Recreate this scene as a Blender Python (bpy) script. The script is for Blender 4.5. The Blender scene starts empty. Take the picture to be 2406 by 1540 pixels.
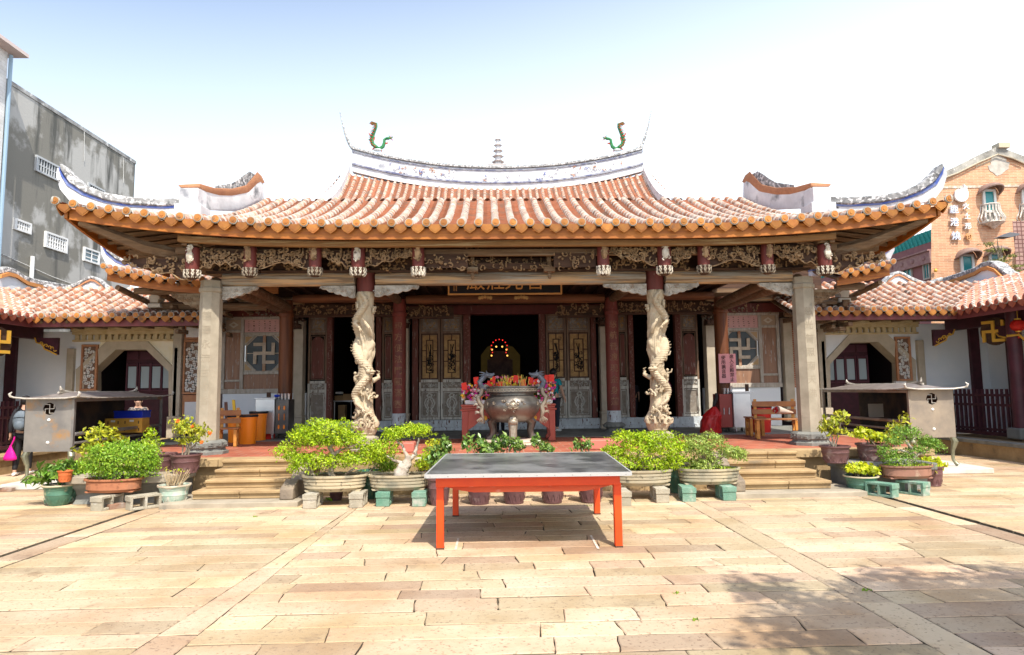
import bpy, math, random
import numpy as np
from mathutils import Vector, Matrix
R_ = math.radians
sc = bpy.context.scene
COL = sc.collection

# ------------------------------------------------------------------ camera, sky, sun, exposure
F, CX, CY, H = 1550.0, 1203.0, 770.0, 1.65
cam = bpy.data.cameras.new('camera'); cam.sensor_width = 36; cam.lens = F/2406*36
cam.clip_start = .05; cam.clip_end = 5000
camo = bpy.data.objects.new('camera', cam); COL.objects.link(camo)
RM = Matrix.Rotation(R_(-2.0), 4, 'Z') @ Matrix.Rotation(R_(90+5.34), 4, 'X') @ Matrix.Rotation(R_(-0.7), 4, 'Z')
camo.matrix_world = Matrix.Translation((0, 0, H)) @ RM
sc.camera = camo
SUN_EL, SUN_AZ = 54.5, 159.5
w = bpy.data.worlds.new('World'); sc.world = w; w.use_nodes = True
nt = w.node_tree; bg = nt.nodes['Background']
sky = nt.nodes.new('ShaderNodeTexSky'); sky.sky_type = 'NISHITA'; sky.sun_disc = False
sky.sun_elevation = R_(SUN_EL); sky.sun_rotation = R_(SUN_AZ); sky.dust_density = 2.5; sky.air_density = 1.0; sky.ozone_density = 2.0
# pale haze veiling the low sky: white towards the horizon, a little blue left high up
tcw = nt.nodes.new('ShaderNodeTexCoord'); dt = nt.nodes.new('ShaderNodeVectorMath'); dt.operation = 'DOT_PRODUCT'
dt.inputs[1].default_value = Vector((.15, .08, -.95)).normalized(); nt.links.new(tcw.outputs['Generated'], dt.inputs[0])
rw = nt.nodes.new('ShaderNodeMapRange'); rw.inputs[1].default_value = -.56; rw.inputs[2].default_value = -.06; rw.inputs[3].default_value = .0; rw.inputs[4].default_value = 1.
nt.links.new(dt.outputs['Value'], rw.inputs[0])
mw = nt.nodes.new('ShaderNodeMix'); mw.data_type = 'RGBA'; nt.links.new(rw.outputs[0], mw.inputs[0]); nt.links.new(sky.outputs[0], mw.inputs[6]); mw.inputs[7].default_value = (6.2, 6.8, 7.2, 1)
nt.links.new(mw.outputs[2], bg.inputs[0]); bg.inputs[1].default_value = .15
sl = bpy.data.lights.new('sun', 'SUN'); sl.energy = 3.4; sl.angle = R_(.5); sl.color = (1, .94, .84)
so = bpy.data.objects.new('sun', sl); COL.objects.link(so)
sv = Vector((math.sin(R_(SUN_AZ))*math.cos(R_(SUN_EL)), math.cos(R_(SUN_AZ))*math.cos(R_(SUN_EL)), math.sin(R_(SUN_EL))))
so.rotation_euler = (-sv).to_track_quat('-Z', 'Y').to_euler(); so.location = sv*30
sc.view_settings.view_transform = 'Standard'; sc.view_settings.look = 'None'
sc.view_settings.exposure = 0.82; sc.view_settings.gamma = 1; sc.view_settings.use_curve_mapping = False
sc.cycles.max_bounces = 7; sc.cycles.diffuse_bounces = 4; sc.cycles.transparent_max_bounces = 6

def ray(x, y): return RM.to_3x3() @ Vector(((x-CX)/F, -(y-CY)/F, -1))
def at(x, y, Y):
    d = ray(x, y); t = Y/d.y; return Vector((d.x*t, Y, H+d.z*t))
def gd(x, y, z=0):
    d = ray(x, y); t = (z-H)/d.z; return Vector((d.x*t, d.y*t, z))
def onX(x, y, X):
    d = ray(x, y); t = X/d.x; return Vector((X, d.y*t, H+d.z*t))
XC = .42
rnd = random.Random(7)

# ------------------------------------------------------------------ mesh builder
class MB:
    def __init__(s): s.v = []; s.f = []; s.m = []; s.a = []
    def add(s, vs, fs, mi=0, a=0.):
        o = len(s.v); s.v.extend([tuple(p) for p in vs])
        for f in fs: s.f.append(tuple(i+o for i in f)); s.m.append(mi); s.a.append(a)
        return s
    def box(s, c, d, rot=None, mi=0, a=0., taper=1.):
        x, y, z = [k/2 for k in d]; vs = []
        for sz in (-1, 1):
            t = taper if sz > 0 else 1.
            for sx, sy in ((-1,-1),(1,-1),(1,1),(-1,1)): vs.append(Vector((sx*x*t, sy*y*t, sz*z)))
        if rot is not None: vs = [rot @ p for p in vs]
        vs = [p+Vector(c) for p in vs]
        return s.add(vs, [(3,2,1,0),(4,5,6,7),(0,1,5,4),(1,2,6,5),(2,3,7,6),(3,0,4,7)], mi, a)
    def bb(s, x0, x1, y0, y1, z0, z1, mi=0, a=0.):
        return s.box(((x0+x1)/2, (y0+y1)/2, (z0+z1)/2), (abs(x1-x0), abs(y1-y0), abs(z1-z0)), None, mi, a)
    def lathe(s, prof, c=(0,0,0), seg=20, ell=(1,1), mi=0, cap=(True, True), ph=0., a=0.):
        n = len(prof); vs = []
        for r, z in prof:
            for k in range(seg):
                t = 2*math.pi*k/seg+ph; vs.append((c[0]+r*ell[0]*math.cos(t), c[1]+r*ell[1]*math.sin(t), c[2]+z))
        fs = []
        for i in range(n-1):
            for k in range(seg):
                k2 = (k+1) % seg; fs.append((i*seg+k, i*seg+k2, (i+1)*seg+k2, (i+1)*seg+k))
        if cap[0]: fs.append(tuple(range(seg))[::-1])
        if cap[1]: fs.append(tuple((n-1)*seg+k for k in range(seg)))
        return s.add(vs, fs, mi, a)
    def tube(s, pts, rad, seg=8, mi=0, a=0., flat=1.):
        pts = [Vector(p) for p in pts]; n = len(pts)
        if not hasattr(rad, '__len__'): rad = [rad]*n
        vs = []; up = Vector((.13, .21, 1)).normalized()
        prev = None
        for i, p in enumerate(pts):
            d = (pts[min(i+1, n-1)]-pts[max(i-1, 0)])
            d = d.normalized() if d.length > 1e-9 else Vector((0,0,1))
            if prev is None:
                q = up if abs(d.dot(up)) < .95 else Vector((1, 0, 0))
                e1 = d.cross(q).normalized()
            else: e1 = (prev-d*prev.dot(d)).normalized()
            prev = e1; e2 = d.cross(e1)
            for k in range(seg):
                t = 2*math.pi*k/seg; vs.append(p+(e1*math.cos(t)+e2*math.sin(t)*flat)*rad[i])
        fs = [(i*seg+k, i*seg+(k+1) % seg, (i+1)*seg+(k+1) % seg, (i+1)*seg+k) for i in range(n-1) for k in range(seg)]
        fs += [tuple(range(seg))[::-1], tuple((n-1)*seg+k for k in range(seg))]
        return s.add(vs, fs, mi, a)
    def prism(s, poly, off, mi=0, a=0.):
        n = len(poly); off = Vector(off); p = [Vector(q) for q in poly]
        vs = p+[q+off for q in p]
        return s.add(vs, [tuple(range(n)), tuple(range(2*n-1, n-1, -1))]+[(i, i+n, (i+1) % n+n, (i+1) % n) for i in range(n)], mi, a)
    def strip(s, top, bot, off, mi=0, a=0.):       # wall between two polylines, given thickness
        n = len(top); off = Vector(off); t = [Vector(q) for q in top]; b = [Vector(q) for q in bot]
        vs = t+b+[q+off for q in t]+[q+off for q in b]
        fs = []
        for i in range(n-1):
            fs += [(i, i+1, n+i+1, n+i), (2*n+i+1, 2*n+i, 3*n+i, 3*n+i+1), (i+1, i, 2*n+i, 2*n+i+1), (n+i, n+i+1, 3*n+i+1, 3*n+i)]
        fs += [(0, n, 3*n, 2*n), (n-1, 3*n-1, 4*n-1, 2*n-1)]
        return s.add(vs, fs, mi, a)
    def ball(s, c, r, seg=12, mi=0, a=0., jit=0., rg=rnd):
        if not hasattr(r, '__len__'): r = (r, r, r)
        rows = max(4, seg//2); vs = []; fs = []
        for i in range(rows+1):
            t = math.pi*i/rows
            for k in range(seg):
                u = 2*math.pi*k/seg; j = 1+rg.uniform(-jit, jit) if jit else 1
                vs.append((c[0]+r[0]*math.sin(t)*math.cos(u)*j, c[1]+r[1]*math.sin(t)*math.sin(u)*j, c[2]-r[2]*math.cos(t)*j))
        for i in range(rows):
            for k in range(seg): fs.append((i*seg+k, i*seg+(k+1) % seg, (i+1)*seg+(k+1) % seg, (i+1)*seg+k))
        return s.add(vs, fs, mi, a)
    def grid(s, fn, nu, nv, mi=0, a=0.):
        vs = [fn(i/nu, j/nv) for j in range(nv+1) for i in range(nu+1)]
        return s.add(vs, [(j*(nu+1)+i, j*(nu+1)+i+1, (j+1)*(nu+1)+i+1, (j+1)*(nu+1)+i) for j in range(nv) for i in range(nu)], mi, a)
    def mirror(s, xc=XC):
        s.v = [(2*xc-p[0], p[1], p[2]) for p in s.v]; s.f = [f[::-1] for f in s.f]; return s
    def rot(s, ang, c=(0, 0)):
        ca, sa = math.cos(ang), math.sin(ang)
        s.v = [(c[0]+(p[0]-c[0])*ca-(p[1]-c[1])*sa, c[1]+(p[0]-c[0])*sa+(p[1]-c[1])*ca, p[2]) for p in s.v]; return s
    def join(s, o): return s.add_raw(o.v, o.f, o.m, o.a)
    def add_raw(s, v, f, m, a):
        k = len(s.v); s.v += list(v); s.f += [tuple(i+k for i in q) for q in f]; s.m += m; s.a += a; return s
    def copy(s):
        o = MB(); o.v = list(s.v); o.f = list(s.f); o.m = list(s.m); o.a = list(s.a); return o
    def build(s, name, mats, parent=None, smooth=35, bevel=0, label=None):
        me = bpy.data.meshes.new(name)
        off = wloc(parent)
        v = [(p[0]-off[0], p[1]-off[1], p[2]-off[2]) for p in s.v] if parent else s.v
        me.from_pydata(v, [], s.f)
        if not isinstance(mats, (list, tuple)): mats = [mats]
        for m in mats: me.materials.append(m)
        me.polygons.foreach_set('material_index', s.m)
        at_ = me.attributes.new('rnd', 'FLOAT', 'FACE'); at_.data.foreach_set('value', s.a)
        if smooth:
            me.polygons.foreach_set('use_smooth', [True]*len(s.f)); me.update(); me.set_sharp_from_angle(angle=R_(smooth))
        me.update()
        o = bpy.data.objects.new(name, me); COL.objects.link(o); o.parent = parent
        if bevel:
            b = o.modifiers.new('bevel', 'BEVEL'); b.width = bevel; b.segments = 2; b.limit_method = 'ANGLE'; b.angle_limit = R_(40)
        if label: o['label'] = label
        return o
def wloc(o):
    p = Vector((0, 0, 0))
    while o is not None: p += Vector(o.location); o = o.parent
    return p
def tag(o, label, cat, group=None):
    o['label'] = label; o['category'] = cat
    if group: o['group'] = group
    return o
def thing(name, label, cat, loc=(0,0,0), group=None):
    o = bpy.data.objects.new(name, None); COL.objects.link(o); o.location = loc; o.empty_display_size = .1
    return tag(o, label, cat, group)
def kind(o, k): o['kind'] = k; return o
def copy_tree(o, parent=None, loc=None, label=None, group=None, rz=None):
    c = o.copy(); COL.objects.link(c); c.parent = parent
    for ch in list(o.children): copy_tree(ch, c)
    if loc is not None: c.location = loc
    if label: c['label'] = label
    if group: c['group'] = group
    if rz is not None: c.rotation_euler.z = rz
    return c

# ------------------------------------------------------------------ materials
def ins(n, k, v):
    n.inputs[k].default_value = v
def M(name, c1, c2=None, scale=4., lo=.38, hi=.62, rough=.8, metal=0., bump=0., bscale=None, stretch=(1,1,1),
      c3=None, s3=None, lo3=.55, hi3=.62, st3=None, att=0., spec=.35, trans=0., emit=None, detail=8, sat=0., bdist=.02, c4=None, s4=50, lo4=.6, hi4=.7, st4=(1,1,1)):
    m = bpy.data.materials.new(name); m.use_nodes = True; t = m.node_tree; L = t.links.new
    b = t.nodes['Principled BSDF']; N = t.nodes.new
    ins(b, 'Roughness', rough); ins(b, 'Metallic', metal); ins(b, 'Specular IOR Level', spec)
    tc = N('ShaderNodeTexCoord'); oi = N('ShaderNodeObjectInfo')
    mul = N('ShaderNodeVectorMath'); mul.operation = 'SCALE'; L(oi.outputs['Random'], mul.inputs[3]); mul.inputs[0].default_value = (17.3, 9.1, 5.7)
    ad = N('ShaderNodeVectorMath'); ad.operation = 'ADD'; L(tc.outputs['Object'], ad.inputs[0]); L(mul.outputs[0], ad.inputs[1])
    def noise(sc_, st, det=detail):
        mp = N('ShaderNodeMapping'); L(ad.outputs[0], mp.inputs[0]); mp.inputs['Scale'].default_value = st
        n = N('ShaderNodeTexNoise'); ins(n, 'Scale', sc_); ins(n, 'Detail', det); ins(n, 'Roughness', .6); L(mp.outputs[0], n.inputs[0]); return n.outputs[0]
    def rng(x, a, b_):
        r = N('ShaderNodeMapRange'); ins(r, 1, a); ins(r, 2, b_); L(x, r.inputs[0]); return r.outputs[0]
    def mix(f, a, b_, mode='MIX'):
        x = N('ShaderNodeMix'); x.data_type = 'RGBA'; x.blend_type = mode
        if isinstance(f, float): x.inputs[0].default_value = f
        else: L(f, x.inputs[0])
        for k, c in ((6, a), (7, b_)):
            if isinstance(c, tuple): x.inputs[k].default_value = (*c, 1)
            else: L(c, x.inputs[k])
        return x.outputs[2]
    col = c1
    if c2: col = mix(rng(noise(scale, stretch), lo, hi), c1, c2)
    if c3: col = mix(rng(noise(s3 or scale*.6, st3 or stretch), lo3, hi3), col, c3)
    if c4: col = mix(rng(noise(s4, st4, 3), lo4, hi4), col, c4)
    if att or sat:
        an = N('ShaderNodeAttribute'); an.attribute_name = 'rnd'
        hs = N('ShaderNodeHueSaturation')
        if isinstance(col, tuple): ins(hs, 'Color', (*col, 1))
        else: L(col, hs.inputs['Color'])
        r1 = N('ShaderNodeMapRange'); ins(r1, 1, 0); ins(r1, 2, 1); ins(r1, 3, 1-att); ins(r1, 4, 1+att); L(an.outputs['Fac'], r1.inputs[0]); L(r1.outputs[0], hs.inputs['Value'])
        if sat:
            m7 = N('ShaderNodeMath'); m7.operation = 'MULTIPLY'; ins(m7, 1, 7.31); L(an.outputs['Fac'], m7.inputs[0])
            fr = N('ShaderNodeMath'); fr.operation = 'FRACT'; L(m7.outputs[0], fr.inputs[0])
            r2 = N('ShaderNodeMapRange'); ins(r2, 3, .5-sat); ins(r2, 4, .5+sat); L(fr.outputs[0], r2.inputs[0]); L(r2.outputs[0], hs.inputs['Hue'])
        col = hs.outputs[0]
    if isinstance(col, tuple): ins(b, 'Base Color', (*col, 1))
    else: L(col, b.inputs['Base Color'])
    if bump:
        bn = N('ShaderNodeBump'); ins(bn, 'Strength', bump); ins(bn, 'Distance', bdist); L(noise(bscale or scale*4, stretch, 5), bn.inputs['Height']); L(bn.outputs[0], b.inputs['Normal'])
    if emit:
        ins(b, 'Emission Color', (*emit[0], 1)); ins(b, 'Emission Strength', emit[1])
    if trans:
        tr = N('ShaderNodeBsdfTranslucent'); ms = N('ShaderNodeMixShader'); ins(ms, 0, trans)
        if isinstance(col, tuple): ins(tr, 0, (*col, 1))
        else: L(col, tr.inputs[0])
        L(b.outputs[0], ms.inputs[1]); L(tr.outputs[0], ms.inputs[2]); L(ms.outputs[0], t.nodes['Material Output'].inputs[0])
    m['_'] = 1
    return m
def brickmat(name, c1, c2, mortar, bw=.24, bh=.065, axes='xz', ms=.008, off=.5, bump=.4):
    m = M(name, c1, rough=.9); t = m.node_tree; L = t.links.new; N = t.nodes.new; b = t.nodes['Principled BSDF']
    tc = N('ShaderNodeTexCoord'); sp = N('ShaderNodeSeparateXYZ'); cb = N('ShaderNodeCombineXYZ')
    L(tc.outputs['Object'], sp.inputs[0]); L(sp.outputs['XYZ'.index(axes[0].upper())], cb.inputs[0]); L(sp.outputs['XYZ'.index(axes[1].upper())], cb.inputs[1])
    br = N('ShaderNodeTexBrick'); L(cb.outputs[0], br.inputs[0]); ins(br, 'Scale', 1.); ins(br, 'Brick Width', bw); ins(br, 'Row Height', bh); ins(br, 'Mortar Size', ms); br.offset = off
    ins(br, 'Color1', (*c1, 1)); ins(br, 'Color2', (*c2, 1)); ins(br, 'Mortar', (*mortar, 1)); ins(br, 'Bias', 0.)
    n = N('ShaderNodeTexNoise'); ins(n, 'Scale', 2.5); ins(n, 'Detail', 6); L(tc.outputs['Object'], n.inputs[0])
    mx = N('ShaderNodeMix'); mx.data_type = 'RGBA'; mx.blend_type = 'MULTIPLY'; ins(mx, 0, .5); L(br.outputs[0], mx.inputs[6])
    r = N('ShaderNodeMapRange'); ins(r, 1, .3); ins(r, 2, .7); ins(r, 3, .6); ins(r, 4, 1.2); L(n.outputs[0], r.inputs[0]); L(r.outputs[0], mx.inputs[7])
    L(mx.outputs[2], b.inputs['Base Color'])
    bn = N('ShaderNodeBump'); bn.invert = True; ins(bn, 'Strength', bump); ins(bn, 'Distance', .01); L(br.outputs['Fac'], bn.inputs['Height']); L(bn.outputs[0], b.inputs['Normal'])
    return m

granite = M('granite', (.40,.27,.15), (.51,.395,.26), 1.1, .35, .6, .85, bump=.7, bscale=38, c3=(.27,.18,.11), s3=2.6, lo3=.60, hi3=.78, att=.30, sat=.012, bdist=.010, c4=(.27,.19,.12), s4=34, lo4=.58, hi4=.68)
joint = M('joint', (.10,.08,.055), (.18,.145,.10), 9, rough=1)
stone = M('stone', (.40,.345,.26), (.29,.25,.185), 3, .35, .65, .9, bump=.5, bscale=30, c3=(.16,.15,.12), s3=2, lo3=.62, hi3=.75, bdist=.006)
stone_warm = M('stone_warm', (.44,.31,.16), (.30,.20,.10), 3, .35, .65, .9, bump=.5, bscale=30, c3=(.16,.13,.09), s3=3, lo3=.60, hi3=.74, bdist=.008)
dragon_stone = M('dragon_stone', (.52,.43,.30), (.40,.32,.21), 6, .35, .65, .85, bump=.4, bscale=25, c3=(.34,.29,.22), s3=9, lo3=.6, hi3=.75, bdist=.005)
gray_stone = M('gray_stone', (.24,.24,.21), (.16,.16,.145), 3, rough=.9, bump=.5, bscale=30, bdist=.006)
red_floor = brickmat('red_floor', (.42,.13,.07), (.33,.09,.05), (.36,.22,.15), .32, .32, 'xy', .009, .5, .2)
ter = M('terracotta_tile', (.34,.14,.07), (.43,.22,.13), 5, .35, .65, .8, bump=.3, bscale=30, c3=(.54,.45,.37), s3=3.2, lo3=.46, hi3=.66, att=.34, c4=(.09,.065,.05), s4=2.6, lo4=.60, hi4=.70)
mortar = M('roof_mortar', (.60,.54,.47), (.38,.33,.28), 9, rough=.9, c3=(.15,.14,.14), s3=7, lo3=.66, hi3=.74)
pan = M('pan_tile', (.22,.07,.03), (.32,.13,.07), 6, .3, .7, .85, bump=.5, bscale=22, c3=(.16,.11,.08), s3=2.5, lo3=.52, hi3=.7, att=.25)
eave_tile = M('eave_tile', (.45,.19,.04), (.38,.14,.035), 8, rough=.7, att=.28, c4=(.20,.10,.05), s4=6, lo4=.62, hi4=.72, bump=.6, bscale=60, bdist=.006)
eave_rim = M('tile_rim', (.42,.40,.34), (.30,.27,.22), 20, rough=.8)
eave_tile_red = M('red_eave_tile', (.45,.13,.07), (.38,.10,.06), 8, rough=.7, att=.1)
fascia_m = M('orange_fascia', (.42,.145,.02), (.30,.09,.015), 3, stretch=(.3,1,6), rough=.55, c3=(.28,.10,.04), s3=4, lo3=.58, hi3=.72)
old_wood = M('old_wood', (.23,.14,.075), (.11,.065,.035), 4, .3, .7, .85, stretch=(.35,3,6), bump=.6, bscale=12, c3=(.26,.20,.13), s3=2.5, lo3=.52, hi3=.68, bdist=.01)
pale_wood = M('pale_wood', (.50,.33,.18), (.20,.14,.09), 2.2, .44, .54, .85, stretch=(.3,4,7), bump=.7, bscale=10, c3=(.30,.27,.22), s3=3, lo3=.5, hi3=.60, bdist=.01)
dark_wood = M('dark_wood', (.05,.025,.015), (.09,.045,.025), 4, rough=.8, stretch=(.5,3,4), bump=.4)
lac_red = M('lacquer_red', (.15,.03,.022), (.11,.024,.018), 3, rough=.6, stretch=(2,2,.4), c3=(.24,.13,.10), s3=6, lo3=.64, hi3=.70, bump=.2)
worn_red = M('worn_red', (.18,.055,.04), (.13,.045,.03), 3, rough=.7, stretch=(4,4,.5), c3=(.30,.24,.20), s3=7, lo3=.60, hi3=.66, bump=.4)
col_red = M('column_red', (.24,.055,.04), (.17,.045,.035), 2, rough=.45, stretch=(2,2,.5), c3=(.26,.16,.13), s3=5, lo3=.64, hi3=.72, bump=.15)
door_brown = M('door_brown', (.26,.165,.105), (.16,.10,.065), 4, rough=.75, stretch=(4,4,.5), c3=(.24,.19,.14), s3=6, lo3=.58, hi3=.66, bump=.4)
worn_gray = M('worn_gray', (.66,.64,.57), (.46,.43,.37), 4, rough=.85, stretch=(4,4,.5), c3=(.13,.08,.06), s3=7, lo3=.58, hi3=.63, bump=.4)
worn_blue = M('worn_blue', (.60,.65,.67), (.46,.49,.50), 4, rough=.85, stretch=(3,3,1), c3=(.13,.06,.045), s3=6, lo3=.59, hi3=.63, bump=.4)
brown_wood = M('brown_column', (.20,.07,.025), (.10,.035,.016), 2, rough=.5, stretch=(6,6,.3), bump=.2)
gold_brown = M('gold_panel', (.52,.31,.11), (.34,.19,.07), 8, rough=.6, c3=(.08,.05,.03), s3=6, lo3=.6, hi3=.68)
carved = M('carved_wood', (.36,.23,.12), (.18,.11,.055), 9, rough=.85, c3=(.42,.31,.18), s3=12, lo3=.56, hi3=.7, bump=.8, bscale=30, bdist=.01)
carved_pale = M('carved_pale', (.62,.56,.46), (.38,.33,.25), 9, rough=.85, bump=.9, bscale=26, c3=(.14,.11,.08), s3=14, lo3=.6, hi3=.68, bdist=.012)
carved_white = M('carved_bracket', (.50,.46,.40), (.34,.30,.25), 6, rough=.85, bump=1., bscale=18, c3=(.28,.20,.14), s3=9, lo3=.58, hi3=.68, bdist=.02)
plaster = M('white_plaster', (.80,.80,.80), (.74,.74,.74), 2, rough=.9)
dirty_plaster = M('weathered_plaster', (.80,.80,.80), (.66,.66,.66), 2.5, rough=.9, c3=(.16,.17,.18), s3=2.2, lo3=.56, hi3=.72, bump=.3)
ridge_white = M('ridge_white', (.74,.74,.74), (.56,.56,.57), 3, rough=.85, c3=(.26,.27,.29), s3=2.8, lo3=.57, hi3=.70, c4=(.10,.10,.10), s4=7, lo4=.66, hi4=.72)
cap_gray = M('ridge_cap', (.38,.38,.37), (.13,.13,.13), 6, .35, .62, rough=.9, c3=(.72,.71,.69), s3=14, lo3=.5, hi3=.6, bump=.4)
blue_line = M('blue_paint', (.07,.12,.40), (.22,.26,.42), 8, rough=.8)
blue_plaster = M('bluish_plaster', (.72,.76,.79), (.78,.80,.82), 1.5, rough=.9, bump=.1)
cream = M('cream_plaster', (.80,.70,.45), (.84,.78,.63), 2.2, rough=.9, c3=(.55,.42,.22), s3=2.5, lo3=.56, hi3=.75, bump=.3)
arch_stone = M('arch_stone', (.50,.43,.33), (.42,.36,.27), 4, rough=.9, bump=.4, bscale=40, bdist=.005)
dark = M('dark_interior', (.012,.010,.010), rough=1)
purple_wood = M('purple_wood', (.075,.018,.028), (.05,.014,.02), 5, rough=.55)
glass = M('frosted_glass', (.38,.46,.50), rough=.35)
terra_frame = M('terracotta_frame', (.50,.24,.12), (.42,.19,.10), 8, rough=.85, bump=.4)
brick_red = brickmat('small_red_brick', (.34,.10,.05), (.42,.15,.08), (.5,.38,.28), .2, .05)
black = M('black', (.015,.015,.017), rough=.6)
white = M('white_paint', (.78,.78,.76), rough=.6)
orange_pl = M('orange_plastic', (.95,.26,.01), rough=.4, spec=.5)
red_pl = M('red_plastic', (.62,.03,.02), rough=.35, spec=.5)
red_bagm = M('red_bag', (.55,.02,.02), (.38,.01,.01), 6, rough=.3, bump=1., bscale=7, bdist=.03)
steel = M('steel', (.60,.61,.62), (.50,.51,.53), 3, rough=.32, metal=.8, bump=.05)
darksteel = M('dark_steel', (.10,.10,.10), (.17,.15,.13), 4, rough=.4, metal=.6)
gold = M('gold', (.75,.42,.06), rough=.4, metal=.3)
yellow_wood = M('orange_wood', (.62,.30,.07), (.48,.20,.04), 4, rough=.5, stretch=(.5,3,3))
# ------------------------------------------------------------------ ground
g = MB(); g.add([(-60,-12,-.03),(60,-12,-.03),(60,90,-.03),(-60,90,-.03)], [(0,1,2,3)])
kind(g.build('ground', joint, smooth=0), 'structure')
def line(p, q):
    a, b = gd(*p), gd(*q); return lambda Y: a.x+(b.x-a.x)*(Y-a.y)/(b.y-a.y)
s1L, s1R = line((300.6,1538.6),(761,1238)), line((406,1538.6),(821,1208))
s2L, s2R = line((2222.5,1538.6),(1681.5,1223)), line((2337.8,1538.6),(1751.6,1233))
dL, dR = line((0,1308),(360.7,1188)), line((2406,1258),(2062,1163))
rp = random.Random(3)
def slab(mb, x0a, x0b, x1a, x1b, y0, y1, zt=0., tilt=0.):
    # quad with wobbly outline: left edge x0a(at y0) x0b(at y1)
    g_ = .004; gy = .006; n = max(3, int((x1a-x0a)/.16)); top = []
    def wob(): return rp.gauss(0, .0035)
    for i in range(n+1): top.append((x0a+g_+(x1a-x0a-2*g_)*i/n+wob(), y0+gy+wob()))
    for i in range(1, 3): top.append((x1a+(x1b-x1a)*i/3-g_+wob(), y0+(y1-y0)*i/3+wob()))
    for i in range(n+1): top.append((x1b-g_-(x1b-x0b-2*g_)*i/n+wob(), y1-gy+wob()))
    for i in range(1, 3): top.append((x0b+(x0a-x0b)*i/3+g_+wob(), y1+(y0-y1)*i/3+wob()))
    m = len(top); cx = sum(p[0] for p in top)/m; cy = sum(p[1] for p in top)/m
    dz = rp.uniform(-.003, .003)+zt; e = .007
    inn = [(p[0]+math.copysign(min(e, abs(cx-p[0])), cx-p[0]), p[1]+math.copysign(e, cy-p[1]), dz) for p in top]
    vs = inn+[(p[0], p[1], dz-.006) for p in top]+[(p[0], p[1], -.03) for p in top]
    fs = [tuple(range(m))]+[(i+m, (i+1) % m+m, (i+1) % m, i) for i in range(m)]+[(i+2*m, (i+1) % m+2*m, (i+1) % m+m, i+m) for i in range(m)]
    mb.add(vs, fs[:1+m], 0, (ra_ := min(1, max(0, rp.gauss(.5, .25))))); mb.add(vs, fs[1+m:], 1, ra_)
pv = MB()
def zone(fa, fb, y0, y1, lo, hi, rowh=.27, zt=0.):
    y = y0
    while y < y1:
        h = rowh*rp.uniform(.85, 1.18); ya, yb = y, min(y+h, y1)
        A, B = fa((ya+yb)/2), fb((ya+yb)/2); x = A-rp.uniform(0, .01)
        x = A; first = True
        while x < B-.02:
            l = rp.uniform(lo, hi)
            if first: l *= rp.uniform(.4, 1); 
            xe = x+l
            if B-xe < .35: xe = B
            sk = rp.gauss(0, .014)
            x0a = fa(ya) if first else px0; x0b = fa(yb) if first else px1
            if xe >= B: x1a, x1b = fb(ya), fb(yb)
            else: x1a, x1b = xe-sk, xe+sk
            slab(pv, x0a, x0b, x1a, x1b, ya, yb, zt); px0, px1 = x1a, x1b
            x = xe; first = False
        y += h
def off(f, d): return lambda Y: f(Y)+d
zone(lambda Y: -17, off(dL, -.05), 2, 15.2, 1.2, 2.6)
zone(off(dL, .03), off(dL, .33), 2, 10.4, .3, .31, 1.3)
zone(off(dL, .35), s1L, 2, 10.2, .7, 2.1)
zone(s1L, s1R, 2, 10.2, .3, .31, 1.5)
zone(s1R, s2L, 1.5, 10.2, .4, 1.5)
zone(s2L, s2R, 2, 10.2, .3, .31, 1.5)
zone(s2R, off(dR, -.36), 2, 10.2, .6, 1.9)
zone(off(dR, -.34), off(dR, -.05), 2, 10.4, .3, .31, 1.3)
zone(off(dR, .06), lambda Y: 18, 2, 15.2, 1.2, 2.6)
for x0, x1 in ((-4.6, 5.4),):
    zone(lambda Y: -6.2, lambda Y: 7.2, 10.2, 11.2, .6, 1.6)
kind(pv.build('paving', [granite, joint], smooth=0), 'structure')
# painted marks under the table
mk = MB()
for (a, b) in (((1077,1265),(1070,1292)), ((1388,1258),(1406,1290))):
    p, q = gd(*a, .006), gd(*b, .006); d = Vector((.012, 0, 0)); mk.add([p-d, p+d, q+d, q-d], [(0,1,2,3)])
kind(mk.build('painted_marking', M('chalk_paint', (.75,.70,.62), (.5,.4,.28), 30, rough=.9), smooth=0), 'structure')
# small moss tufts in the joints
leaf_g = M('moss', (.10,.20,.02), (.20,.30,.03), 20, rough=.9)
ms = MB()
for (x, y) in ((1633,1458),(1385,1190),(1590,1395),(2036,1388),(600,1215)):
    c = gd(x, y)
    for k in range(9):
        d = Vector((rp.gauss(0,.02), rp.gauss(0,.012), 0)); t = rp.uniform(0, 6.28); h = rp.uniform(.008,.02)
        p = c+d; e = Vector((math.cos(t), math.sin(t), 0))*.008
        ms.add([p-e, p+e, p+e*.6+Vector((0,0,h)), p-e*.6+Vector((0,0,h*1.1))], [(0,1,2,3)])
kind(ms.build('moss', leaf_g, smooth=0), 'stuff')

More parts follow.
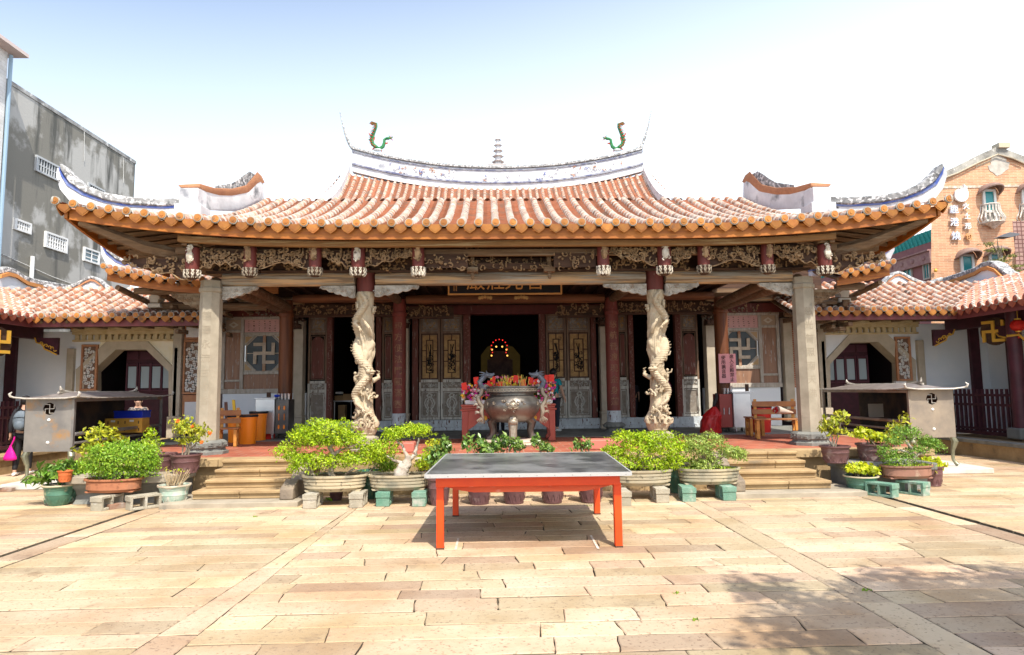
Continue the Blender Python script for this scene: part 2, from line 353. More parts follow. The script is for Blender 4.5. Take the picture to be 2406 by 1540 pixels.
# ------------------------------------------------------------------ roof tools
def roof(parent, S, u0, u1, du, vmax, L, out, rad=.066, tl=.23, name='roof', drips=True, mats=None, emat=None, sides=(0, 1), pans=True, edge=True):
    """tiled slope: S(u,v)->Vector, v 0 at the eave; L slope length; out = unit vector pointing out of the eave"""
    mats = mats or [pan, ter, mortar]; out = Vector(out)
    along = (S(u0+.5*(u1-u0)+.01, 0)-S(u0+.5*(u1-u0), 0)).normalized()
    rf = MB(); n = int(round((u1-u0)/du)); du = (u1-u0)/n
    rows = max(4, int(L/.11))
    for i in range(n):                       # pans, stepped rows
        for q in range(2):
            ua, ub = u0+du*(i+q*.5), u0+du*(i+q*.5+.5); um = (ua+ub)/2; vm = max(.02, vmax(um)); r_ = max(2, int(rows*vm)); vs = []; fs = []
            za, zb = (.0, -.035) if q == 0 else (-.035, .0)
            for j in range(r_):
                va, vb = vm*j/r_, vm*(j+1)/r_
                k = len(vs)
                vs += [S(ua, va)+Vector((0,0,za+.018)), S(ub, va)+Vector((0,0,zb+.018)), S(ub, vb)+Vector((0,0,zb)), S(ua, vb)+Vector((0,0,za))]
                fs.append((k, k+1, k+2, k+3))
                if j: fs.append((k-1, k-2, k+1, k))
            rf.add(vs, fs, 0, rnd.random())
    for i in range(n+1):                     # round tile rows
        u = u0+du*i+rnd.gauss(0, .005); vm = vmax(u)
        if vm < .03: continue
        nt_ = max(1, int(L*vm/tl)); K = 7; rings = []
        prof = []
        for j in range(nt_):
            prof += [(j/nt_, 1.10, 2), ((j+.16)/nt_, 1.10, 2), ((j+.2)/nt_, 1.0, 1), ((j+.98)/nt_, .90, 1)]
        ring_v = []
        for (t, r, mi) in prof:
            jt = rnd.gauss(0, .003); p = S(u+jt, vm*t); p2 = S(u+jt, min(vm*t+.01, vm+.02)); d = (p2-p).normalized(); nrm = along.cross(d).normalized()
            if nrm.z < 0: nrm = -nrm
            ring_v.append([p+along*math.cos(math.pi*k/(K-1))*rad*r*1.02+nrm*(math.sin(math.pi*k/(K-1))*rad*r*1.15-.01) for k in range(K)])
        for j in range(len(prof)-1):
            mi = 2 if prof[j][2] == 2 and prof[j+1][2] == 2 or (prof[j][2] == 1 and prof[j+1][2] == 2) else 1
            rf.add(ring_v[j]+ring_v[j+1], [(k, k+1, K+k+1, K+k) for k in range(K-1)], mi, rnd.random())
    r = rf.build(name, mats, parent, smooth=50)
    if drips:
        et = MB(); emat = emat or [eave_tile, eave_rim]
        for i in range(n+1):
            u = u0+du*i
            if vmax(u) < .0: continue
            c = S(u, 0)+out*.02+Vector((0,0,.028)); rr = rad*1.12; seg = 14; ra = rnd.random()
            e = [c+along*math.cos(2*math.pi*k/seg)*rr+Vector((0,0,math.sin(2*math.pi*k/seg)*rr)) for k in range(seg)]
            et.prism(e, out*.03, 1, ra)
            et.prism([c+out*.03+(p-c)*.80 for p in e], out*.010, 0, ra)
            et.prism([c+out*.04+(p-c)*.35 for p in e], out*.008, 0, ra)
            if i < n and edge:
                m_ = S(u+du/2, 0)+out*.01+Vector((0,0,-.008)); w = du*.40; ra = rnd.random(); h = .135
                sh = [(-1,0),(-.75,.10),(-.4,.05),(0,.03),(.4,.05),(.75,.10),(1,0),(.98,-.25),(.80,-.55),(.42,-.83),(0,-1.05),(-.42,-.83),(-.80,-.55),(-.98,-.25)]
                fr = Vector((0,0,1))+out*.12
                et.prism([m_+along*a*w+fr*b*h for a, b in sh], out*.022, 0, ra)
                et.prism([m_+out*.022+along*a*w*.8+fr*(b*.8-.04)*h for a, b in sh], out*.006, 0, max(0, ra-.3))
        et.build('eave_tiles', emat, parent, smooth=30)
    return r
def soffit(parent, S, u0, u1, vmax, du=.3, dz=.1, mat=old_wood, v0=.02):
    sf = MB(); nu = 24
    for i in range(nu):
        ua, ub = u0+(u1-u0)*i/nu, u0+(u1-u0)*(i+1)/nu; K = 5
        vs = []
        for j in range(K+1):
            for u in (ua, ub): vs.append(S(u, v0+(vmax(u)-v0)*j/K)-Vector((0,0,dz)))
        sf.add(vs, [(2*j, 2*j+2, 2*j+3, 2*j+1) for j in range(K)], 0)
    n = int((u1-u0)/du)
    for i in range(n+1):
        u = u0+(u1-u0)*i/n
        if vmax(u) < .06: continue
        pts = [S(u, v0+(vmax(u)-v0)*j/5)-Vector((0,0,dz+.04)) for j in range(6)]
        sf.tube(pts, .045, 4)
    sf.build('rafters', mat, parent, smooth=30)

def scroll(mb, c, ex, ez, r, rg, rad=.012, mi=0, nrm=None):
    a0 = rg.uniform(0, 6.28); s = rg.choice((-1, 1)); tot = rg.uniform(2.5, 5.5); pts = []; rr = []
    for k in range(8):
        t = k/7; a = a0+s*tot*t; q = r*(1-.75*t); pts.append(c+ex*math.cos(a)*q+ez*math.sin(a)*q+(nrm or Vector((0,-1,0)))*rg.uniform(0,.02)); rr.append(rad*(1.1-.5*t))
    mb.tube(pts, rr, 5, mi)
def carve(mb, x0, x1, z0, z1, Y, rg, dens=120, lower=None, mi=0, rad=.013, back=True):
    """pierced relief: scrolls, leaves and small figures between x0..x1, z0..z1 in a plane facing -Y"""
    area = abs(x1-x0)*(z1-z0); n = int(area*dens)
    for k in range(n):
        x = rg.uniform(x0, x1); lo = z0 if lower is None else lower((x-x0)/(x1-x0))
        z = rg.uniform(lo, z1); c = Vector((x, Y+rg.uniform(-.02, .03), z))
        q = rg.random()
        if q < .6: scroll(mb, c, Vector((1,0,0)), Vector((0,0,1)), rg.uniform(.03, .06), rg, rad*rg.uniform(.7,1.2), mi)
        elif q < .85: mb.ball(c, (rg.uniform(.015,.035), .02, rg.uniform(.015,.03)), 6, mi)
        else: mb.ball(c, (.017, .02, .045), 6, mi); mb.ball(c+Vector((0,-.005,.055)), .015, 6, mi)
    if back:
        m = 14; top = [(x0+(x1-x0)*i/m, Y+.05, z1) for i in range(m+1)]
        bot = [(x0+(x1-x0)*i/m, Y+.05, (z0 if lower is None else lower(i/m))+.02) for i in range(m+1)]
        mb.strip(top, bot, (0,.02,0), mi+1)
    if lower is not None:
        m = 24; mb.tube([(x0+(x1-x0)*i/m, Y-.01, lower(i/m)) for i in range(m+1)], .011, 5, mi)

# characters
def text(s, size, ext, loc, mat, name, parent, face='-y', sx=1.):
    c = bpy.data.curves.new('t', 'FONT'); c.body = s; c.size = size; c.extrude = ext; c.align_x = 'CENTER'; c.align_y = 'CENTER'; c.resolution_u = 3
    o = bpy.data.objects.new('t', c); COL.objects.link(o)
    me = bpy.data.meshes.new_from_object(o.evaluated_get(bpy.context.evaluated_depsgraph_get())); bpy.data.objects.remove(o); bpy.data.curves.remove(c)
    me.transform(Matrix.Scale(sx, 4, (1,0,0)))
    rot = {'-y': Matrix.Rotation(R_(90), 4, 'X'), 'x-': Matrix.Rotation(R_(-90), 4, 'Z') @ Matrix.Rotation(R_(90), 4, 'X')}[face]
    me.transform(rot); me.materials.clear(); me.materials.append(mat)
    o = bpy.data.objects.new(name, me); COL.objects.link(o); o.parent = parent; o.location = Vector(loc)-wloc(parent); me.name = name
    return o
def vtext(chars, size, step, top, mat, name, parent, face='-y'):
    mb = None; o0 = None
    me_all = MB()
    for i, ch in enumerate(chars):
        c = bpy.data.curves.new('t', 'FONT'); c.body = ch; c.size = size; c.extrude = .003; c.align_x = 'CENTER'; c.align_y = 'CENTER'; c.resolution_u = 2
        o = bpy.data.objects.new('t', c); COL.objects.link(o)
        me = bpy.data.meshes.new_from_object(o.evaluated_get(bpy.context.evaluated_depsgraph_get())); bpy.data.objects.remove(o); bpy.data.curves.remove(c)
        vs = [(top[0]+v.co.x, top[1]-v.co.z, top[2]-i*step+v.co.y) for v in me.vertices]
        me_all.add(vs, [tuple(p.vertices) for p in me.polygons]); bpy.data.meshes.remove(me)
    return me_all.build(name, mat, parent, smooth=0)
def swastika(mb, c, ex, ez, s, w, off, mi=0):
    """Buddhist emblem (left-facing) from bars; s half size, w bar width"""
    c = Vector(c); ex = Vector(ex); ez = Vector(ez)
    def bar(a0, b0, a1, b1):
        mb.prism([c+ex*a0+ez*b0, c+ex*a1+ez*b0, c+ex*a1+ez*b1, c+ex*a0+ez*b1], off, mi)
    h = w/2
    bar(-s, -h, s, h); bar(-h, h, h, s); bar(-h, -s, h, -h)
    bar(-s, s-w, -h, s); bar(h, -s, s, -s+w)           # top arm goes left, bottom arm goes right
    bar(-s, -s, -s+w, -h); bar(s-w, h, s, s)           # left arm goes down, right arm goes up
# ------------------------------------------------------------------ temple front: pavilion
TP = thing('temple_pavilion', 'open temple pavilion with orange tiled swallowtail roof, dragon columns and carved eaves', 'temple', (XC, 14, 0))
ZF = .58
pf = MB()
pf.bb(-6.6, 7.5, 11.12, 17.9, -.02, ZF-.012)
pf.build('platform', stone_warm, TP)
ed = MB()
x = -6.6
while x < 7.5:
    l = rnd.uniform(.9, 1.7); ed.bb(x+.004, min(x+l, 7.5)-.004, 11.02, 11.32, ZF-.13, ZF); x += l
ed.build('platform_edge', stone_warm, TP, bevel=.01)
fl = MB(); fl.bb(-6.6, 7.5, 11.33, 14.74, ZF-.01, ZF-.002)
fl.build('red_tile_floor', red_floor, TP)
ip = MB(); ip.bb(-7.6, 8.4, 14.75, 17.9, ZF-.05, ZF+.006); ip.build('inner_floor', gray_stone, TP, bevel=.01)
# ---- roof
ze0 = 4.44
def zeave(u): return .40*max(0, (abs(u)-2.5)/5.15)**2.3
def Sf(u, v):
    y = 11.0+3.4*v
    return Vector((XC+u, y, ze0+1.43*(.72*v+.28*v*v)+zeave(u)*max(0,1-v)**1.5))
UH = 5.35; UE = 7.6
def vmf(u):
    a = abs(u)
    return 1. if a < UH else max(0, (UE-a)/(UE-UH))*.30
roof(TP, Sf, -UE, UE, .2915, vmf, 3.75, (0,-1,0))
def Sb(u, v):
    p = Sf(u, v); return Vector((p.x, 28.8-p.y, p.z))
roof(TP, Sb, -UH, UH, .2915, lambda u: 1, 3.75, (0,1,0), name='back_roof', drips=False, tl=.5)
soffit(TP, Sf, -UE+.1, UE-.1, vmf, .29)
for s in (-1, 1):
    def Ss(w_, v, s=s):
        zc = .40*max(0, (14.2-w_)/3.2)**2.3
        return Vector((XC+s*(UE-(UE-UH)*v), w_, ze0+zc*max(0,1-v)**1.5+.42*v))
    vs_ = lambda w_: min(1, max(0, (w_-11.0)/1.02))
    ye_ = 15.0 if s < 0 else 14.4
    roof(TP, Ss, 11.0, ye_, .2915, vs_, 2.3, (s,0,0), name='side_roof')
    soffit(TP, Ss, 11.05, ye_, vs_, .29)
    gb = MB(); P = [(12.0,4.8),(14.4,5.78),(16.8,4.8),(16.8,4.5),(12.0,4.5)]
    gb.prism([(XC+s*UH, y, z) for y, z in P], (-s*.12,0,0)); gb.build('gable_wall', lac_red, TP, smooth=0)
# fascia board and purlins following the eave
def eave_band(mb, y, t, d0, d1, u0=-UE+.18, u1=UE-.18, n=40, f=1.):
    top = [(XC+u0+(u1-u0)*i/n, y, ze0+zeave(u0+(u1-u0)*i/n)*f+d0) for i in range(n+1)]
    bot = [(p[0], y, p[2]-d0+d1) for p in top]
    mb.strip(top, bot, (0, t, 0))
b = MB(); eave_band(b, 11.055, .05, -.05, -.235); b.build('fascia', fascia_m, TP)
b = MB(); eave_band(b, 11.20, .10, -.22, -.33, -5.7, 5.7, f=.8); b.build('eave_purlin', M('eave_purlin', (.30,.15,.05), (.16,.08,.03), 3, .35, .65, .8, stretch=(.3,3,6), c3=(.34,.22,.10), s3=3, bump=.6, bscale=12), TP, bevel=.01)
b = MB(); eave_band(b, 11.56, .10, -.30, -.42, -5.9, 5.9, f=.4)
b.build('lower_purlin', old_wood, TP, bevel=.01)
for s in (-1, 1):
    b = MB()
    b.strip([(XC+s*(UE-.10), y, ze0+.40*max(0,(14.2-y)/3.2)**2.3-.06) for y in [11.05+k*.4 for k in range(10)]], [(XC+s*(UE-.10), y, ze0+.40*max(0,(14.2-y)/3.2)**2.3-.24) for y in [11.05+k*.4 for k in range(10)]], (-s*.05,0,0))
    b.build('fascia', fascia_m, TP)
    c = MB()                                                     # diagonal corner beam and its carved end
    c.tube([(XC+s*5.4, 12.1, 4.0), (XC+s*6.4, 11.5, 4.18), (XC+s*7.3, 11.15, 4.55)], [.13,.12,.07], 6)
    for k in range(3): c.tube([(XC+s*(5.5+.05*k), 12+k*.8, 4.0), (XC+s*(6.9-.15*k), 12+k*.9, 4.22)], [.07,.07], 6)
    c.build('corner_beam', old_wood, TP)
    c = MB(); rg = random.Random(50+s)
    xa, xb = sorted((XC+s*5.6, XC+s*6.75))
    carve(c, xa, xb, 3.62, 4.0, 11.5, rg, 130, lower=(lambda t, s=s: 3.58+.32*(t if s > 0 else 1-t)**.8+.03*math.sin(t*20)), rad=.02)
    c.build('carved_wing', [carved, dark_wood], TP)
# corner swallowtail ridges (left traced in depth, right mirrored)
def Yl(x): return 12.0-(430-x)/300*.95 if x < 430 else 12.0
def P3(pts, dy=0): return [at(x, y, Yl(x)+dy) for x, y in pts]
for s in (-1, 1):
    top = [(141,383),(147,388),(161,404),(195,432),(244,452),(300,462),(376,466),(432,464)]
    mid = [(139,392),(147,408),(161,428),(195,451),(244,470),(300,480),(376,484),(432,480)]
    mid2 = [(138,396),(143,412),(157,436),(192,458),(243,476),(300,486),(376,490),(432,487)]
    bot = [(134,395),(132,415),(141,445),(165,474),(240,492),(300,500),(376,505),(432,503)]
    a, b_, c_ = MB(), MB(), MB()
    a.strip(P3(top), P3(mid), (0,.22,0)); b_.strip(P3(mid, .03), P3(mid2, .03), (0,.16,0)); c_.strip(P3(mid2, .045), P3(bot, .045), (0,.13,0))
    if s > 0: [q.mirror() for q in (a, b_, c_)]
    r_ = c_.build('swallowtail_ridge', ridge_white, TP, smooth=60); a.build('ridge_cap', cap_gray, r_, smooth=60, bevel=.02); b_.build('blue_band', blue_line, r_, smooth=60)
    # descending gable ridge: white post, weathered wall, red-brown cap
    def Yg(x): return 12.0+max(0, (x-470))/130*2.1
    def Q(pts, dy=0): return [at(x, y, Yg(x)+dy) for x, y in pts]
    capt = [(417,434),(469,431),(503,441),(545,443),(578,435),(596,414),(604,403)]
    capb = [(424,442),(469,440),(503,450),(545,452),(578,446),(599,426),(612,420)]
    wb = [(428,490),(469,488),(503,490),(545,492),(578,484),(601,470),(614,468)]
    gt = [(505,436),(545,430),(560,421),(572,411),(586,402)]; gbm = [(505,445),(545,446),(568,442),(585,432),(603,412)]
    a, b_, c_, d_ = MB(), MB(), MB(), MB()
    a.strip(Q(capt), Q(capb), (0,.30,0)); b_.strip(Q(capb[1:], .06), Q(wb[1:], .06), (0,.18,0)); c_.strip(Q(gt, .07), Q(gbm, .07), (0,.16,0))
    p0, p1 = at(424, 445, 11.98), at(471, 498, 11.98)
    d_.bb(p0.x+.02, p1.x-.02, 11.90, 12.28, p1.z-.06, p0.z); d_.bb(p0.x-.05, p1.x+.04, 11.86, 12.32, p1.z-.08, p1.z+.12)
    if s > 0: [q.mirror() for q in (a, b_, c_, d_)]
    r_ = b_.build('gable_ridge', dirty_plaster, TP, smooth=60); a.build('ridge_cap', terra_frame, r_, smooth=60, bevel=.015); c_.build('gray_ridge', cap_gray, r_, smooth=60, bevel=.03)
    d_.build('ridge_post', ridge_white, r_, bevel=.01)
# ---- columns
for s in (-1, 1):
    c = MB(); x = XC+s*5.43
    c.lathe([(.198,.36),(.190,2.9),(.187,2.98),(.21,3.0),(.21,3.06),(.187,3.08),(.187,3.2)], (x, 12, ZF-.12), 8, ph=math.pi/8)
    cc = c.build('octagonal_column', stone, TP, smooth=20)
    c = MB(); c.lathe([(.36,0),(.36,.05),(.31,.07),(.30,.10),(.33,.12),(.33,.20),(.28,.24)], (x, 12, ZF-.001), 8, ph=math.pi/8, ell=(1,1))
    rg = random.Random(5+s)
    for k in range(8):
        t = k*math.pi/4+0; nx, ny = math.cos(t), math.sin(t); q = Vector((x+nx*.315, 12+ny*.315, ZF+.16))
        for j in range(7): scroll(c, q+Vector((-ny,nx,0))*rg.uniform(-.08,.08)+Vector((0,0,rg.uniform(-.02,.02))), Vector((-ny,nx,0)), Vector((0,0,1)), .03, rg, .007, nrm=Vector((nx,ny,0)))
    c.build('column_base', gray_stone, cc, smooth=20)
    vtext('德澤永流古寺香' if s < 0 else '慈光普照南天佛', .17, .25, (x+.0, 12-.1795, 3.0), M('carved_letter%d' % s, (.31,.26,.19), rough=.9), 'inscription', cc)
def dragon_column(s):
    """stone shaft with the dragon wound round it, clouds, waves and small figures in high relief"""
    rg = random.Random(21); nth, nz = 120, 330; z0, z1 = .26, 2.90; R0 = .125
    fig = [(rg.uniform(0, 6.28), rg.uniform(.35, 2.1), rg.uniform(.05,.11), rg.uniform(.03,.055)) for _ in range(22)]
    tri = [(rg.uniform(3,9), rg.uniform(5,16), rg.uniform(0,6.28)) for _ in range(7)]
    # waypoints of the dragon's body: (height, angle) front is -pi/2
    zs = [.55,.75,1.0,1.2,1.42,1.62,1.85,2.05,2.3,2.5,2.68,2.85]
    an = [-1.2,-1.9,-2.6,-1.6,-.8,-1.9,-2.9,-3.9,-3.1,-1.9,-1.1,-1.9]
    th = [.035,.065,.085,.085,.088,.09,.088,.085,.08,.068,.055,.035]
    zz = np.linspace(zs[0], zs[-1], 160); aa = np.interp(zz, zs, an)
    ker = np.hanning(17); ker /= ker.sum(); aa = np.convolve(np.pad(aa, 8, 'edge'), ker, 'valid'); tt = np.interp(zz, zs, th)
    Z = np.linspace(z0, z1, nz)[:, None]; T = np.linspace(0, 2*np.pi, nth, endpoint=False)[None, :]
    rr = np.full((nz, nth), R0)+.012*np.sin(Z*3)
    n = sum(np.sin(a*T.round(6)*1.0*int(a)/a+b*Z*2.2+p+1.3*np.sin(3*T+p)) for a, b, p in tri)/7
    rr += .018*n+.010*np.abs(np.sin(5*T+9*Z+2*np.sin(4*T-7*Z)))
    for a, z, wz, h in fig:
        da = np.angle(np.exp(1j*(T-a)))*.2; d = np.sqrt(da**2+((Z-z)*.8)**2); rr += h*np.exp(-(d/wz)**4)*.9
    body = np.zeros_like(rr)
    for k in range(0, 160, 1):
        da = np.angle(np.exp(1j*(T-aa[k])))*.20; d2 = (da**2+(Z-zz[k])**2)/tt[k]**2
        body = np.maximum(body, np.sqrt(np.maximum(0, 1-d2))*tt[k]*1.25)
    rr = np.where(body > 0, R0+.022+body+.004*np.sin(Z*150), rr)
    low = np.exp(-((Z-.42)/.12)**2)                                # wave foot
    rr += low*(.045+.022*np.abs(np.sin(4*T+14*Z))); rr = np.where(Z < .31, .15+.03*(Z-z0)/.05, rr)
    flare = np.exp(-((Z-2.8)/.09)**2); rr += flare*.015
    mb = MB(); fl_ = 1 if s < 0 else -1
    vs = []
    for i in range(nz):
        sway = .018*math.sin(Z[i,0]*4)
        for k in range(nth):
            t = T[0,k]; vs.append((fl_*(rr[i,k]*math.cos(t)+sway), rr[i,k]*math.sin(t), Z[i,0]))
    fs = [(i*nth+k, i*nth+(k+1) % nth, (i+1)*nth+(k+1) % nth, (i+1)*nth+k) for i in range(nz-1) for k in range(nth)]
    fs.append(tuple((nz-1)*nth+k for k in range(nth)))
    if fl_ < 0: fs = [f[::-1] for f in fs]
    mb.add(vs, fs)
    x, y = XC+s*2.68, 12.15
    def loc(m):
        m.v = [(p[0]+x, p[1]+y, p[2]+ZF) for p in m.v]; return m
    c = loc(mb).build('dragon_column', dragon_stone, TP, smooth=60)
    # free standing parts of the dragon: head, claws, tail, figures
    d = MB()
    def on(z, a, r): return Vector((fl_*r*math.cos(a), r*math.sin(a), z))
    hd = on(1.42, -1.1, .24)
    d.ball(hd, (.075,.06,.05), 12, jit=.06, rg=rg); d.ball(hd+Vector((.06*fl_,-.04,-.005)), (.055,.035,.028), 10); d.ball(hd+Vector((.055*fl_,-.035,-.045)), (.045,.03,.014), 8)
    for q in (-1, 1): d.tube([hd+Vector((-.03*fl_,q*.03,.03)), hd+Vector((-.09*fl_,q*.04,.09)), hd+Vector((-.15*fl_,q*.03,.10))], [.014,.010,.003], 6); d.ball(hd+Vector((.03*fl_,-.05,.03)), .016, 8)
    for k in range(9): d.tube([hd+Vector((-.05*fl_,0,.02-.012*k)), hd+Vector((-.13*fl_,-.02,.05-.03*k)), hd+Vector((-.19*fl_,0,.04-.03*k))], [.012,.012,.003], 5)
    for (z, a, dz, da) in ((.95,-2.5,-.20,.9),(1.25,-.6,.12,.7),(2.1,-.9,.22,-.6),(2.35,-2.6,-.15,.7)):
        p0, p1, p2 = on(z, a, .17), on(z+dz*.5, a+da*.5, .26), on(z+dz, a+da, .22)
        d.tube([p0, p1, p2], [.05,.035,.026], 8)
        for k in range(4): d.tube([p2, on(z+dz+.05*math.cos(k*1.3), a+da+.12*(k-1.5), .25), on(z+dz+.09*math.cos(k*1.3)-.02, a+da+.2*(k-1.5), .21)], [.016,.013,.004], 5)
    for (z, a, r, q) in ((.62,-.9,.20,.12),(.70,-2.4,.19,.11),(.98,-.75,.23,.10),(2.55,-.4,.17,.09),(2.62,-2.8,.16,.08),(1.05,-1.6,.19,.10),(2.72,-1.3,.15,.07),(.5,-1.7,.21,.09),(.48,-.6,.2,.08)):
        for k in range(3):
            p = on(z+rg.uniform(-.05,.05), a+rg.uniform(-.3,.3), r); e1 = Vector((-math.sin(a)*fl_, math.cos(a), 0)); scroll(d, p, e1, Vector((0,0,1)), q*rg.uniform(.5,1), rg, .022, nrm=Vector((fl_*math.cos(a), math.sin(a), 0)))
    for (z, a) in ((1.12,-1.9),(1.3,-2.5),(1.0,-1.2),(1.62,-2.3)):
        p = on(z, a, .20); d.ball(p, (.035,.03,.07), 10, jit=.08, rg=rg); d.ball(p+Vector((0,-.02,.09)), .028, 10); d.tube([p+Vector((0,-.02,.03)), p+Vector((.06,-.05,.05)), p+Vector((.08,-.05,.11))], [.016,.013,.012], 6)
    # spine
    for k in range(6, 154, 4):
        p = on(zz[k], aa[k], R0+.02+tt[k]*1.2); q = on(zz[k]+.012, aa[k], R0+.05+tt[k]*1.2); d.tube([p, q], [.012,.002], 4)
    for k in range(5):
        a = -.3-k*.65; q = on(.40, a, .17); d.tube([q, on(.44, a-.15, .245), on(.50, a-.1, .25), on(.50, a+.08, .235), on(.46, a+.05, .22)], [.03,.03,.024,.018,.008], 6)
    loc(d).build('dragon_relief', dragon_stone, c, smooth=50)
    b = MB(); b.lathe([(.27,0),(.27,.035),(.215,.05),(.215,.09),(.255,.10),(.255,.23),(.22,.25),(.17,.275)], (x, y, ZF-.001), 8, ph=math.pi/8)
    for k in range(8):
        t = k*math.pi/4; nx, ny = math.cos(t), math.sin(t); q = Vector((x+nx*.235, y+ny*.235, ZF+.165))
        for j in range(4): scroll(b, q+Vector((-ny,nx,0))*rg.uniform(-.05,.05), Vector((-ny,nx,0)), Vector((0,0,1)), .035, rg, .008, nrm=Vector((nx,ny,0)))
    b.build('column_base', stone, c, smooth=20)
    b = MB(); b.lathe([(.165,2.88),(.17,2.95),(.18,3.3)], (x, y, ZF), 20); b.build('timber_head', lac_red, c)
dragon_column(-1); dragon_column(1)
for i, (u, m_) in enumerate(((-5.36, brown_wood), (-2.62, col_red), (2.62, col_red), (5.36, brown_wood))):
    c = MB(); x = XC+u
    c.lathe([(.165,.25),(.165,2.88),(.18,2.90),(.18,2.97),(.16,2.99),(.14,3.3)], (x, 16.2, ZF), 24)
    cc = c.build('inner_column', m_, TP)
    c = MB(); c.lathe([(.22,0),(.23,.03),(.19,.06),(.20,.09),(.26,.13),(.26,.19),(.20,.23),(.19,.24)], (x, 16.2, ZF+.005), 20)
    for k in range(16):
        t = k*math.pi/8; c.ball((x+.245*math.cos(t), 16.2+.245*math.sin(t), ZF+.16), (.04,.04,.04), 6)
    if m_ is col_red: c.lathe([(.172,.23),(.172,.52)], (x, 16.2, ZF), 20, mi=1)
    c.build('column_base', [gray_stone, worn_blue], cc)
    if m_ is col_red: vtext('現方便法門圓滿西' if u < 0 else '慈航普渡現金身蓮', .2,.27,(x, 16.03, 3.2), M('faded_gold%d' % i, (.42,.25,.13), (.24,.11,.07), 10, rough=.8), 'inscription', cc)
# ---- main beams between columns
def log(mb, p, q, r, n=10, seg=14, sq=1.0, rg=rnd):
    p, q = Vector(p), Vector(q); mb.tube([p.lerp(q, i/n)+Vector((0,0,rg.uniform(-.004,.004))) for i in range(n+1)], [r*(.86 if i in (0, n) else 1) for i in range(n+1)], seg, flat=sq)
for (u0, u1) in ((-5.25,-2.87),(-2.49,2.49),(2.87,5.25)):
    b = MB(); log(b, (XC+u0, 12.08, 3.70), (XC+u1, 12.08, 3.70), .135); b.build('main_beam', pale_wood, TP)
for s in (-1, 1):
    b = MB(); log(b, (XC+s*5.43, 12.15, 3.66), (XC+s*5.43, 17.6, 3.66), .12); b.build('side_beam', old_wood, TP)
    b = MB(); log(b, (XC+s*2.66, 12.4, 3.85), (XC+s*2.64, 16.1, 3.85), .11); b.build('tie_beam', old_wood, TP); b = MB(); log(b, (XC+s*5.2, 12.2, 3.78), (XC+s*5.3, 16.1, 3.70), .11); b.build('tie_beam', old_wood, TP)
ib_ = M('inner_beam', (.26,.11,.045), (.13,.055,.03), 3, stretch=(.3,4,6), rough=.6, bump=.4)
b = MB(); log(b, (XC-2.45, 16.2, 3.88), (XC+2.45, 16.2, 3.88), .12); b.build('inner_beam', ib_, TP)
b = MB(); log(b, (XC-5.2, 16.2, 3.92), (XC-2.75, 16.2, 3.92), .11); b.build('inner_beam', ib_, TP)
b = MB(); log(b, (XC+2.75, 16.2, 3.92), (XC+5.2, 16.2, 3.92), .11)
b.build('inner_beam', ib_, TP)
for (u0, u1, zz_) in ((-5.2,-2.8,3.52),(-2.45,-1.3,3.46),(1.3,2.45,3.46),(2.8,5.2,3.52)):
    c = MB(); rg = random.Random(int(u0*10)+99); carve(c, XC+u0, XC+u1, zz_, zz_+.26, 16.3, rg, 170, rad=.018); c.bb(XC+u0, XC+u1, 16.25, 16.33, zz_-.05, zz_+.0, 1); c.build('inner_frieze', [carved, dark_wood], TP)
# scalloped brackets under the beams
def bracket(x, dirn, w, h, zt=3.565, y=12.0, m=carved_white):
    n = 30; top = []; bot = []
    for i in range(n+1):
        t = i/n; top.append((x+dirn*w*t, y, zt)); bot.append((x+dirn*w*t, y, zt-h*((1-t)**.7)*(.95+.0*t)-.028*abs(math.sin(t*15.0))))
    b = MB(); b.strip(top, bot, (0, .10, 0)); rg = random.Random(int(x*100))
    for k in range(40):
        t = rg.random()**1.2; z = zt-rg.uniform(.03, max(.04, h*(1-t)**.7-.02)); scroll(b, Vector((x+dirn*w*t, y+.005, z)), Vector((1,0,0)), Vector((0,0,1)), rg.uniform(.02,.045), rg, .008)
    b.tube([(p[0], y-.002, p[2]) for p in bot], .010, 5)
    b.build('carved_bracket', m, TP)
for s in (-1, 1):
    bracket(XC+s*5.24, -s, .62, .24); bracket(XC+s*2.86, s, .62, .22); bracket(XC+s*2.50, -s, .80, .20); bracket(XC+s*5.62, s, .55, .30, 3.45, 12.05, old_wood)
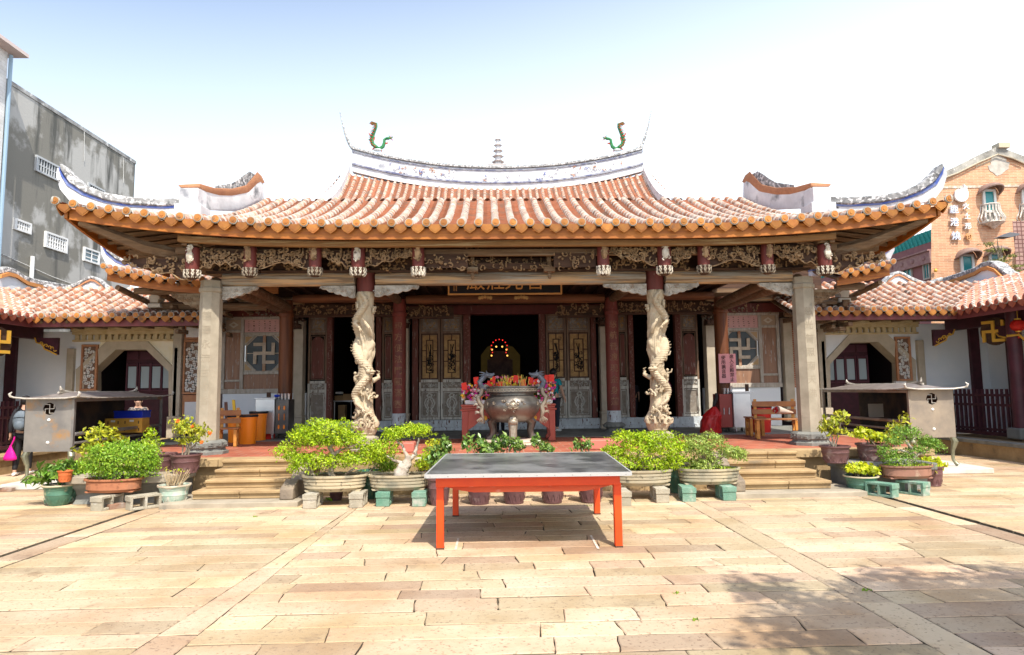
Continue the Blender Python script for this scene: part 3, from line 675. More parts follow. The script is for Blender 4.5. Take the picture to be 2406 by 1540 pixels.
# ---- hanging posts with lotus buds and carved friezes under the eave
hx = [453, 588, 741, 842, 983, 1417, 1560, 1653, 1802, 1937]
bud = [0, 1, 1, 0, 2, 2, 0, 1, 3, 0]
posts = []
for i, px in enumerate(hx):
    Y = 11.42; big = i in (0, 3, 6, 9); bz = 3.65 if not big else 3.64
    cx = at(px, 600, Y).x; r = .118 if big else .105
    if i in (0, 9): bz = 3.62
    posts.append(cx)
    c = MB(); c.lathe([(r*.95,0),(r,.03),(r,.38),(r*.9,.40)], (cx, Y, bz+.13), 18)
    hp = c.build('hanging_post', lac_red, TP)
    c = MB(); rg = random.Random(i)
    c.ball((cx-.0, Y-r*1.0, bz+.36), (r*.55,.05,.11), 10, jit=.12, rg=rg); c.ball((cx, Y-r*1.15, bz+.46), (.04,.04,.05), 8, jit=.1, rg=rg)
    for k in range(14): scroll(c, Vector((cx+rg.uniform(-.05,.05), Y-r-.02, bz+rg.uniform(.24,.56))), Vector((1,0,0)), Vector((0,0,1)), .03, rg, .011)
    c.build('carved_figure', carved_pale if big else carved, hp)
    c = MB(); c.box((cx-.09, Y-.04, bz+.62), (.09,.2,.14)); c.box((cx+.09, Y-.04, bz+.62), (.09,.2,.14)); c.box((cx, Y+.05, bz+.60), (.2,.25,.10)); c.build('bracket_block', old_wood, hp, bevel=.01)
    c = MB(); c.lathe([(.03,-.025),(.06,-.02),(r*.92,.02),(r*1.0,.07),(r*1.0,.12),(r*.98,.14)], (cx, Y, bz), 18, mi=1)
    rb = r*1.12
    for k in range(10):                                         # petals / pierced lattice of the bud
        t = k*math.pi/5
        for (za, zb, dt) in ((.0,.07,.3),(.07,.0,.3),(.07,.135,.3),(.135,.07,.3)):
            c.tube([(cx+rb*(.80+.2*min(1,za/.07))*math.cos(t), Y+rb*(.80+.2*min(1,za/.07))*math.sin(t), bz+za), (cx+rb*1.04*math.cos(t+dt/2), Y+rb*1.04*math.sin(t+dt/2), bz+(za+zb)/2), (cx+rb*(.80+.2*min(1,zb/.07))*math.cos(t+dt), Y+rb*(.80+.2*min(1,zb/.07))*math.sin(t+dt), bz+zb)], .012, 5)
        if bud[i] == 2: c.ball((cx+rb*.8*math.cos(t), Y+rb*.8*math.sin(t), bz+.02), (.03,.03,.05), 6)
    c.build('lotus_bud', [carved_pale if big or bud[i] == 2 else M('bud%d' % i, (.30,.25,.18), (.14,.11,.08), 14, rough=.6), dark_wood], hp)
for i, (px, Yb) in enumerate(((1110, 11.8), (1290, 11.8))):
    cx = at(px, 600, Yb).x; c = MB(); c.box((cx, Yb, 3.98), (.07,.09,.5)); c.lathe([(.10,0),(.12,.02),(.10,.04)], (cx, Yb, 4.14), 14); c.box((cx, Yb, 3.80), (.2,.2,.09)); c.ball((cx, Yb-.03, 3.68), (.04,.04,.06), 8); c.box((cx, Yb, 4.25), (.24,.2,.08))
    c.build('slim_bracket', old_wood, TP, bevel=.008)
bays = [(posts[i], posts[i+1]) for i in range(9)]
for i, (xa, xb) in enumerate(bays):
    rg = random.Random(300+i); c = MB(); w_ = xb-xa; xa += .11; xb -= .11
    sh = {0: lambda t: 3.78+.10*math.sin(t*3.1)+.03*math.sin(t*24), 1: lambda t: 3.78+.12*math.sin(t*3.14)**2, 2: lambda t: 4.02-.24*t+.03*math.sin(t*22),
          3: lambda t: 3.80+.22*t+.025*math.sin(t*20), 5: lambda t: 4.04-.24*t+.025*math.sin(t*20), 6: lambda t: 3.80+.26*t+.03*math.sin(t*18), 7: lambda t: 3.78+.12*math.sin(t*3.14)**2, 8: lambda t: 4.0-.2*t+.03*math.sin(t*24)}.get(i)
    if i == 4:
        carve(c, xa, xa+.75, 3.78, 4.05, 11.5, rg, 150); carve(c, xb-.75, xb, 3.78, 4.05, 11.5, rg, 150); carve(c, xa+.75, xb-.75, 3.80, 3.93, 11.75, rg, 150)
    else: carve(c, xa, xb, 3.78, 4.12, 11.46, rg, 330, lower=sh, rad=.015)
    c.build('carved_frieze', [carved, dark_wood], TP, smooth=50)
    c = MB(); carve(c, xa, xb, 3.84, 4.06, 11.95, rg, 170, rad=.018); c.bb(xa-.1, xb+.1, 11.93, 12.0, 3.80, 3.84, 1); c.build('inner_frieze', [carved, dark_wood], TP, smooth=50)
# gallery of timbers behind, closing the porch ceiling
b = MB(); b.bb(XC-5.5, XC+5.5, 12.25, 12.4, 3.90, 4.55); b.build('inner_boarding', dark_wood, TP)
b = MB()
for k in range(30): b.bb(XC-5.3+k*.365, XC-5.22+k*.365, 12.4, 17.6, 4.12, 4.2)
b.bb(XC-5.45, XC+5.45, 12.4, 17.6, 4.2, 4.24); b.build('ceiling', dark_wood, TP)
# plaque
pl = MB(); Yp = 14.2; a0, a1 = at(1056, 690, Yp), at(1317, 690, Yp); zb = a0.z-.0
pl.bb(a0.x, a1.x, Yp, Yp+.06, zb, zb+.85)
po = pl.build('plaque', M('plaque_black', (.02,.02,.025), rough=.35), TP)
c = MB(); t_ = .035
c.bb(a0.x-t_, a1.x+t_, Yp-.02, Yp+.05, zb-t_, zb); c.bb(a0.x-t_, a1.x+t_, Yp-.02, Yp+.05, zb+.85, zb+.85+t_)
c.bb(a0.x-t_, a0.x, Yp-.02, Yp+.05, zb, zb+.85); c.bb(a1.x, a1.x+t_, Yp-.02, Yp+.05, zb, zb+.85)
c.build('plaque_frame', M('plaque_gold', (.70,.38,.13), rough=.5), po, bevel=.006)
gl = M('gold_letter', (.80,.42,.14), rough=.5)
for ch, px in zip('嚴莊光普', (1118, 1165, 1208, 1258)):
    text(ch, .44, .012, (at(px, 690, Yp).x, Yp-.015, zb+.245), gl, 'gold_character', po, sx=.95)
c = MB(); rg = random.Random(4)
for k in range(16): c.box((a0.x+.10+.05*(k%2), Yp-.008, zb+.06+.028*(k//2)), (.025, .006, .012))
c.build('small_writing', gl, po)
for px in (1140, 1225):
    c = MB(); q = at(px, 698, Yp-.02); 
    for k in range(5): c.ball((q.x+.06*(k-2), q.y, q.z-.01*abs(k-2)), (.04,.03,.045), 8)
    c.build('plaque_support', gold_brown, po)
# ------------------------------------------------------------------ hall behind the porch
YW = 17.7
HL = thing('temple_hall', 'weathered timber hall front with carved doors and octagon windows behind the porch', 'temple hall', (XC, YW, 0))
def X(px): return at(px, 870, YW).x
def Z(py, px=1186): return at(px, py, YW).z
# carved plinth and sill
ZT = 3.66
b = MB(); b.bb(X(722), X(1655), YW-.12, YW+.1, .587, .86); b.bb(X(722), X(1655), YW-.16, YW-.12, .587, .68); b.build('sill', worn_blue, HL, bevel=.01)
# solid wall around the openings
b = MB()
segs = [(-9.2, X(524)), (X(1832), 10.0)]
b.bb(X(524), X(720), YW+.02, YW+.25, .587, 1.62); b.build('lower_wall', blue_plaster, HL); b = MB(); b.bb(X(1655), X(1832), YW+.02, YW+.25, .587, 1.62)
b.build('lower_wall', blue_plaster, HL)
b = MB(); b.bb(X(524), X(1850), YW-.1, YW+.2, ZT, ZT+.25); b.build('lintel', lac_red, HL, bevel=.01)
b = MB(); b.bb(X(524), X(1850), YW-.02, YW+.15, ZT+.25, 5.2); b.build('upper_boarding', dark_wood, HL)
for x0, x1 in ((X(534), X(720)), (X(1655), X(1838))):
    c = MB(); rg = random.Random(int(x0*10)); c.bb(x0, x1, YW-.06, YW-.02, ZT+.02, ZT+.24); log(c, (x0, YW-.35, ZT+.36), (x1, YW-.35, ZT+.36), .10); carve(c, x0+.3, x1-.3, ZT-.02, ZT+.22, YW-.12, rg, 60, rad=.018, back=False)
    c.build('worn_beam', pale_wood, HL)
# dark room behind
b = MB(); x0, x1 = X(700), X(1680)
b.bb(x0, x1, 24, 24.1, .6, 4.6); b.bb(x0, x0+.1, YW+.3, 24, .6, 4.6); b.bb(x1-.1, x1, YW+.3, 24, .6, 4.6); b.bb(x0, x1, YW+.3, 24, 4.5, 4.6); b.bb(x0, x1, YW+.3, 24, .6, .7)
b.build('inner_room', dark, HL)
panel_gray = M('panel_gray', (.32,.28,.23), (.18,.14,.11), 5, rough=.85, c3=(.34,.32,.28), s3=5, lo3=.55, hi3=.65)
def relief_vase(c, cx, y, z, s):
    rg = random.Random(3)
    pts = [(0,.36),(.07,.30),(.05,.22),(.12,.16),(.16,.04),(.12,-.08),(.06,-.14),(.10,-.22),(.05,-.30),(.10,-.36)]
    for q in (-1, 1):
        c.tube([(cx+q*a*s, y, z+b_*s) for a, b_ in pts], .017*s/.6, 5); c.tube([(cx+q*a*s*.55, y, z+b_*s*.7) for a, b_ in pts], .012*s/.6, 5)
        for k in range(5): scroll(c, Vector((cx+q*rg.uniform(.03,.13)*s, y, z+rg.uniform(-.3,.3)*s)), Vector((1,0,0)), Vector((0,0,1)), .05*s, rg, .007)
def leaf(x0, x1, y, kind_, par=HL, name='door_leaf', ang=0.):
    """door leaf: stiles, small top panel, tall window panel, waist panel, lower relief panel"""
    z0, z1 = .87, ZT-.0; w = x1-x0; t = .05; L = MB()
    gray = kind_ != 'centre'
    L.bb(x0, x0+t, y, y+.06, z0, z1); L.bb(x1-t, x1, y, y+.06, z0, z1)
    zs = [z0, z0+.06, 1.62, 1.70, 1.86, 1.93, 3.16, 3.22, 3.60, z1]
    for a_, b_ in ((0,1),(2,3),(4,5),(6,7),(8,9)): L.bb(x0+t, x1-t, y+.003, y+.057, zs[a_], zs[b_])
    for za, zb_ in ((zs[1], zs[2]), (zs[3], zs[4]), (zs[7], zs[8])): L.bb(x0+t, x1-t, y+.03, y+.045, za, zb_, 2)
    for za, zb_ in ((zs[1]+.03, zs[2]-.03), (zs[5]+.03, zs[6]-.03), (zs[7]+.03, zs[8]-.03)):   # moulded inner frame
        for q in ((x0+t+.02, x0+t+.035, za, zb_), (x1-t-.035, x1-t-.02, za, zb_), (x0+t+.02, x1-t-.02, za, za+.015), (x0+t+.02, x1-t-.02, zb_-.015, zb_)): L.bb(q[0], q[1], y+.012, y+.03, q[2], q[3])
    L.m = [2 if m_ == 2 else 1 if L.v[f[0]][2]+L.v[f[2]][2] > 3.8 else 0 for m_, f in zip(L.m, L.f)]
    for i_ in range(12): L.m[i_] = 1
    L.bb(x0-.002, x0+t+.002, y-.004, y+.02, z0, 1.86); L.bb(x1-t-.002, x1+.002, y-.004, y+.02, z0, 1.86)
    lf = L.build(name, [worn_gray, door_brown, panel_gray], par)
    rg = random.Random(int(x0*37)); cx = (x0+x1)/2
    if kind_ == 'centre':
        g_ = MB(); g_.bb(x0+t, x1-t, y+.032, y+.045, zs[5], zs[6]); g_.build('gold_panel', gold_brown, lf)
        f = MB(); a, c_ = .055, .13
        for (p, q, r, s) in ((x0+t+.0, x1-t, zs[5], zs[5]+.03), (x0+t, x1-t, zs[6]-.03, zs[6]), (x0+t, x0+t+.03, zs[5], zs[6]), (x1-t-.03, x1-t, zs[5], zs[6])): f.bb(p, q, y+.010, y+.03, r, s)
        xi0, xi1, zi0, zi1 = x0+t+c_, x1-t-c_, zs[5]+.17, zs[6]-.17; h = .024
        for (p, q, r, s) in ((xi0, xi1, zi0, zi0+h), (xi0, xi1, zi1-h, zi1), (xi0, xi0+h, zi0, zi1), (xi1-h, xi1, zi0, zi1), (cx-h/2, cx+h/2, zs[5], zi0), (cx-h/2, cx+h/2, zi1, zs[6]), (x0+t, xi0, zi0+.3, zi0+.3+h), (xi1, x1-t, zi0+.3, zi0+.3+h), (x0+t, xi0, zi1-.3, zi1-.3+h), (xi1, x1-t, zi1-.3, zi1-.3+h)): f.bb(p, q, y+.008, y+.03, r, s)
        f.build('fretwork', dark_wood, lf)
        p_ = MB()
        for k in range(22):
            q = Vector((rg.uniform(xi0+.05, xi1-.04), y+.027, rg.uniform(zi0+.08, zi0+.5))); scroll(p_, q, Vector((1,0,0)), Vector((0,0,1)), .05, rg, .012)
        for k in range(4): p_.tube([(cx+rg.uniform(-.05,.05), y+.028, zi0+.3), (cx+rg.uniform(-.04,.06), y+.026, zi0+.5), (cx+rg.uniform(-.06,.06), y+.028, zi1-.12)], .008, 5)
        p_.build('painting', dark, lf)
    else:
        g_ = MB(); rr = w/2-t-.03; za_ = zs[5]+.06; zc_ = zs[6]-.06-rr
        g_.prism([(cx-rr, y+.02, za_), (cx+rr, y+.02, za_)]+[(cx+rr*math.cos(k*math.pi/10), y+.02, zc_+rr*math.sin(k*math.pi/10)) for k in range(11)], (0, .02, 0))
        g_.build('red_panel', worn_red, lf)
    c = MB()
    for k in range(16): scroll(c, Vector((rg.uniform(x0+t+.03, x1-t-.03), y+.03, rg.uniform(zs[3]+.03, zs[4]-.03))), Vector((1,0,0)), Vector((0,0,1)), .035, rg, .009)
    if kind_ == 'centre': relief_vase(c, cx, y+.026, (zs[1]+zs[2])/2, .82)
    for k in range(26): scroll(c, Vector((rg.uniform(x0+t+.05, x1-t-.05), y+.03, rg.uniform(zs[7]+.05, zs[8]-.05))), Vector((1,0,0)), Vector((0,0,1)), .03, rg, .007, 1)
    c.build('relief', [M('relief_gray', (.50,.48,.43), (.34,.32,.28), 12, rough=.9) if 'rg_' not in globals() else globals()['rg_'], gold_brown], lf)
    return lf
rg_ = M('relief_gray', (.62,.60,.54), (.46,.44,.39), 12, rough=.9)
for x0, x1, k_ in ((985,1034,'centre'),(1036,1087,'centre'),(1284,1331,'centre'),(1333,1388,'centre'),(724,768,'side'),(898,925,'side'),(1452,1476,'side'),(1601,1642,'side')):
    leaf(X(x0), X(x1), YW-.02, k_)
for x0, x1 in ((969,983),(1089,1106),(1267,1282),(1389,1401),(769,782),(884,897),(1477,1489),(1587,1600)):
    b = MB(); b.bb(X(x0), X(x1), YW-.10, YW+.12, .86, ZT); b.build('door_jamb', worn_red, HL, bevel=.012)
c = MB(); rg = random.Random(8)
for x0, x1 in ((769,782),(1089,1106),(1267,1282),(1477,1489),(1587,1600)):
    for k in range(34): scroll(c, Vector((rg.uniform(X(x0)+.03, X(x1)-.03), YW-.105, 1.2+k*.07)), Vector((1,0,0)), Vector((0,0,1)), .03, rg, .007)
c.build('jamb_relief', M('relief_faded', (.36,.22,.16), (.2,.1,.07), 12, rough=.9), HL)
for x0, x1 in ((696,717),(940,962),(1408,1430),(1655,1678)):         # stone piers with moulded base
    c = MB(); x, w_ = (X(x0)+X(x1))/2, X(x1)-X(x0)
    c.bb(X(x0), X(x1), YW-.25, YW+.05, 1.05, ZT-.1); c.bb(x-w_*.62, x+w_*.62, YW-.31, YW+.05, .587, .82); c.bb(x-w_*.55, x+w_*.55, YW-.28, YW+.05, .82, .98); c.bb(x-w_*.60, x+w_*.60, YW-.30, YW+.05, .98, 1.05)
    p = c.build('stone_pier', arch_stone, HL, bevel=.01)
for px in (700, 950, 1418, 1665):                                  # carved capitals over the porch
    b = MB(); rg = random.Random(px); x = X(px)
    for k in range(26): scroll(b, Vector((x+rg.uniform(-.2,.2), YW-.4+rg.uniform(-.1,.1), 3.5+rg.uniform(-.15,.2))), Vector((1,0,0)), Vector((0,0,1)), .07, rg, .03)
    b.box((x, YW-.35, 3.35), (.3,.3,.12)); b.build('carved_capital', dark_wood, HL)
# octagon windows with the Buddhist emblem, in panelled frames
GLASS = M('window_glass', (.05,.065,.07), (.085,.10,.11), 2, rough=.45, spec=.3)
pinkp = M('pink_paper', (.66,.38,.34), (.58,.33,.30), 4, rough=.9)
frame_gray = M('frame_gray', (.48,.43,.37), (.36,.31,.25), 4, rough=.85, stretch=(4,4,.6), c3=(.52,.50,.47), s3=7, lo3=.60, hi3=.62, bump=.3)
brownp = M('worn_brown_panel', (.32,.17,.10), (.24,.13,.08), 3, rough=.5, stretch=(5,5,.5), c3=(.42,.39,.35), s3=5, lo3=.62, hi3=.66)
for s in (-1, 1):
    u = lambda a: XC+s*a if True else 0
    def bx(mb, ua, ub, ya, yb, za, zb_, mi=0): mb.bb(min(XC+s*ua, XC+s*ub), max(XC+s*ua, XC+s*ub), ya, yb, za, zb_, mi)
    fr = MB(); z0, z1 = 1.62, 3.66; U0, U1 = 5.42, 7.52
    bx(fr, U0, U1, YW-.02, YW+.12, z0, z0+.12); bx(fr, U0, U1, YW-.01, YW+.12, z1-.08, z1)
    for a_ in (U0, 5.78, 6.93, 7.42): bx(fr, a_, a_+.09, YW-.005, YW+.12, z0+.12, z1-.08)
    bx(fr, 5.87, 6.93, YW, YW+.12, 2.12, 2.20); bx(fr, 5.87, 6.93, YW, YW+.12, 3.16, 3.24)
    bx(fr, 7.02, 7.42, YW, YW+.12, 3.24, 3.31); bx(fr, 7.02, 7.42, YW, YW+.12, 1.93, 1.99); bx(fr, 5.51, 5.78, YW, YW+.12, 3.24, 3.31)
    wf = fr.build('window', frame_gray, HL, bevel=.01)
    c = MB(); bx(c, 7.02, 7.42, YW+.04, YW+.06, 1.74, 3.24); bx(c, 5.51, 5.78, YW+.04, YW+.06, 1.74, 3.24); bx(c, 5.87, 6.93, YW+.04, YW+.06, 1.74, 2.12); c.build('lower_panel', brownp, wf)
    c = MB(); bx(c, 7.02, 7.42, YW+.04, YW+.06, 3.31, 3.58); bx(c, 5.51, 5.78, YW+.04, YW+.06, 3.31, 3.58)
    m_ = XC+s*7.22; c.prism([(m_-.13, YW+.03, 3.445), (m_, YW+.03, 3.36), (m_+.13, YW+.03, 3.445), (m_, YW+.03, 3.53)], (0,.02,0), 1)
    c.prism([(m_-.06, YW+.022, 3.445), (m_, YW+.022, 3.41), (m_+.06, YW+.022, 3.445), (m_, YW+.022, 3.48)], (0,.01,0), 0)
    c.build('diamond_panel', [M('tan_panel%d' % s, (.46,.34,.24), rough=.9), M('pale_diamond%d' % s, (.62,.56,.46), rough=.9)], wf)
    c = MB(); bx(c, 5.87, 6.93, YW+.03, YW+.05, 3.24, 3.58); pk = c.build('poem_panel', pinkp, wf)
    me = MB(); rg = random.Random(40+s)                              # faded brushed columns of small characters, too worn to read
    for col_ in range(7):
        for row in range(5):
            cx, cz = XC+s*5.95+s*.14*col_+.03*s, 3.53-row*.058
            for k in range(3):
                me.box((cx+rg.uniform(-.012,.012), YW+.027, cz+rg.uniform(-.012,.012)), (rg.choice((.03,.006)), .004, rg.choice((.005,.022))))
    me.build('brush_writing', M('faded_ink%d' % s, (.16,.09,.08), rough=.9), pk)
    oc = MB(); cx, cz, R8 = XC+s*6.40, 2.68, .52                     # octagon
    oct_ = [(cx+R8*math.cos(R_(22.5+45*k)), cz+R8*math.sin(R_(22.5+45*k))) for k in range(8)]
    c = MB(); c.prism([(x, YW+.07, z) for x, z in oct_], (0,.02,0)); c.build('pane', GLASS, wf)
    c = MB()
    for k in range(4):
        ax, az = (1, 1) if k == 0 else (-1, 1) if k == 1 else (-1, -1) if k == 2 else (1, -1)
        X0, Z0 = cx+ax*.53, cz+az*.48; e = .30
        c.prism([(X0, YW+.03, Z0), (X0-ax*e, YW+.03, Z0), (X0, YW+.03, Z0-az*e)], (0,.03,0), 0)
        c.prism([(X0-ax*.035, YW+.02, Z0-az*.035), (X0-ax*(e-.085), YW+.02, Z0-az*.035), (X0-ax*.035, YW+.02, Z0-az*(e-.085))], (0,.012,0), 1)
    for k in range(8):
        p, q = oct_[k], oct_[(k+1) % 8]; c.tube([(p[0], YW+.05, p[1]), (q[0], YW+.05, q[1])], .022, 4)
    c.build('octagon_frame', [frame_gray, M('tan_corner%d' % s, (.44,.30,.16), rough=.9)], wf)
    c = MB(); bw = .085
    c.bb(cx-.035, cx+.035, YW+.02, YW+.06, cz-.48, cz+.48, 1); c.bb(cx-.5, cx+.5, YW+.045, YW+.06, cz-.01, cz+.01)
    swastika(c, (cx, YW+.012, cz), (1,0,0), (0,0,1), .28, bw, (0,.03,0))
    c.build('emblem', [M('emblem_tan%d' % s, (.56,.47,.36), (.42,.34,.26), 8, rough=.8), M('emblem_brown%d' % s, (.34,.15,.08), (.42,.30,.2), 8, rough=.8)], wf)
# outer brick strips with pierced key-pattern panels, stone piers
def lattice(par, x0, x1, y, z0, z1, fr=terra_frame, pitch=.128, name='lattice_panel'):
    """white interlocking key bars on a dark ground inside a moulded terracotta frame"""
    f = MB(); t = .05
    f.bb(x0, x1, y-.03, y+.05, z0, z0+t); f.bb(x0, x1, y-.03, y+.05, z1-t, z1); f.bb(x0, x0+t, y-.028, y+.05, z0+t, z1-t); f.bb(x1-t, x1, y-.028, y+.05, z0+t, z1-t)
    fo = f.build(name, fr, par, bevel=.008)
    b = MB(); b.bb(x0+t, x1-t, y+.02, y+.05, z0+t, z1-t); b.build('lattice_ground', M('lattice_ground', (.20,.12,.08), rough=.9) if 'lg_' not in globals() else lg_, fo)
    a0, a1, b0, b1 = x0+t, x1-t, z0+t, z1-t; c = MB(); h = pitch
    ex, ez = Vector((.7071,0,.7071)), Vector((-.7071,0,.7071)); ctr = Vector(((a0+a1)/2, y, (b0+b1)/2)); w = h*.36
    segs = []; h = .044; w = .054; N = int((b1-b0+a1-a0)/h/4)+3
    for i in range(-N, N):                     # linked left-facing key emblems on the lattice (4,2), (-2,4)
        for j in range(-N, N):
            cx_, cz_ = 4*i-2*j, 2*i+4*j
            segs += [((cx_, cz_-2), (cx_, cz_+2)), ((cx_-2, cz_), (cx_+2, cz_)), ((cx_-2, cz_+2), (cx_, cz_+2)), ((cx_+2, cz_), (cx_+2, cz_+2))]
    def clip(p, d, tmax):                                      # clip segment to the panel
        ta, tb = 0., tmax
        for o, dd, lo, hi in ((p.x, d.x, a0+w*.5, a1-w*.5), (p.z, d.z, b0+w*.5, b1-w*.5)):
            t1, t2 = (lo-o)/dd, (hi-o)/dd
            if t1 > t2: t1, t2 = t2, t1
            ta, tb = max(ta, t1), min(tb, t2)
        return ta, tb
    for (p, q) in segs:
        P, Q = ctr+ex*p[0]*h+ez*p[1]*h, ctr+ex*q[0]*h+ez*q[1]*h; L_ = (Q-P).length; d = (Q-P)/L_
        ta, tb = clip(P, d, L_)
        if tb-ta < .03: continue
        P, Q = P+d*max(0, ta-w*.5*(ta > 0)), P+d*tb; n = Vector((-d.z, 0, d.x))*w/2
        c.prism([P-n, Q-n, Q+n, P+n], (0,.03,0))
    c.build('key_pattern', M('key_white', (.70,.66,.60), (.56,.50,.44), 8, rough=.9) if 'kw_' not in globals() else kw_, fo)
    return fo
lg_ = M('lattice_ground', (.20,.12,.08), rough=.9); kw_ = M('key_white', (.80,.77,.72), (.68,.63,.57), 8, rough=.9)
for s in (-1, 1):
    x0, x1 = sorted((XC+s*7.98, XC+s*8.48))
    lattice(HL, x0, x1, YW-.02, 1.62, 3.05)
    b = MB(); b.bb(x0, x1, YW-.01, YW+.2, .72, 1.60); b.bb(x0, x1, YW-.01, YW+.2, 3.06, 3.52)
    w_ = b.build('brick_panel', terra_frame, HL)
    b = MB(); b.bb(x0+.07, x1-.07, YW-.03, YW-.012, .80, 1.42); b.bb(x0+.05, x1-.05, YW-.03, YW-.012, 3.12, 3.42); b.build('white_field', plaster, w_, bevel=.02)
    b = MB(); xa, xb = sorted((XC+s*7.56, XC+s*7.80)); b.bb(xa, xb, YW-.12, YW+.1, .7, 3.5); xa, xb = sorted((XC+s*8.50, XC+s*8.72)); b.bb(xa, xb, YW-.12, YW+.1, 1.05, 3.4); b.bb(xa-.06, xb+.06, YW-.2, YW+.1, .5, 1.05)
    b.build('stone_pier', arch_stone, HL, bevel=.01)
    b = MB(); xa, xb = sorted((XC+s*7.80, XC+s*7.98)); b.bb(xa, xb, YW, YW+.2, 1.6, 3.5); b.build('brick_strip', brick_red, HL)
    b = MB(); b.bb(xa, xb, YW, YW+.2, .7, 1.6); b.build('white_strip', plaster, HL)
    b = MB(); xa, xb = sorted((XC+s*7.5, XC+s*8.75)); b.bb(xa, xb, YW+.0, YW+.22, 3.52, 5.0); b.build('upper_wall', dark_wood, HL)
# roof of the hall showing beside the pavilion roof, with its own swallowtail corner
for s in (-1, 1):
    def Sh(u, v, s=s):
        e = max(0, (abs(u)-6.4)/2.9)
        return Vector((XC+u, 15.2+4*v, 4.20+1.4*v+.36*e**2*max(0,1-v)))
    U0, U1 = (-9.2, -5.3) if s < 0 else (7.9, 9.2)
    if s > 0:
        b = MB(); b.bb(XC+5.3, XC+7.9, 16.55, 17.75, 4.05, 4.15); b.build('wall_canopy', old_wood, HL)
    vm = lambda u: min(1., max(0, (9.3-abs(u))/2.6)+.02)
    roof(HL, Sh, U0, U1, .285, vm, 4.2, (0,-1,0), name='hall_roof'); soffit(HL, Sh, U0, U1, vm, .3)
    b = MB(); n = 14
    top = [Sh(U0+(U1-U0)*i/n, 0)+Vector((0,.12,-.08)) for i in range(n+1)]; b.strip(top, [p-Vector((0,0,.20)) for p in top], (0,.05,0)); b.build('fascia', fascia_m, HL)
    c = MB(); xs = sorted((XC+s*9.1, XC+s*6.6)); 
    for k in range(5 if s < 0 else 1): log(c, (XC+s*(8.8-.7*k), 17.6, 3.75), (XC+s*(9.0-.7*k), 15.4, 4.1), .07)
    e_ = 5.9 if s < 0 else 8.0
    log(c, (XC+s*e_, 15.6, 4.02), (XC+s*8.7, 15.6, 4.05), .09); log(c, (XC+s*e_, 16.4, 3.75), (XC+s*8.7, 16.4, 3.8), .10)
    c.build('eave_timber', old_wood, HL)
    def Y2(x): return 16.3-(430-x)/190*1.0
    def P4(pts, dy=0): return [at(x, y, Y2(x)+dy) for x, y in pts]
    top = [(240,566),(252,580),(275,597),(305,609),(345,620),(400,628),(445,632)]
    mid = [(239,572),(250,591),(273,610),(303,622),(345,632),(400,639),(445,642)]
    mid2 = [(239,577),(249,597),(271,616),(302,628),(344,637),(400,643),(445,646)]
    bot = [(236,574),(238,598),(250,622),(262,638),(330,652),(400,657),(445,658)]
    a, b_, c_ = MB(), MB(), MB()
    a.strip(P4(top), P4(mid), (0,.22,0)); b_.strip(P4(mid, .03), P4(mid2, .03), (0,.16,0)); c_.strip(P4(mid2, .045), P4(bot, .045), (0,.13,0))
    if s > 0: [q.mirror() for q in (a, b_, c_)]
    r_ = c_.build('swallowtail_ridge', ridge_white, HL, smooth=60); a.build('ridge_cap', cap_gray, r_, smooth=60, bevel=.02); b_.build('blue_band', blue_line, r_, smooth=60)
    # stepped bracket clusters beside the pillar
    c = MB(); rg = random.Random(77+s)
    for k in range(26):
        x = XC+s*rg.uniform(6.9 if s < 0 else 8.0, 8.7); y = rg.uniform(16.2, 17.5); z = 3.05+rg.uniform(0,.75); c.box((x, y, z), (rg.uniform(.08,.2), rg.uniform(.3,.6), .10), Matrix.Rotation(rg.uniform(-.3,.3), 3, 'Z'))
        if k % 3 == 0: log(c, (x-.3, y, z+.08), (x+.3, y-.1, z+.08), .05)
    c.build('bracket_cluster', old_wood, HL, bevel=.015)

# ------------------------------------------------------------------ main hall behind (upper roof)
MH = thing('main_hall', 'taller rear temple hall with white curved ridge and orange tile roof', 'temple hall', (XC, 28, 0))
def Sm(u, v):
    e = abs(u)/6.4
    return Vector((XC+u, 24.6+3.5*v, 8.35+2.05*(.5*v+.5*v*v)+.62*e**2.2*(.3+.7*v)))
roof(MH, Sm, -6.4, 6.4, .278, lambda u: 1, 4.2, (0,-1,0), name='upper_roof', drips=False, tl=.2)
b = MB(); b.bb(XC-6.8, XC+6.8, 26, 34, 0, 8.9); b.build('hall_body', M('hall_body', (.3,.12,.08), rough=.9), MH)
b = MB(); b.grid(lambda i, j: Vector((XC-6.2+12.4*i, 28.3+5*j, 10.2-1.6*j+.6*abs(2*i-1)**2.2)), 10, 4); b.build('back_roof', pan, MH)
def zr(x_): e = x_/6.35; return 11.33+.86*abs(e)**2.1
def band(mb, d0, d1, y0, t, ua=-6.35, ub=6.35, n=40):
    tp = [(XC+ua+(ub-ua)*i/n+.06, y0, zr(ua+(ub-ua)*i/n)+d0) for i in range(n+1)]
    mb.strip(tp, [(p[0], y0, p[2]-d0+d1) for p in tp], (0, t, 0))
b = MB(); band(b, -.1, -1.06, 28.0, .35); rd = b.build('main_ridge', M('main_ridge_white', (.72,.72,.73), (.52,.52,.55), 2, rough=.9, c3=(.30,.31,.34), s3=1.6, lo3=.58, hi3=.70), MH)
b = MB(); band(b, 0, -.09, 27.9, .55); b.build('ridge_cap', cap_gray, rd)
b = MB(); band(b, -.16, -.20, 27.95, .45); band(b, -.70, -.77, 27.93, .5); b.build('ridge_moulding', M('moulding', (.12,.13,.22), (.34,.35,.38), 5, .4, .6, rough=.9), rd)
c = MB(); rg = random.Random(91)
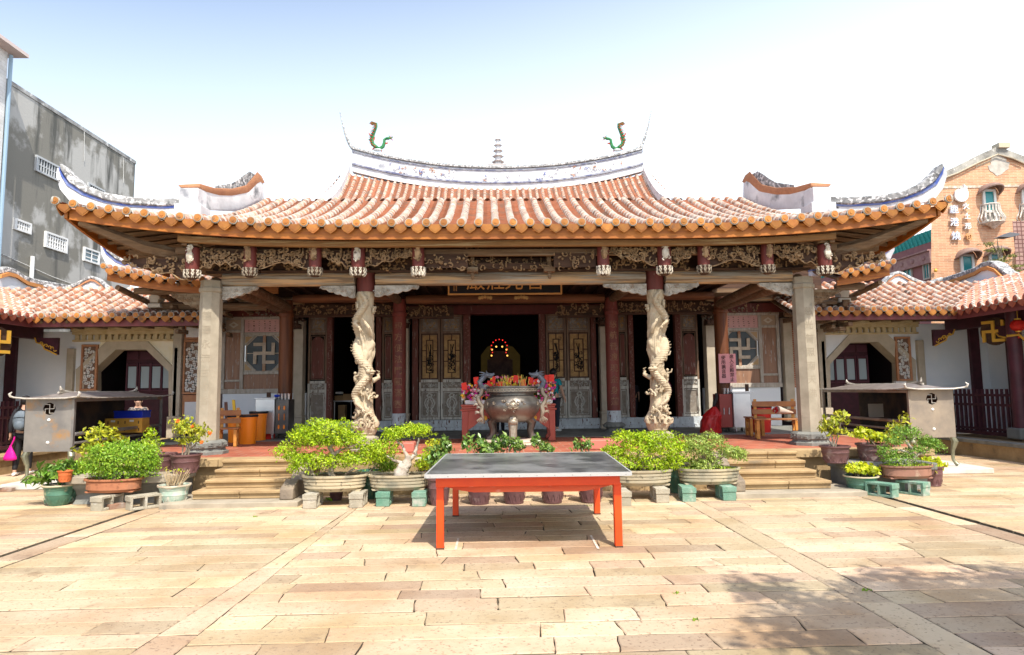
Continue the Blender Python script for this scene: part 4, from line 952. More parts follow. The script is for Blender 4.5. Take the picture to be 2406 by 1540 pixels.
for k in range(90):
    u = rg.choice((-3.6,-2.3,-.2,1.9,3.4,4.6))+rg.gauss(0,.4); scroll(c, Vector((XC+u, 27.97, zr(u)-rg.uniform(.28,.68))), Vector((1,0,0)), Vector((0,0,1)), rg.uniform(.05,.11), rg, .017, rg.choice((0,0,0,0,1,2)))
c.build('ridge_relief', [ridge_white, blue_line, terra_frame], rd)
for s in (-1, 1):
    c = MB(); pts = [(XC+s*(6.2+.07*k), 28.15, zr(6.2+.07*k)+.0+.018*k*k*.9) for k in range(12)]; 
    c.tube(pts[:11], [.10-.009*k for k in range(11)], 8); c.build('ridge_tip', cap_gray, rd)
    c = MB(); n = 14                                          # descending stepped white ridges at both ends
    for k, (i0_, i1_, dz, mi) in enumerate(((0,.25,.42,0),(.25,.42,.28,1),(.42,.62,.36,0),(.62,.76,.22,1),(.76,1.,.30,0))):
        for t_ in range(n):
            q = []
            for v in (t_/n, (t_+1)/n):
                for f_ in (i0_, i1_):
                    w_ = .22+.75*(1-v)**1.1; p = Sm(s*6.4, v); q.append(Vector((p.x+s*f_*w_, p.y+.02, p.z+dz-.10*f_)))
            c.add([q[0], q[1], q[3], q[2]]+[p-Vector((0,0,.6)) for p in (q[0], q[1], q[3], q[2])], [(0,1,2,3),(0,1,5,4),(1,2,6,5),(3,0,4,7)], mi)
    c.build('end_ridge', [ridge_white, M('end_ridge_dark%d' % s, (.16,.17,.19), (.50,.50,.52), 4, .42, .58, rough=.9, stretch=(1,1,.6))], MH, smooth=0)
    c = MB()
    for k in range(14): p = Sm(s*6.4, k/14); c.ball((p.x+s*(.30+.75*(1-k/14)), p.y, p.z+.02), (.08,.12,.09), 8)
    c.build('edge_tiles', ter, MH)
# pagoda finial on the ridge
c = MB(); q = at(1170, 385, 28.0); z = zr(0)-.02
c.bb(XC-.42, XC+.42, 28.0, 28.35, z, z+.10); w_ = .26
z += .10
c2 = MB(); c2.bb(XC-.40, XC+.40, 27.98, 28.37, z, z+.04, 0)
for k in range(5):
    r = .21-.026*k; h = .25
    c.lathe([(r*.72,0),(r*.66,h*.78)], (XC+.04, 28.2, z), 6); c2.lathe([(r*1.30,h*.76),(r*1.45,h*.74),(r*.9,h*.86),(r*.6,h)], (XC+.04, 28.2, z), 6); z += h
c.lathe([(.04,0),(.05,.08),(.02,.14),(.012,.3)], (XC+.04, 28.2, z), 8)
pg = c.build('pagoda_finial', ridge_white, MH); c2.build('pagoda_eaves', M('pagoda_eaves', (.45,.42,.42), (.62,.55,.50), 10, rough=.9), pg)
# ceramic dragons
gdrag = M('green_glaze', (.02,.15,.05), (.05,.22,.07), 14, rough=.3); red_t = M('red_glaze', (.5,.08,.04), rough=.4)
def ridge_dragon(s):
    c = MB(); cx, cy = 885, 320; pts = [(905,351),(894,352),(885,347),(876,340),(873,330),(876,318),(880,308),(884,298),(884,291),(879,289),(875,294)]
    low = [(886,348),(893,350),(900,345),(903,336),(903,329),(908,326),(914,324)]
    k = lambda P: [at(x, y, 28.15) for x, y in P]
    def m(P, r, mb, mi=0): mb.tube(k(P), r, 8, mi)
    m(pts[2:], [.085,.09,.09,.08,.07,.06,.055,.045,.03], c); m(low, [.07,.08,.08,.07,.06,.06,.04], c)
    for q_ in range(26):
        t_ = q_/25*(len(pts)-3); i_ = int(t_)+2; A_, B_ = pts[i_], pts[min(i_+1, len(pts)-1)]; f_ = t_-int(t_); p_ = at(A_[0]+(B_[0]-A_[0])*f_, A_[1]+(B_[1]-A_[1])*f_, 28.06); c.tube([p_, p_+Vector((-.10,0,.06)), p_+Vector((-.16,0,.05))], [.03,.018,.004], 4, q_ % 2)
    for q_ in range(5): h_ = at(914, 325, 28.1); c.tube([h_, h_+Vector((.10+.02*q_, -.02, .12-.06*q_)), h_+Vector((.20, -.02, .20-.09*q_))], [.014,.010,.003], 4, 1)
    h = at(912, 326, 28.1); c.ball(h, (.09,.06,.06), 10, jit=.1, rg=random.Random(2)); c.tube([h, h+Vector((.06,0,.10)), h+Vector((.02,0,.17))], [.03,.02,.01], 5); c.tube([h, h+Vector((.16,-.03,.02)), h+Vector((.2,-.03,.07))], [.04,.03,.01], 5)
    for (x, y, x2, y2) in ((873,325,866,312),(874,335,881,322),(904,338,912,336),(893,350,897,357),(880,347,874,352)): c.tube(k([(x,y),((x+x2)/2+1,(y+y2)/2),(x2,y2)]), [.045,.035,.02], 5, 1)
    for q in range(4, 10): 
        p = at(pts[q][0]-3, pts[q][1], 28.15); c.tube([p, p+Vector((-.08,0,.04))], [.03,.005], 4, 1)
    c.ball(at(888, 353, 28.15), (.22,.12,.06), 8, 2)
    if s > 0: c.mirror(XC+.06)
    return c
for s in (-1, 1): ridge_dragon(s).build('ridge_dragon', [gdrag, red_t, ridge_white], MH)
# ------------------------------------------------------------------ octagonal side gates with tiled corridor roofs, galleries
def MP(mb, s, name, mats, par, **k):
    if s > 0: mb.mirror()
    return mb.build(name, mats, par, **k)
YE, ZE = 16.0, 3.50
def sx(s, u0, u1): return sorted((XC+s*u0, XC+s*u1))
for s in (-1, 1):
    side = 'left' if s < 0 else 'right'
    G = thing('side_gate', ('weathered cream plaster gate with octagonal opening behind the left furnace' if s < 0 else 'clean white plaster gate with octagonal opening behind the right furnace'), 'gate', (XC+s*10.1, YW, 0), 'octagonal side gates')
    W = lambda pts: [at(x, y, YW) for x, y in pts]
    inn = [(216,1040),(216,873.5),(272,821.8),(343,821.8),(396,873.5),(396,1040)]
    out_ = [(181,1040),(181,869),(253,803),(349,803),(415,869),(415,1040)]
    wl = [(178,1040),(178,790),(253,790),(349,790),(417,790),(417,1040)]
    ap = lambda pts, dy: [p+Vector((0,dy,0)) for p in W(pts)]
    c = MB(); c.strip(ap(wl, 0), ap(out_, 0), (0,.25,0)); g1 = MP(c, s, 'plaster_wall', cream if s < 0 else plaster, G, smooth=20)
    c = MB(); c.strip(ap(out_, -.06), ap(inn, .0), (0,.42,0)); MP(c, s, 'stone_arch', arch_stone, G, smooth=20)
    a, b_ = at(176, 775, YW), at(412, 800, YW); c = MB(); z1_ = a.z; z0_ = b_.z
    c.bb(a.x, b_.x, YW-.16, YW+.1, z1_-.05, z1_+.04); c.bb(a.x, b_.x, YW-.12, YW+.1, z1_-.14, z1_-.05); c.bb(a.x, b_.x, YW-.10, YW+.1, z0_-.02, z0_+.03)
    n = 15
    for k in range(n): c.bb(a.x+.06+(b_.x-a.x-.1)*k/n, a.x+.06+(b_.x-a.x-.1)*(k+.62)/n, YW-.09, YW+.1, z0_+.03, z1_-.14)
    MP(c, s, 'cornice', M('cornice%d' % s, (.66,.54,.32), (.55,.42,.22), 5, rough=.9), G, bevel=.008)
    for x0, x1 in ((165,181),(415,424)):
        c = MB(); a, b_ = at(x0, 800, YW), at(x1, 800, YW); c.bb(a.x, b_.x, YW-.12, YW+.15, .3, 2.85); c.bb(a.x-.05, b_.x+.05, YW-.2, YW+.15, 0, .3); MP(c, s, 'stone_pier', arch_stone, G, bevel=.01)
    # dark passage with the purple panelled door and its frosted panes
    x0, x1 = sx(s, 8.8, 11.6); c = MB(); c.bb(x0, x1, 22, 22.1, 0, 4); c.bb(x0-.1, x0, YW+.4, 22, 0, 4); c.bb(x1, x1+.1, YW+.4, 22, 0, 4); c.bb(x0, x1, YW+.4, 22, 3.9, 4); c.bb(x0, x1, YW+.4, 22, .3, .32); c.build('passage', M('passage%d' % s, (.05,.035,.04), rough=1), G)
    c = MB(); Yd = 18.6; q = [at(x, 880, Yd).x for x in (296, 398)]; c.bb(q[0], q[1], Yd, Yd+.08, .4, 3.1); dn = MP(c, s, 'panel_door', purple_wood, G)
    gl_ = MB(); fr = MB()
    for x in (302, 332, 358.5, 384):
        a, b_ = at(x, 862, Yd-.02), at(x+17, 912, Yd-.02); gl_.bb(a.x, b_.x, Yd-.02, Yd+.01, b_.z, a.z)
        for (p, q2, r, t) in ((a.x-.05, a.x-.01, b_.z-.1, a.z+.1), (b_.x+.01, b_.x+.05, b_.z-.1, a.z+.1), (a.x-.01, b_.x+.01, a.z+.03, a.z+.07), (a.x-.01, b_.x+.01, b_.z-.09, b_.z-.05)): fr.bb(p, q2, Yd-.05, Yd, r, t)
        fr.bb(a.x-.04, b_.x+.04, Yd-.03, Yd, a.z+.2, a.z+.40)
    MP(gl_, s, 'door_pane', glass, dn); MP(fr, s, 'door_moulding', M('door_mould%d' % s, (.10,.03,.045), rough=.5), dn, bevel=.006)
    # lower plinth in front of the gate
    c = MB(); x0, x1 = sx(s, 6.9, 11.0); c.bb(x0, x1, 16.5, 17.65, -.02, .36); c.bb(x0, x1, 17.0, 17.6, .36, .5); c.build('gate_step', stone_warm, G, bevel=.01)
    # corridor roof
    def Sg(u, v, s=s): return Vector((XC+u, YE+2.3*v, ZE+1.05*(.8*v+.2*v*v)))
    U = (-13.53, -7.2) if s < 0 else (7.2, 13.53)
    roof(G, Sg, U[0], U[1], .272, lambda u: 1, 2.6, (0,-1,0), name='corridor_roof', emat=[eave_tile, eave_rim]); soffit(G, Sg, U[0], U[1], lambda u: 1, .3)
    x0, x1 = sx(s, 7.3, 11.35); c = MB(); c.bb(x0, x1, YE+.08, YE+.13, ZE-.23, ZE-.06); c.build('fascia', M('fascia_purple%d' % s, (.22,.06,.06), (.16,.05,.05), 4, rough=.6), G)
    c = MB(); log(c, (x0, YE+.35, ZE-.14), (x1, YE+.35, ZE-.14), .08); log(c, (x0, YE+.9, ZE+.02), (x1, YE+.9, ZE+.02), .08)
    for k in range(7): c.box((x0+.3+k*.6, YE+.9, ZE-.10), (.12,1.3,.12))
    c.build('eave_timber', old_wood, G, bevel=.01)
    Yr = 18.4; Wr = lambda pts: [at(x, y, Yr) for x, y in pts]
    tp = [(100,664),(138,677),(160,671),(182,662),(200,652),(212,648),(222,650),(236,660),(252,676)]
    md = [(100,674),(138,687),(160,681),(182,672),(200,661),(212,656),(222,658),(236,668),(252,684)]
    bt = [(100,700),(138,705),(160,705),(182,705),(200,705),(212,705),(222,705),(236,705),(252,705)]
    c = MB(); c.strip(Wr(tp), Wr(md), (0,.3,0)); c2 = MB(); c2.strip([p+Vector((0,.05,0)) for p in Wr(md)], [p+Vector((0,.05,0)) for p in Wr(bt)], (0,.2,0))
    r_ = MP(c2, s, 'corridor_ridge', dirty_plaster, G, smooth=60); MP(c, s, 'ridge_cap', cap_gray, r_, smooth=60, bevel=.03)
    c = MB(); tp2 = [(a_, b2+1) for a_, b2 in md]; c.strip([p+Vector((0,.01,0)) for p in Wr(md)], [p-Vector((0,-.01,.05)) for p in Wr(md)], (0,.25,0)); MP(c, s, 'ridge_line', terra_frame, r_, smooth=60)
    c = MB(); q = at(366, 722, YE+.3)                              # little stacked end post of the corridor roof
    for k, (w_, z_) in enumerate(((.30,0),(.20,.12),(.26,.20),(.18,.30),(.24,.38))): c.box((q.x, YE+.35, q.z+z_+.03), (w_,.3,.1))
    for k in range(5): c.prism([(q.x+.1, YE+.3+.12*k, q.z-.10+.05*k), (q.x+1.1, YE+.5+.12*k, q.z-.20+.10*k), (q.x+1.1, YE+.5+.12*k, q.z-.28+.10*k), (q.x+.1, YE+.3+.12*k, q.z-.2+.05*k)], (0,.1,0))
    MP(c, s, 'end_post', M('end_post%d' % s, (.62,.58,.48), (.5,.46,.38), 4, rough=.9), G, bevel=.01)
    # ---- side gallery running towards the camera
    GA = thing('side_gallery', ('left side gallery with purple posts, white wall and red tile eave' if s < 0 else 'right side gallery with purple posts, fence and red tile eave'), 'gallery', (XC+s*12.5, 14, 0), 'side galleries')
    XE = 11.25
    Sl = lambda w_, v, s=s: Vector((XC+s*(XE+2.5*v), w_, ZE-.02+1.08*v))
    roof(GA, Sl, 6.0, YE+2.38, .272, lambda w_: 1, 2.9, (-s,0,0), name='gallery_roof', mats=[pan, M('red_tube%d' % s, (.52,.17,.10), (.60,.27,.18), 5, rough=.8, c3=(.75,.68,.62), s3=4, lo3=.55, hi3=.68, att=.15), mortar], emat=[eave_tile_red, eave_rim])
    x0, x1 = sx(s, XE+.08, XE+.13); c = MB(); c.bb(x0, x1, 6, YE+.1, ZE-.24, ZE-.05); c.build('fascia', fascia_m if 0 else M('fas%d' % s, (.20,.05,.05), rough=.6), GA)
    x0, x1 = sx(s, XE+.13, XE+3); c = MB(); c.bb(x0, x1, 6, 17.6, ZE-.14, ZE-.10); x0, x1 = sx(s, XE+.75, XE+.95); c.bb(x0, x1, 6, 17.5, ZE-.42, ZE-.14); c.build('gallery_beam', purple_wood, GA)
    X2 = XC+s*13.85                                                # saddle ridge over the gallery
    top = [(0,632),(19,627),(37,632),(62,649),(94,658),(175,672)] if s < 0 else [(2440,678),(2378,649),(2355,635),(2338,619),(2321,613),(2305,617),(2291,627),(2255,640),(2193,660),(2150,672)]
    tp = [onX(x, y, X2) for x, y in top]
    if s > 0: tp = [Vector((2*XC-p.x, p.y, p.z)) for p in tp]; tp = [Vector((tp[0].x, tp[0].y-1.5, tp[0].z-.15))]+tp
    c, c1, c2 = MB(), MB(), MB()
    c.strip(tp, [p-Vector((0,0,.16)) for p in tp], (-.35,0,0)); c1.strip([p-Vector((-.06,0,.16)) for p in tp], [p-Vector((-.06,0,.26)) for p in tp], (-.3,0,0)); c2.strip([p-Vector((0,0,.26)) for p in tp], [Vector((p.x, p.y, 3.9)) for p in tp], (-.2,0,0))
    r_ = MP(c2, s, 'gallery_ridge', plaster, GA, smooth=60); MP(c, s, 'ridge_cap', cap_gray, r_, smooth=60, bevel=.03); MP(c1, s, 'ridge_line', M('orange_line%d' % s, (.62,.26,.08), rough=.8), r_, smooth=60)
    # raised floor, columns, walls
    c = MB(); x0, x1 = sx(s, 10.6, 15.5); c.bb(x0, x1, 6, 17.6, -.02, .30); fl_ = c.build('gallery_floor', stone_warm, GA)
    c = MB(); y = 6.
    while y < 17.6:
        l = rnd.uniform(.8,1.5); x0, x1 = sx(s, 10.56, 10.9); c.bb(x0, x1, y, min(17.6, y+l)-.01, .30, .38); y += l
    c.build('gallery_kerb', gray_stone if s > 0 else stone_warm, GA, bevel=.01)
    for y in (15.1, 11.2):
        c = MB(); c.lathe([(.15,.2),(.15,3.1)], (XC+s*11.95, y, .36), 20); cc = c.build('gallery_column', M('purple_col%d%d' % (s, y), (.10,.025,.035), (.07,.018,.025), 3, rough=.45), GA)
        c = MB(); c.box((XC+s*11.95, y, .48), (.42,.42,.26)); c.build('column_base', gray_stone, cc, bevel=.03)
    c = MB(); x0, x1 = sx(s, 10.75, 13.2) ; c.bb(*sx(s, 11.12, 13.4), YW-.01, YW+.2, .3, 3.3); c.build('white_wall', bluish if 'bluish' in globals() else bluish_w if 'bluish_w' in globals() else blue_plaster, GA)
    x0, x1 = sx(s, 13.3, 13.5); c = MB(); c.bb(x0, x1, 6, YW, .3, 3.4); c.build('back_wall', blue_plaster, GA)
    c = MB()
    for y in (16.6, 15.6, 14.6, 13.2): xx = sx(s, 13.1, 13.35); c.bb(xx[0], xx[1], y, y+.22, .3, 3.3)
    xx = sx(s, 12.75, 13.0); c.bb(xx[0], xx[1], YW-.12, YW, .3, 3.3)
    c.build('wall_post', purple_wood, GA)
    x0, x1 = sx(s, 10.68, 11.10) ; lattice(GA, x0, x1, YW-.05, 1.75, 2.95, pitch=.12)
    c = MB(); c.bb(x0-.02, x1+.02, YW-.02, YW+.1, .3, 1.74); c.bb(x0-.02, x1+.02, YW-.02, YW+.1, 2.96, 3.2); c.build('panel_surround', plaster if s > 0 else blue_plaster, GA)
    # gold edged scroll bracket
    c = MB(); g_ = MB(); q = (XC+s*11.3, 16.9)
    pts = [(0,0),(.55,0),(.5,-.12),(.36,-.16),(.30,-.28),(.16,-.34),(.05,-.40),(0,-.42)]
    c.prism([(XC+s*(11.05+a), 16.6, 3.05+b2) for a, b2 in pts], (0,.08,0))
    g_.tube([(XC+s*(11.05+a), 16.58, 3.05+b2) for a, b2 in pts[1:]], .018, 5); rg = random.Random(2)
    for k in range(6): scroll(g_, Vector((XC+s*(11.1+.4*k/6), 16.57, 2.75+.2*k/6)), Vector((1,0,0)), Vector((0,0,1)), .05, rg, .014)
    bo = c.build('scroll_bracket', purple_wood, GA); g_.build('gold_edge', gold, bo)
    c = MB(); g_ = MB(); y0_ = 15.0                                    # bracket beside the near column, along the beam
    P_ = [(0,0),(.9,0),(.8,-.10),(.55,-.14),(.45,-.24),(.2,-.30),(.1,-.42),(0,-.45)]
    c.prism([(XC+s*11.93, y0_+a, 3.02+b2) for a, b2 in P_], (-s*.06,0,0)); g_.tube([(XC+s*11.86, y0_+a, 3.02+b2) for a, b2 in P_[1:]], .02, 5)
    bo = c.build('scroll_bracket', purple_wood, GA); g_.build('gold_edge', gold, bo)

# fences of the galleries
def fence(s, ya, yb):
    fo = thing('picket_fence', ('purple picket fence behind the person with the gray backpack' if s < 0 else 'purple picket fence beside the tan right furnace'), 'fence', (XC+s*11.95, (ya+yb)/2, .38), 'gallery fences')
    x = XC+s*11.95; n = int((yb-ya)/.155); c = MB()
    for k in range(n+1): c.box((x, ya+(yb-ya)*k/n, .98), (.05,.05,1.06))
    c.build('pickets', purple_wood, fo); c = MB()
    for z in (1.36, 1.12, .52): c.bb(x-.02, x+.02, ya, yb, z-.03, z+.03)
    c.build('rail', purple_wood, fo); c = MB(); c.bb(x-.1, x+.1, ya, yb, .38, .46); c.build('base_rail', purple_wood, fo)
fence(1, 15.3, 17.5); fence(-1, 15.3, 17.6)
# hanging gold emblems, lantern
for s, Yh, px, py in ((1, 15.6, 2335, 779), (-1, 15.0, -6, 803)):
    q = at(px, py, Yh); E_ = thing('hanging_emblem', ('gold emblem on a dark round board hung under the right gallery eave' if s > 0 else 'gold emblem hung under the left gallery eave at the photo edge'), 'emblem', q, 'gold gallery emblems')
    c = MB(); rot = Matrix.Rotation(R_(s*-70), 3, 'Z'); ex = rot @ Vector((1,0,0)); nn = rot @ Vector((0,-1,0)); ez = Vector((0,0,1))
    c.prism([q-nn*.03+ex*.34*math.cos(k*math.pi/14)+ez*.34*math.sin(k*math.pi/14) for k in range(28)], -nn*.03); c.build('round_board', dark_wood, E_)
    c = MB(); swastika(c, q-nn*.0, ex, ez, .26, .07, nn*.04); c.build('gold_symbol', gold, E_)
q = at(2392, 765, 14.9)
E_ = thing('red_lantern', 'round red lantern hanging under the right gallery eave', 'lantern', q)
c = MB(); c.lathe([(.06,-.13),(.13,-.09),(.165,0),(.13,.09),(.06,.13)], q, 20); lt = M('lantern_red', (.75,.03,.02), rough=.5, trans=.3); c.build('lantern_body', lt, E_)
c = MB(); c.lathe([(.07,.13),(.07,.16)], q, 14); c.lathe([(.06,-.16),(.06,-.13)], q, 14); c.tube([q+Vector((0,0,.15)), q+Vector((0,0,.5))], .006, 5); c.build('lantern_cap', gold, E_)
c = MB(); c.tube([q+Vector((0,0,-.15)), q+Vector((0,0,-.3))], [.012,.02], 6); c.build('tassel', lt, E_)
q2 = q+Vector((-.02,-.05,-.25)); E_ = tag(MB().tube([q2+Vector((-.3,0,0)), q2+Vector((-.02,0,.03)), q2+Vector((.1,0,-.08)), q2+Vector((.2,0,-.28))], [.03,.03,.03,.02], 6).build('gold_hook', gold), 'curved gold bracket under the red lantern', 'bracket')

# ------------------------------------------------------------------ buildings beyond
concrete = M('stained_concrete', (.22,.21,.18), (.46,.45,.42), .42, .50, .56, .95, c3=(.10,.10,.09), s3=.55, st3=(1,2.4,.30), lo3=.52, hi3=.64, bump=.4, bscale=12, detail=12)
patchm = M('bare_render', (.42,.42,.40), (.30,.30,.28), 2.0, .4, .6, .95)
XG = -16.5
GB = thing('gray_building', 'tall stained concrete building with small barred windows at left', 'building', (XG-4, 27, 0))
a, b_ = onX(17, 190, XG), onX(318, 380, XG)
y0_, y1_, zt = a.y, b_.y, (a.z+b_.z)/2
c = MB(); n = 30                                                      # slightly uneven wall face
c.bb(XG-9, XG, y0_, y1_, 0, zt); c.build('wall', concrete, GB, smooth=0)
c = MB(); c.bb(XG-9.02, XG+.03, y0_, y1_+.03, zt-.10, zt+.05); c.build('parapet', M('parapet', (.38,.38,.37), (.16,.16,.16), 2, rough=.9, c3=(.6,.6,.58), s3=3, lo3=.58, hi3=.64), GB)
def window_x(par, X_, pts, nb, bars=True, sgn=1, paneM=None, barM=None, hb=1, name='window', t=.07, depth=.08):
    """window on a wall plane X=const given by two pixel corners"""
    p, q = onX(*pts[0], X_), onX(*pts[1], X_); ya, yb = sorted((p.y, q.y)); za, zb_ = sorted((p.z, q.z)); m = MB()
    for (a_, b2, c2, d2) in ((ya, yb, za, za+t), (ya, yb, zb_-t, zb_), (ya, ya+t, za+t, zb_-t), (yb-t, yb, za+t, zb_-t)): m.bb(X_, X_+sgn*depth, a_, b2, c2, d2)
    f = m.build(name, barM or white, par); m = MB(); m.bb(X_, X_+sgn*.012, ya+t, yb-t, za+t, zb_-t); m.build('pane', paneM or GLASS, f)
    if nb:
        m = MB()
        for k in range(1, nb): y = ya+(yb-ya)*k/nb; m.bb(X_+sgn*.03, X_+sgn*.06, y-.022, y+.022, za+t, zb_-t)
        for k in range(1, hb+1): z = za+(zb_-za)*k/(hb+1); m.bb(X_+sgn*.02, X_+sgn*.05, ya+t, yb-t, z-.02, z+.02)
        m.build('window_bars', barM or white, f)
    return f
steelb = M('steel_bars', (.45,.47,.48), rough=.5); darkgl = M('dark_pane', (.05,.07,.08), rough=.3)
window_x(GB, XG, ((82,364),(136,428)), 9, barM=steelb, paneM=darkgl)
window_x(GB, XG, ((204,428),(242,474)), 8, barM=steelb, paneM=darkgl)
window_x(GB, XG, ((31,512),(69,552)), 7, paneM=patchm)
window_x(GB, XG, ((104,543),(154,597)), 9, paneM=patchm, hb=3)
f = window_x(GB, XG, ((195,580),(230,624)), 2, paneM=M('blue_pane', (.16,.24,.28), rough=.2), hb=2)
window_x(GB, XG, ((318,610),(330,650)), 0, barM=M('ac_white', (.7,.72,.74), rough=.6), paneM=white, name='box_window')
c = MB(); p = onX(75, 635, XG+.1); c.tube([(XG+.1, p.y, p.z-1.2), (XG+.1, p.y, p.z+.5)], .07, 8); c.build('vent_pipe', white, GB)
c = MB()
for (x, y, y2) in ((198,310,380),(290,372,430)): p, q = onX(x, y, XG+.04), onX(x, y2, XG+.04); c.tube([p, q], .015, 4)
c.tube([onX(5,598,XG+.05), onX(120,650,XG+.05), onX(230,690,XG+.05)], .02, 4); c.build('cables', M('cable', (.5,.5,.48), rough=.8), GB)
WB = thing('white_tiled_building', 'white tiled building with pinkish eave at the left edge', 'building', (-18, 16, 0))
a = onX(19, 125, -16.0)
c = MB(); c.bb(-22, -16.0, 10, a.y, 0, a.z); c.build('wall', brickmat('white_tiles', (.72,.70,.66), (.76,.74,.72), (.6,.58,.55), .3, .12, 'yz', .006), WB)
c = MB(); c.bb(-22, -15.55, 9.9, a.y+.35, a.z, a.z+.12); c.build('eave_slab', M('pink_concrete', (.62,.52,.48), rough=.9), WB)
c = MB(); c.tube([(-15.94, a.y+.06, 0), (-15.94, a.y+.06, a.z-.05)], .06, 8); c.build('drain_pipe', M('blue_pipe', (.28,.40,.50), rough=.5), WB)

# right: brick building with arched awnings, maroon building, brown tiled wall
YB = 32.0
p = at(2192, 540, YB); XB = p.x
BB = thing('brick_building', 'orange brick gabled building with teal windows and lettering at right', 'building', (XB+4, YB, 0))
gab = [(2188,760),(2188,425),(2245,400),(2300,372),(2345,352),(2406,375),(2470,408),(2540,440),(2540,760)]
c = MB(); c.prism([at(x, y, YB) for x, y in gab], (4.95,7,0)); c.build('wall', brickmat('orange_brick', (.60,.32,.17), (.48,.21,.11), (.58,.40,.26), .42, .085, 'xz', .016, .5, .2), BB, smooth=0)
gp = gab[1:8]
c = MB(); c.strip([at(x, y-8, YB-.1) for x, y in gp], [at(x, y+9, YB-.1) for x, y in gp], (4.95,7.2,0)); c.build('gable_coping', M('coping_dirty', (.40,.38,.33), (.18,.17,.15), 2, rough=.95, c3=(.6,.56,.5), s3=4, lo3=.58, hi3=.66), BB)
c = MB(); c.tube([at(2100+x, y, YB-.15) for x, y in ((120,418),(150,407),(200,382),(245,363),(280,372),(306,384))], .035, 5); p = at(2352, 345, YB); c.box(p, (.6,.5,.25)); p2 = at(2292, 392, YB); c.tube([p2, p2+Vector((.9,0,.35))], .04, 4); c.build('roof_cable', M('cable2', (.5,.42,.3), rough=.8), BB)
rg = random.Random(6)
c = MB(); P = [at(2346+20*math.cos(t)*(1 if math.sin(t) > 0 else 1.3)+rg.gauss(0,1.5), 385-(26 if math.sin(t) < 0 else 22)*math.sin(t)+rg.gauss(0,1.5), YB-.02) for t in [k*math.pi/12 for k in range(24)]]; c.prism(P, (0,.03,0)); c.build('render_patch', M('patch2', (.52,.47,.40), (.3,.28,.24), 2, rough=.95), BB, smooth=0)
c = MB(); a, b_ = at(2216, 438, YB-.03), at(2540, 430, YB-.03); c.prism([a, b_, b_-Vector((0,0,.12)), a-Vector((0,0,.12))], (0,.05,0)); c.build('render_band', M('band2', (.6,.56,.48), (.4,.3,.2), 6, rough=.95), BB)
teal = M('teal_glass', (.01,.20,.21), (.02,.26,.26), 2, rough=.2, spec=.6)
def arch_window(x0, x1, y0, y1, split=None, balcony=False):
    a, b_ = at(x0, y0, YB-.02), at(x1, y1, YB-.02); t = .12; m = MB(); xa, xb, zt_, zb_ = a.x, b_.x, a.z, b_.z
    for q in ((xa, xa+t, zb_, zt_), (xb-t, xb, zb_, zt_), (xa+t, xb-t, zt_-t, zt_), (xa+t, xb-t, zb_, zb_+t)): m.bb(q[0], q[1], YB-.1, YB, q[2], q[3])
    if split: z = at(x0, split, YB).z; m.bb(xa+t, xb-t, YB-.095, YB, z-.06, z+.06)
    f = m.build('window', M('frame_white', (.72,.70,.64), rough=.6) if 'fw_' not in globals() else fw_, BB)
    m = MB(); m.bb(xa+t, xb-t, YB-.05, YB-.02, (z if split else zb_), zt_-t); m.build('pane', teal, f)
    if split: m = MB(); m.bb(xa+t, xb-t, YB-.05, YB-.02, zb_, z); m.build('pane', M('grayp', (.28,.26,.22), rough=.4) if 'gp_' not in globals() else gp_, f)
    m = MB(); cx_ = (xa+xb)/2; R8 = (xb-xa)/2+.22; n = 14; K = 6; vs = []                   # awning hood
    for j in range(K+1):
        for k in range(n+1):
            t_ = math.pi*k/n; e = math.pi/2*j/K; vs.append((cx_-R8*math.cos(t_), YB-.75*math.sin(e)*math.sin(t_)-.01, zt_-.25+R8*.95*math.sin(t_)*math.cos(e*.62)))
    m.add(vs, [(j*(n+1)+k, j*(n+1)+k+1, (j+1)*(n+1)+k+1, (j+1)*(n+1)+k) for j in range(K) for k in range(n)])
    m.tube(vs[K*(n+1):], .05, 5); m.build('awning', M('awning_brown', (.30,.20,.16), (.24,.16,.13), 4, rough=.7) if 'aw_' not in globals() else aw_, f)
    if balcony:
        m = MB(); zc = zb_-.1; R9 = (xb-xa)/2+.25
        for k in range(11):
            t_ = math.pi*k/10; x_, y_ = -math.cos(t_), -math.sin(t_)
            m.tube([(cx_+x_*R9*.72, YB+y_*R9*.72, zc+.95), (cx_+x_*R9*.80, YB+y_*R9*.75, zc+.6), (cx_+x_*R9*1.1, YB+y_*R9*1.05, zc+.25), (cx_+x_*R9*.9, YB+y_*R9*.9, zc), (cx_+x_*R9*.4, YB+y_*R9*.4, zc-.05)], .04, 5)
        for z_, q in ((.95,.74),(.02,.92)): m.tube([(cx_-math.cos(k*math.pi/10)*R9*q, YB-math.sin(k*math.pi/10)*R9*q, zc+z_) for k in range(11)], .05, 5)
        m.lathe([(.02,-.3),(.25,-.12),(R9*.85,0)], (cx_, YB-.2, zc), 14); m.build('window_basket', M('wrought_white', (.72,.66,.58), (.4,.36,.3), 9, rough=.6), f)
fw_ = M('frame_white', (.72,.70,.64), rough=.6); gp_ = M('gray_pane', (.28,.26,.22), rough=.4); aw_ = M('awning_brown', (.30,.20,.16), (.24,.16,.13), 4, rough=.7)
arch_window(2306, 2343, 446, 522, 498, True); arch_window(2397, 2434, 443, 520, 495, True); arch_window(2254, 2290, 598, 655); arch_window(2321, 2358, 593, 655); arch_window(2392, 2428, 590, 655)
pale = M('sign_white', (.80,.80,.78), rough=.5); paleb = M('sign_blue_white', (.55,.63,.78), (.85,.85,.85), 8, rough=.5); brn = M('sign_orange', (.62,.34,.14), rough=.5)
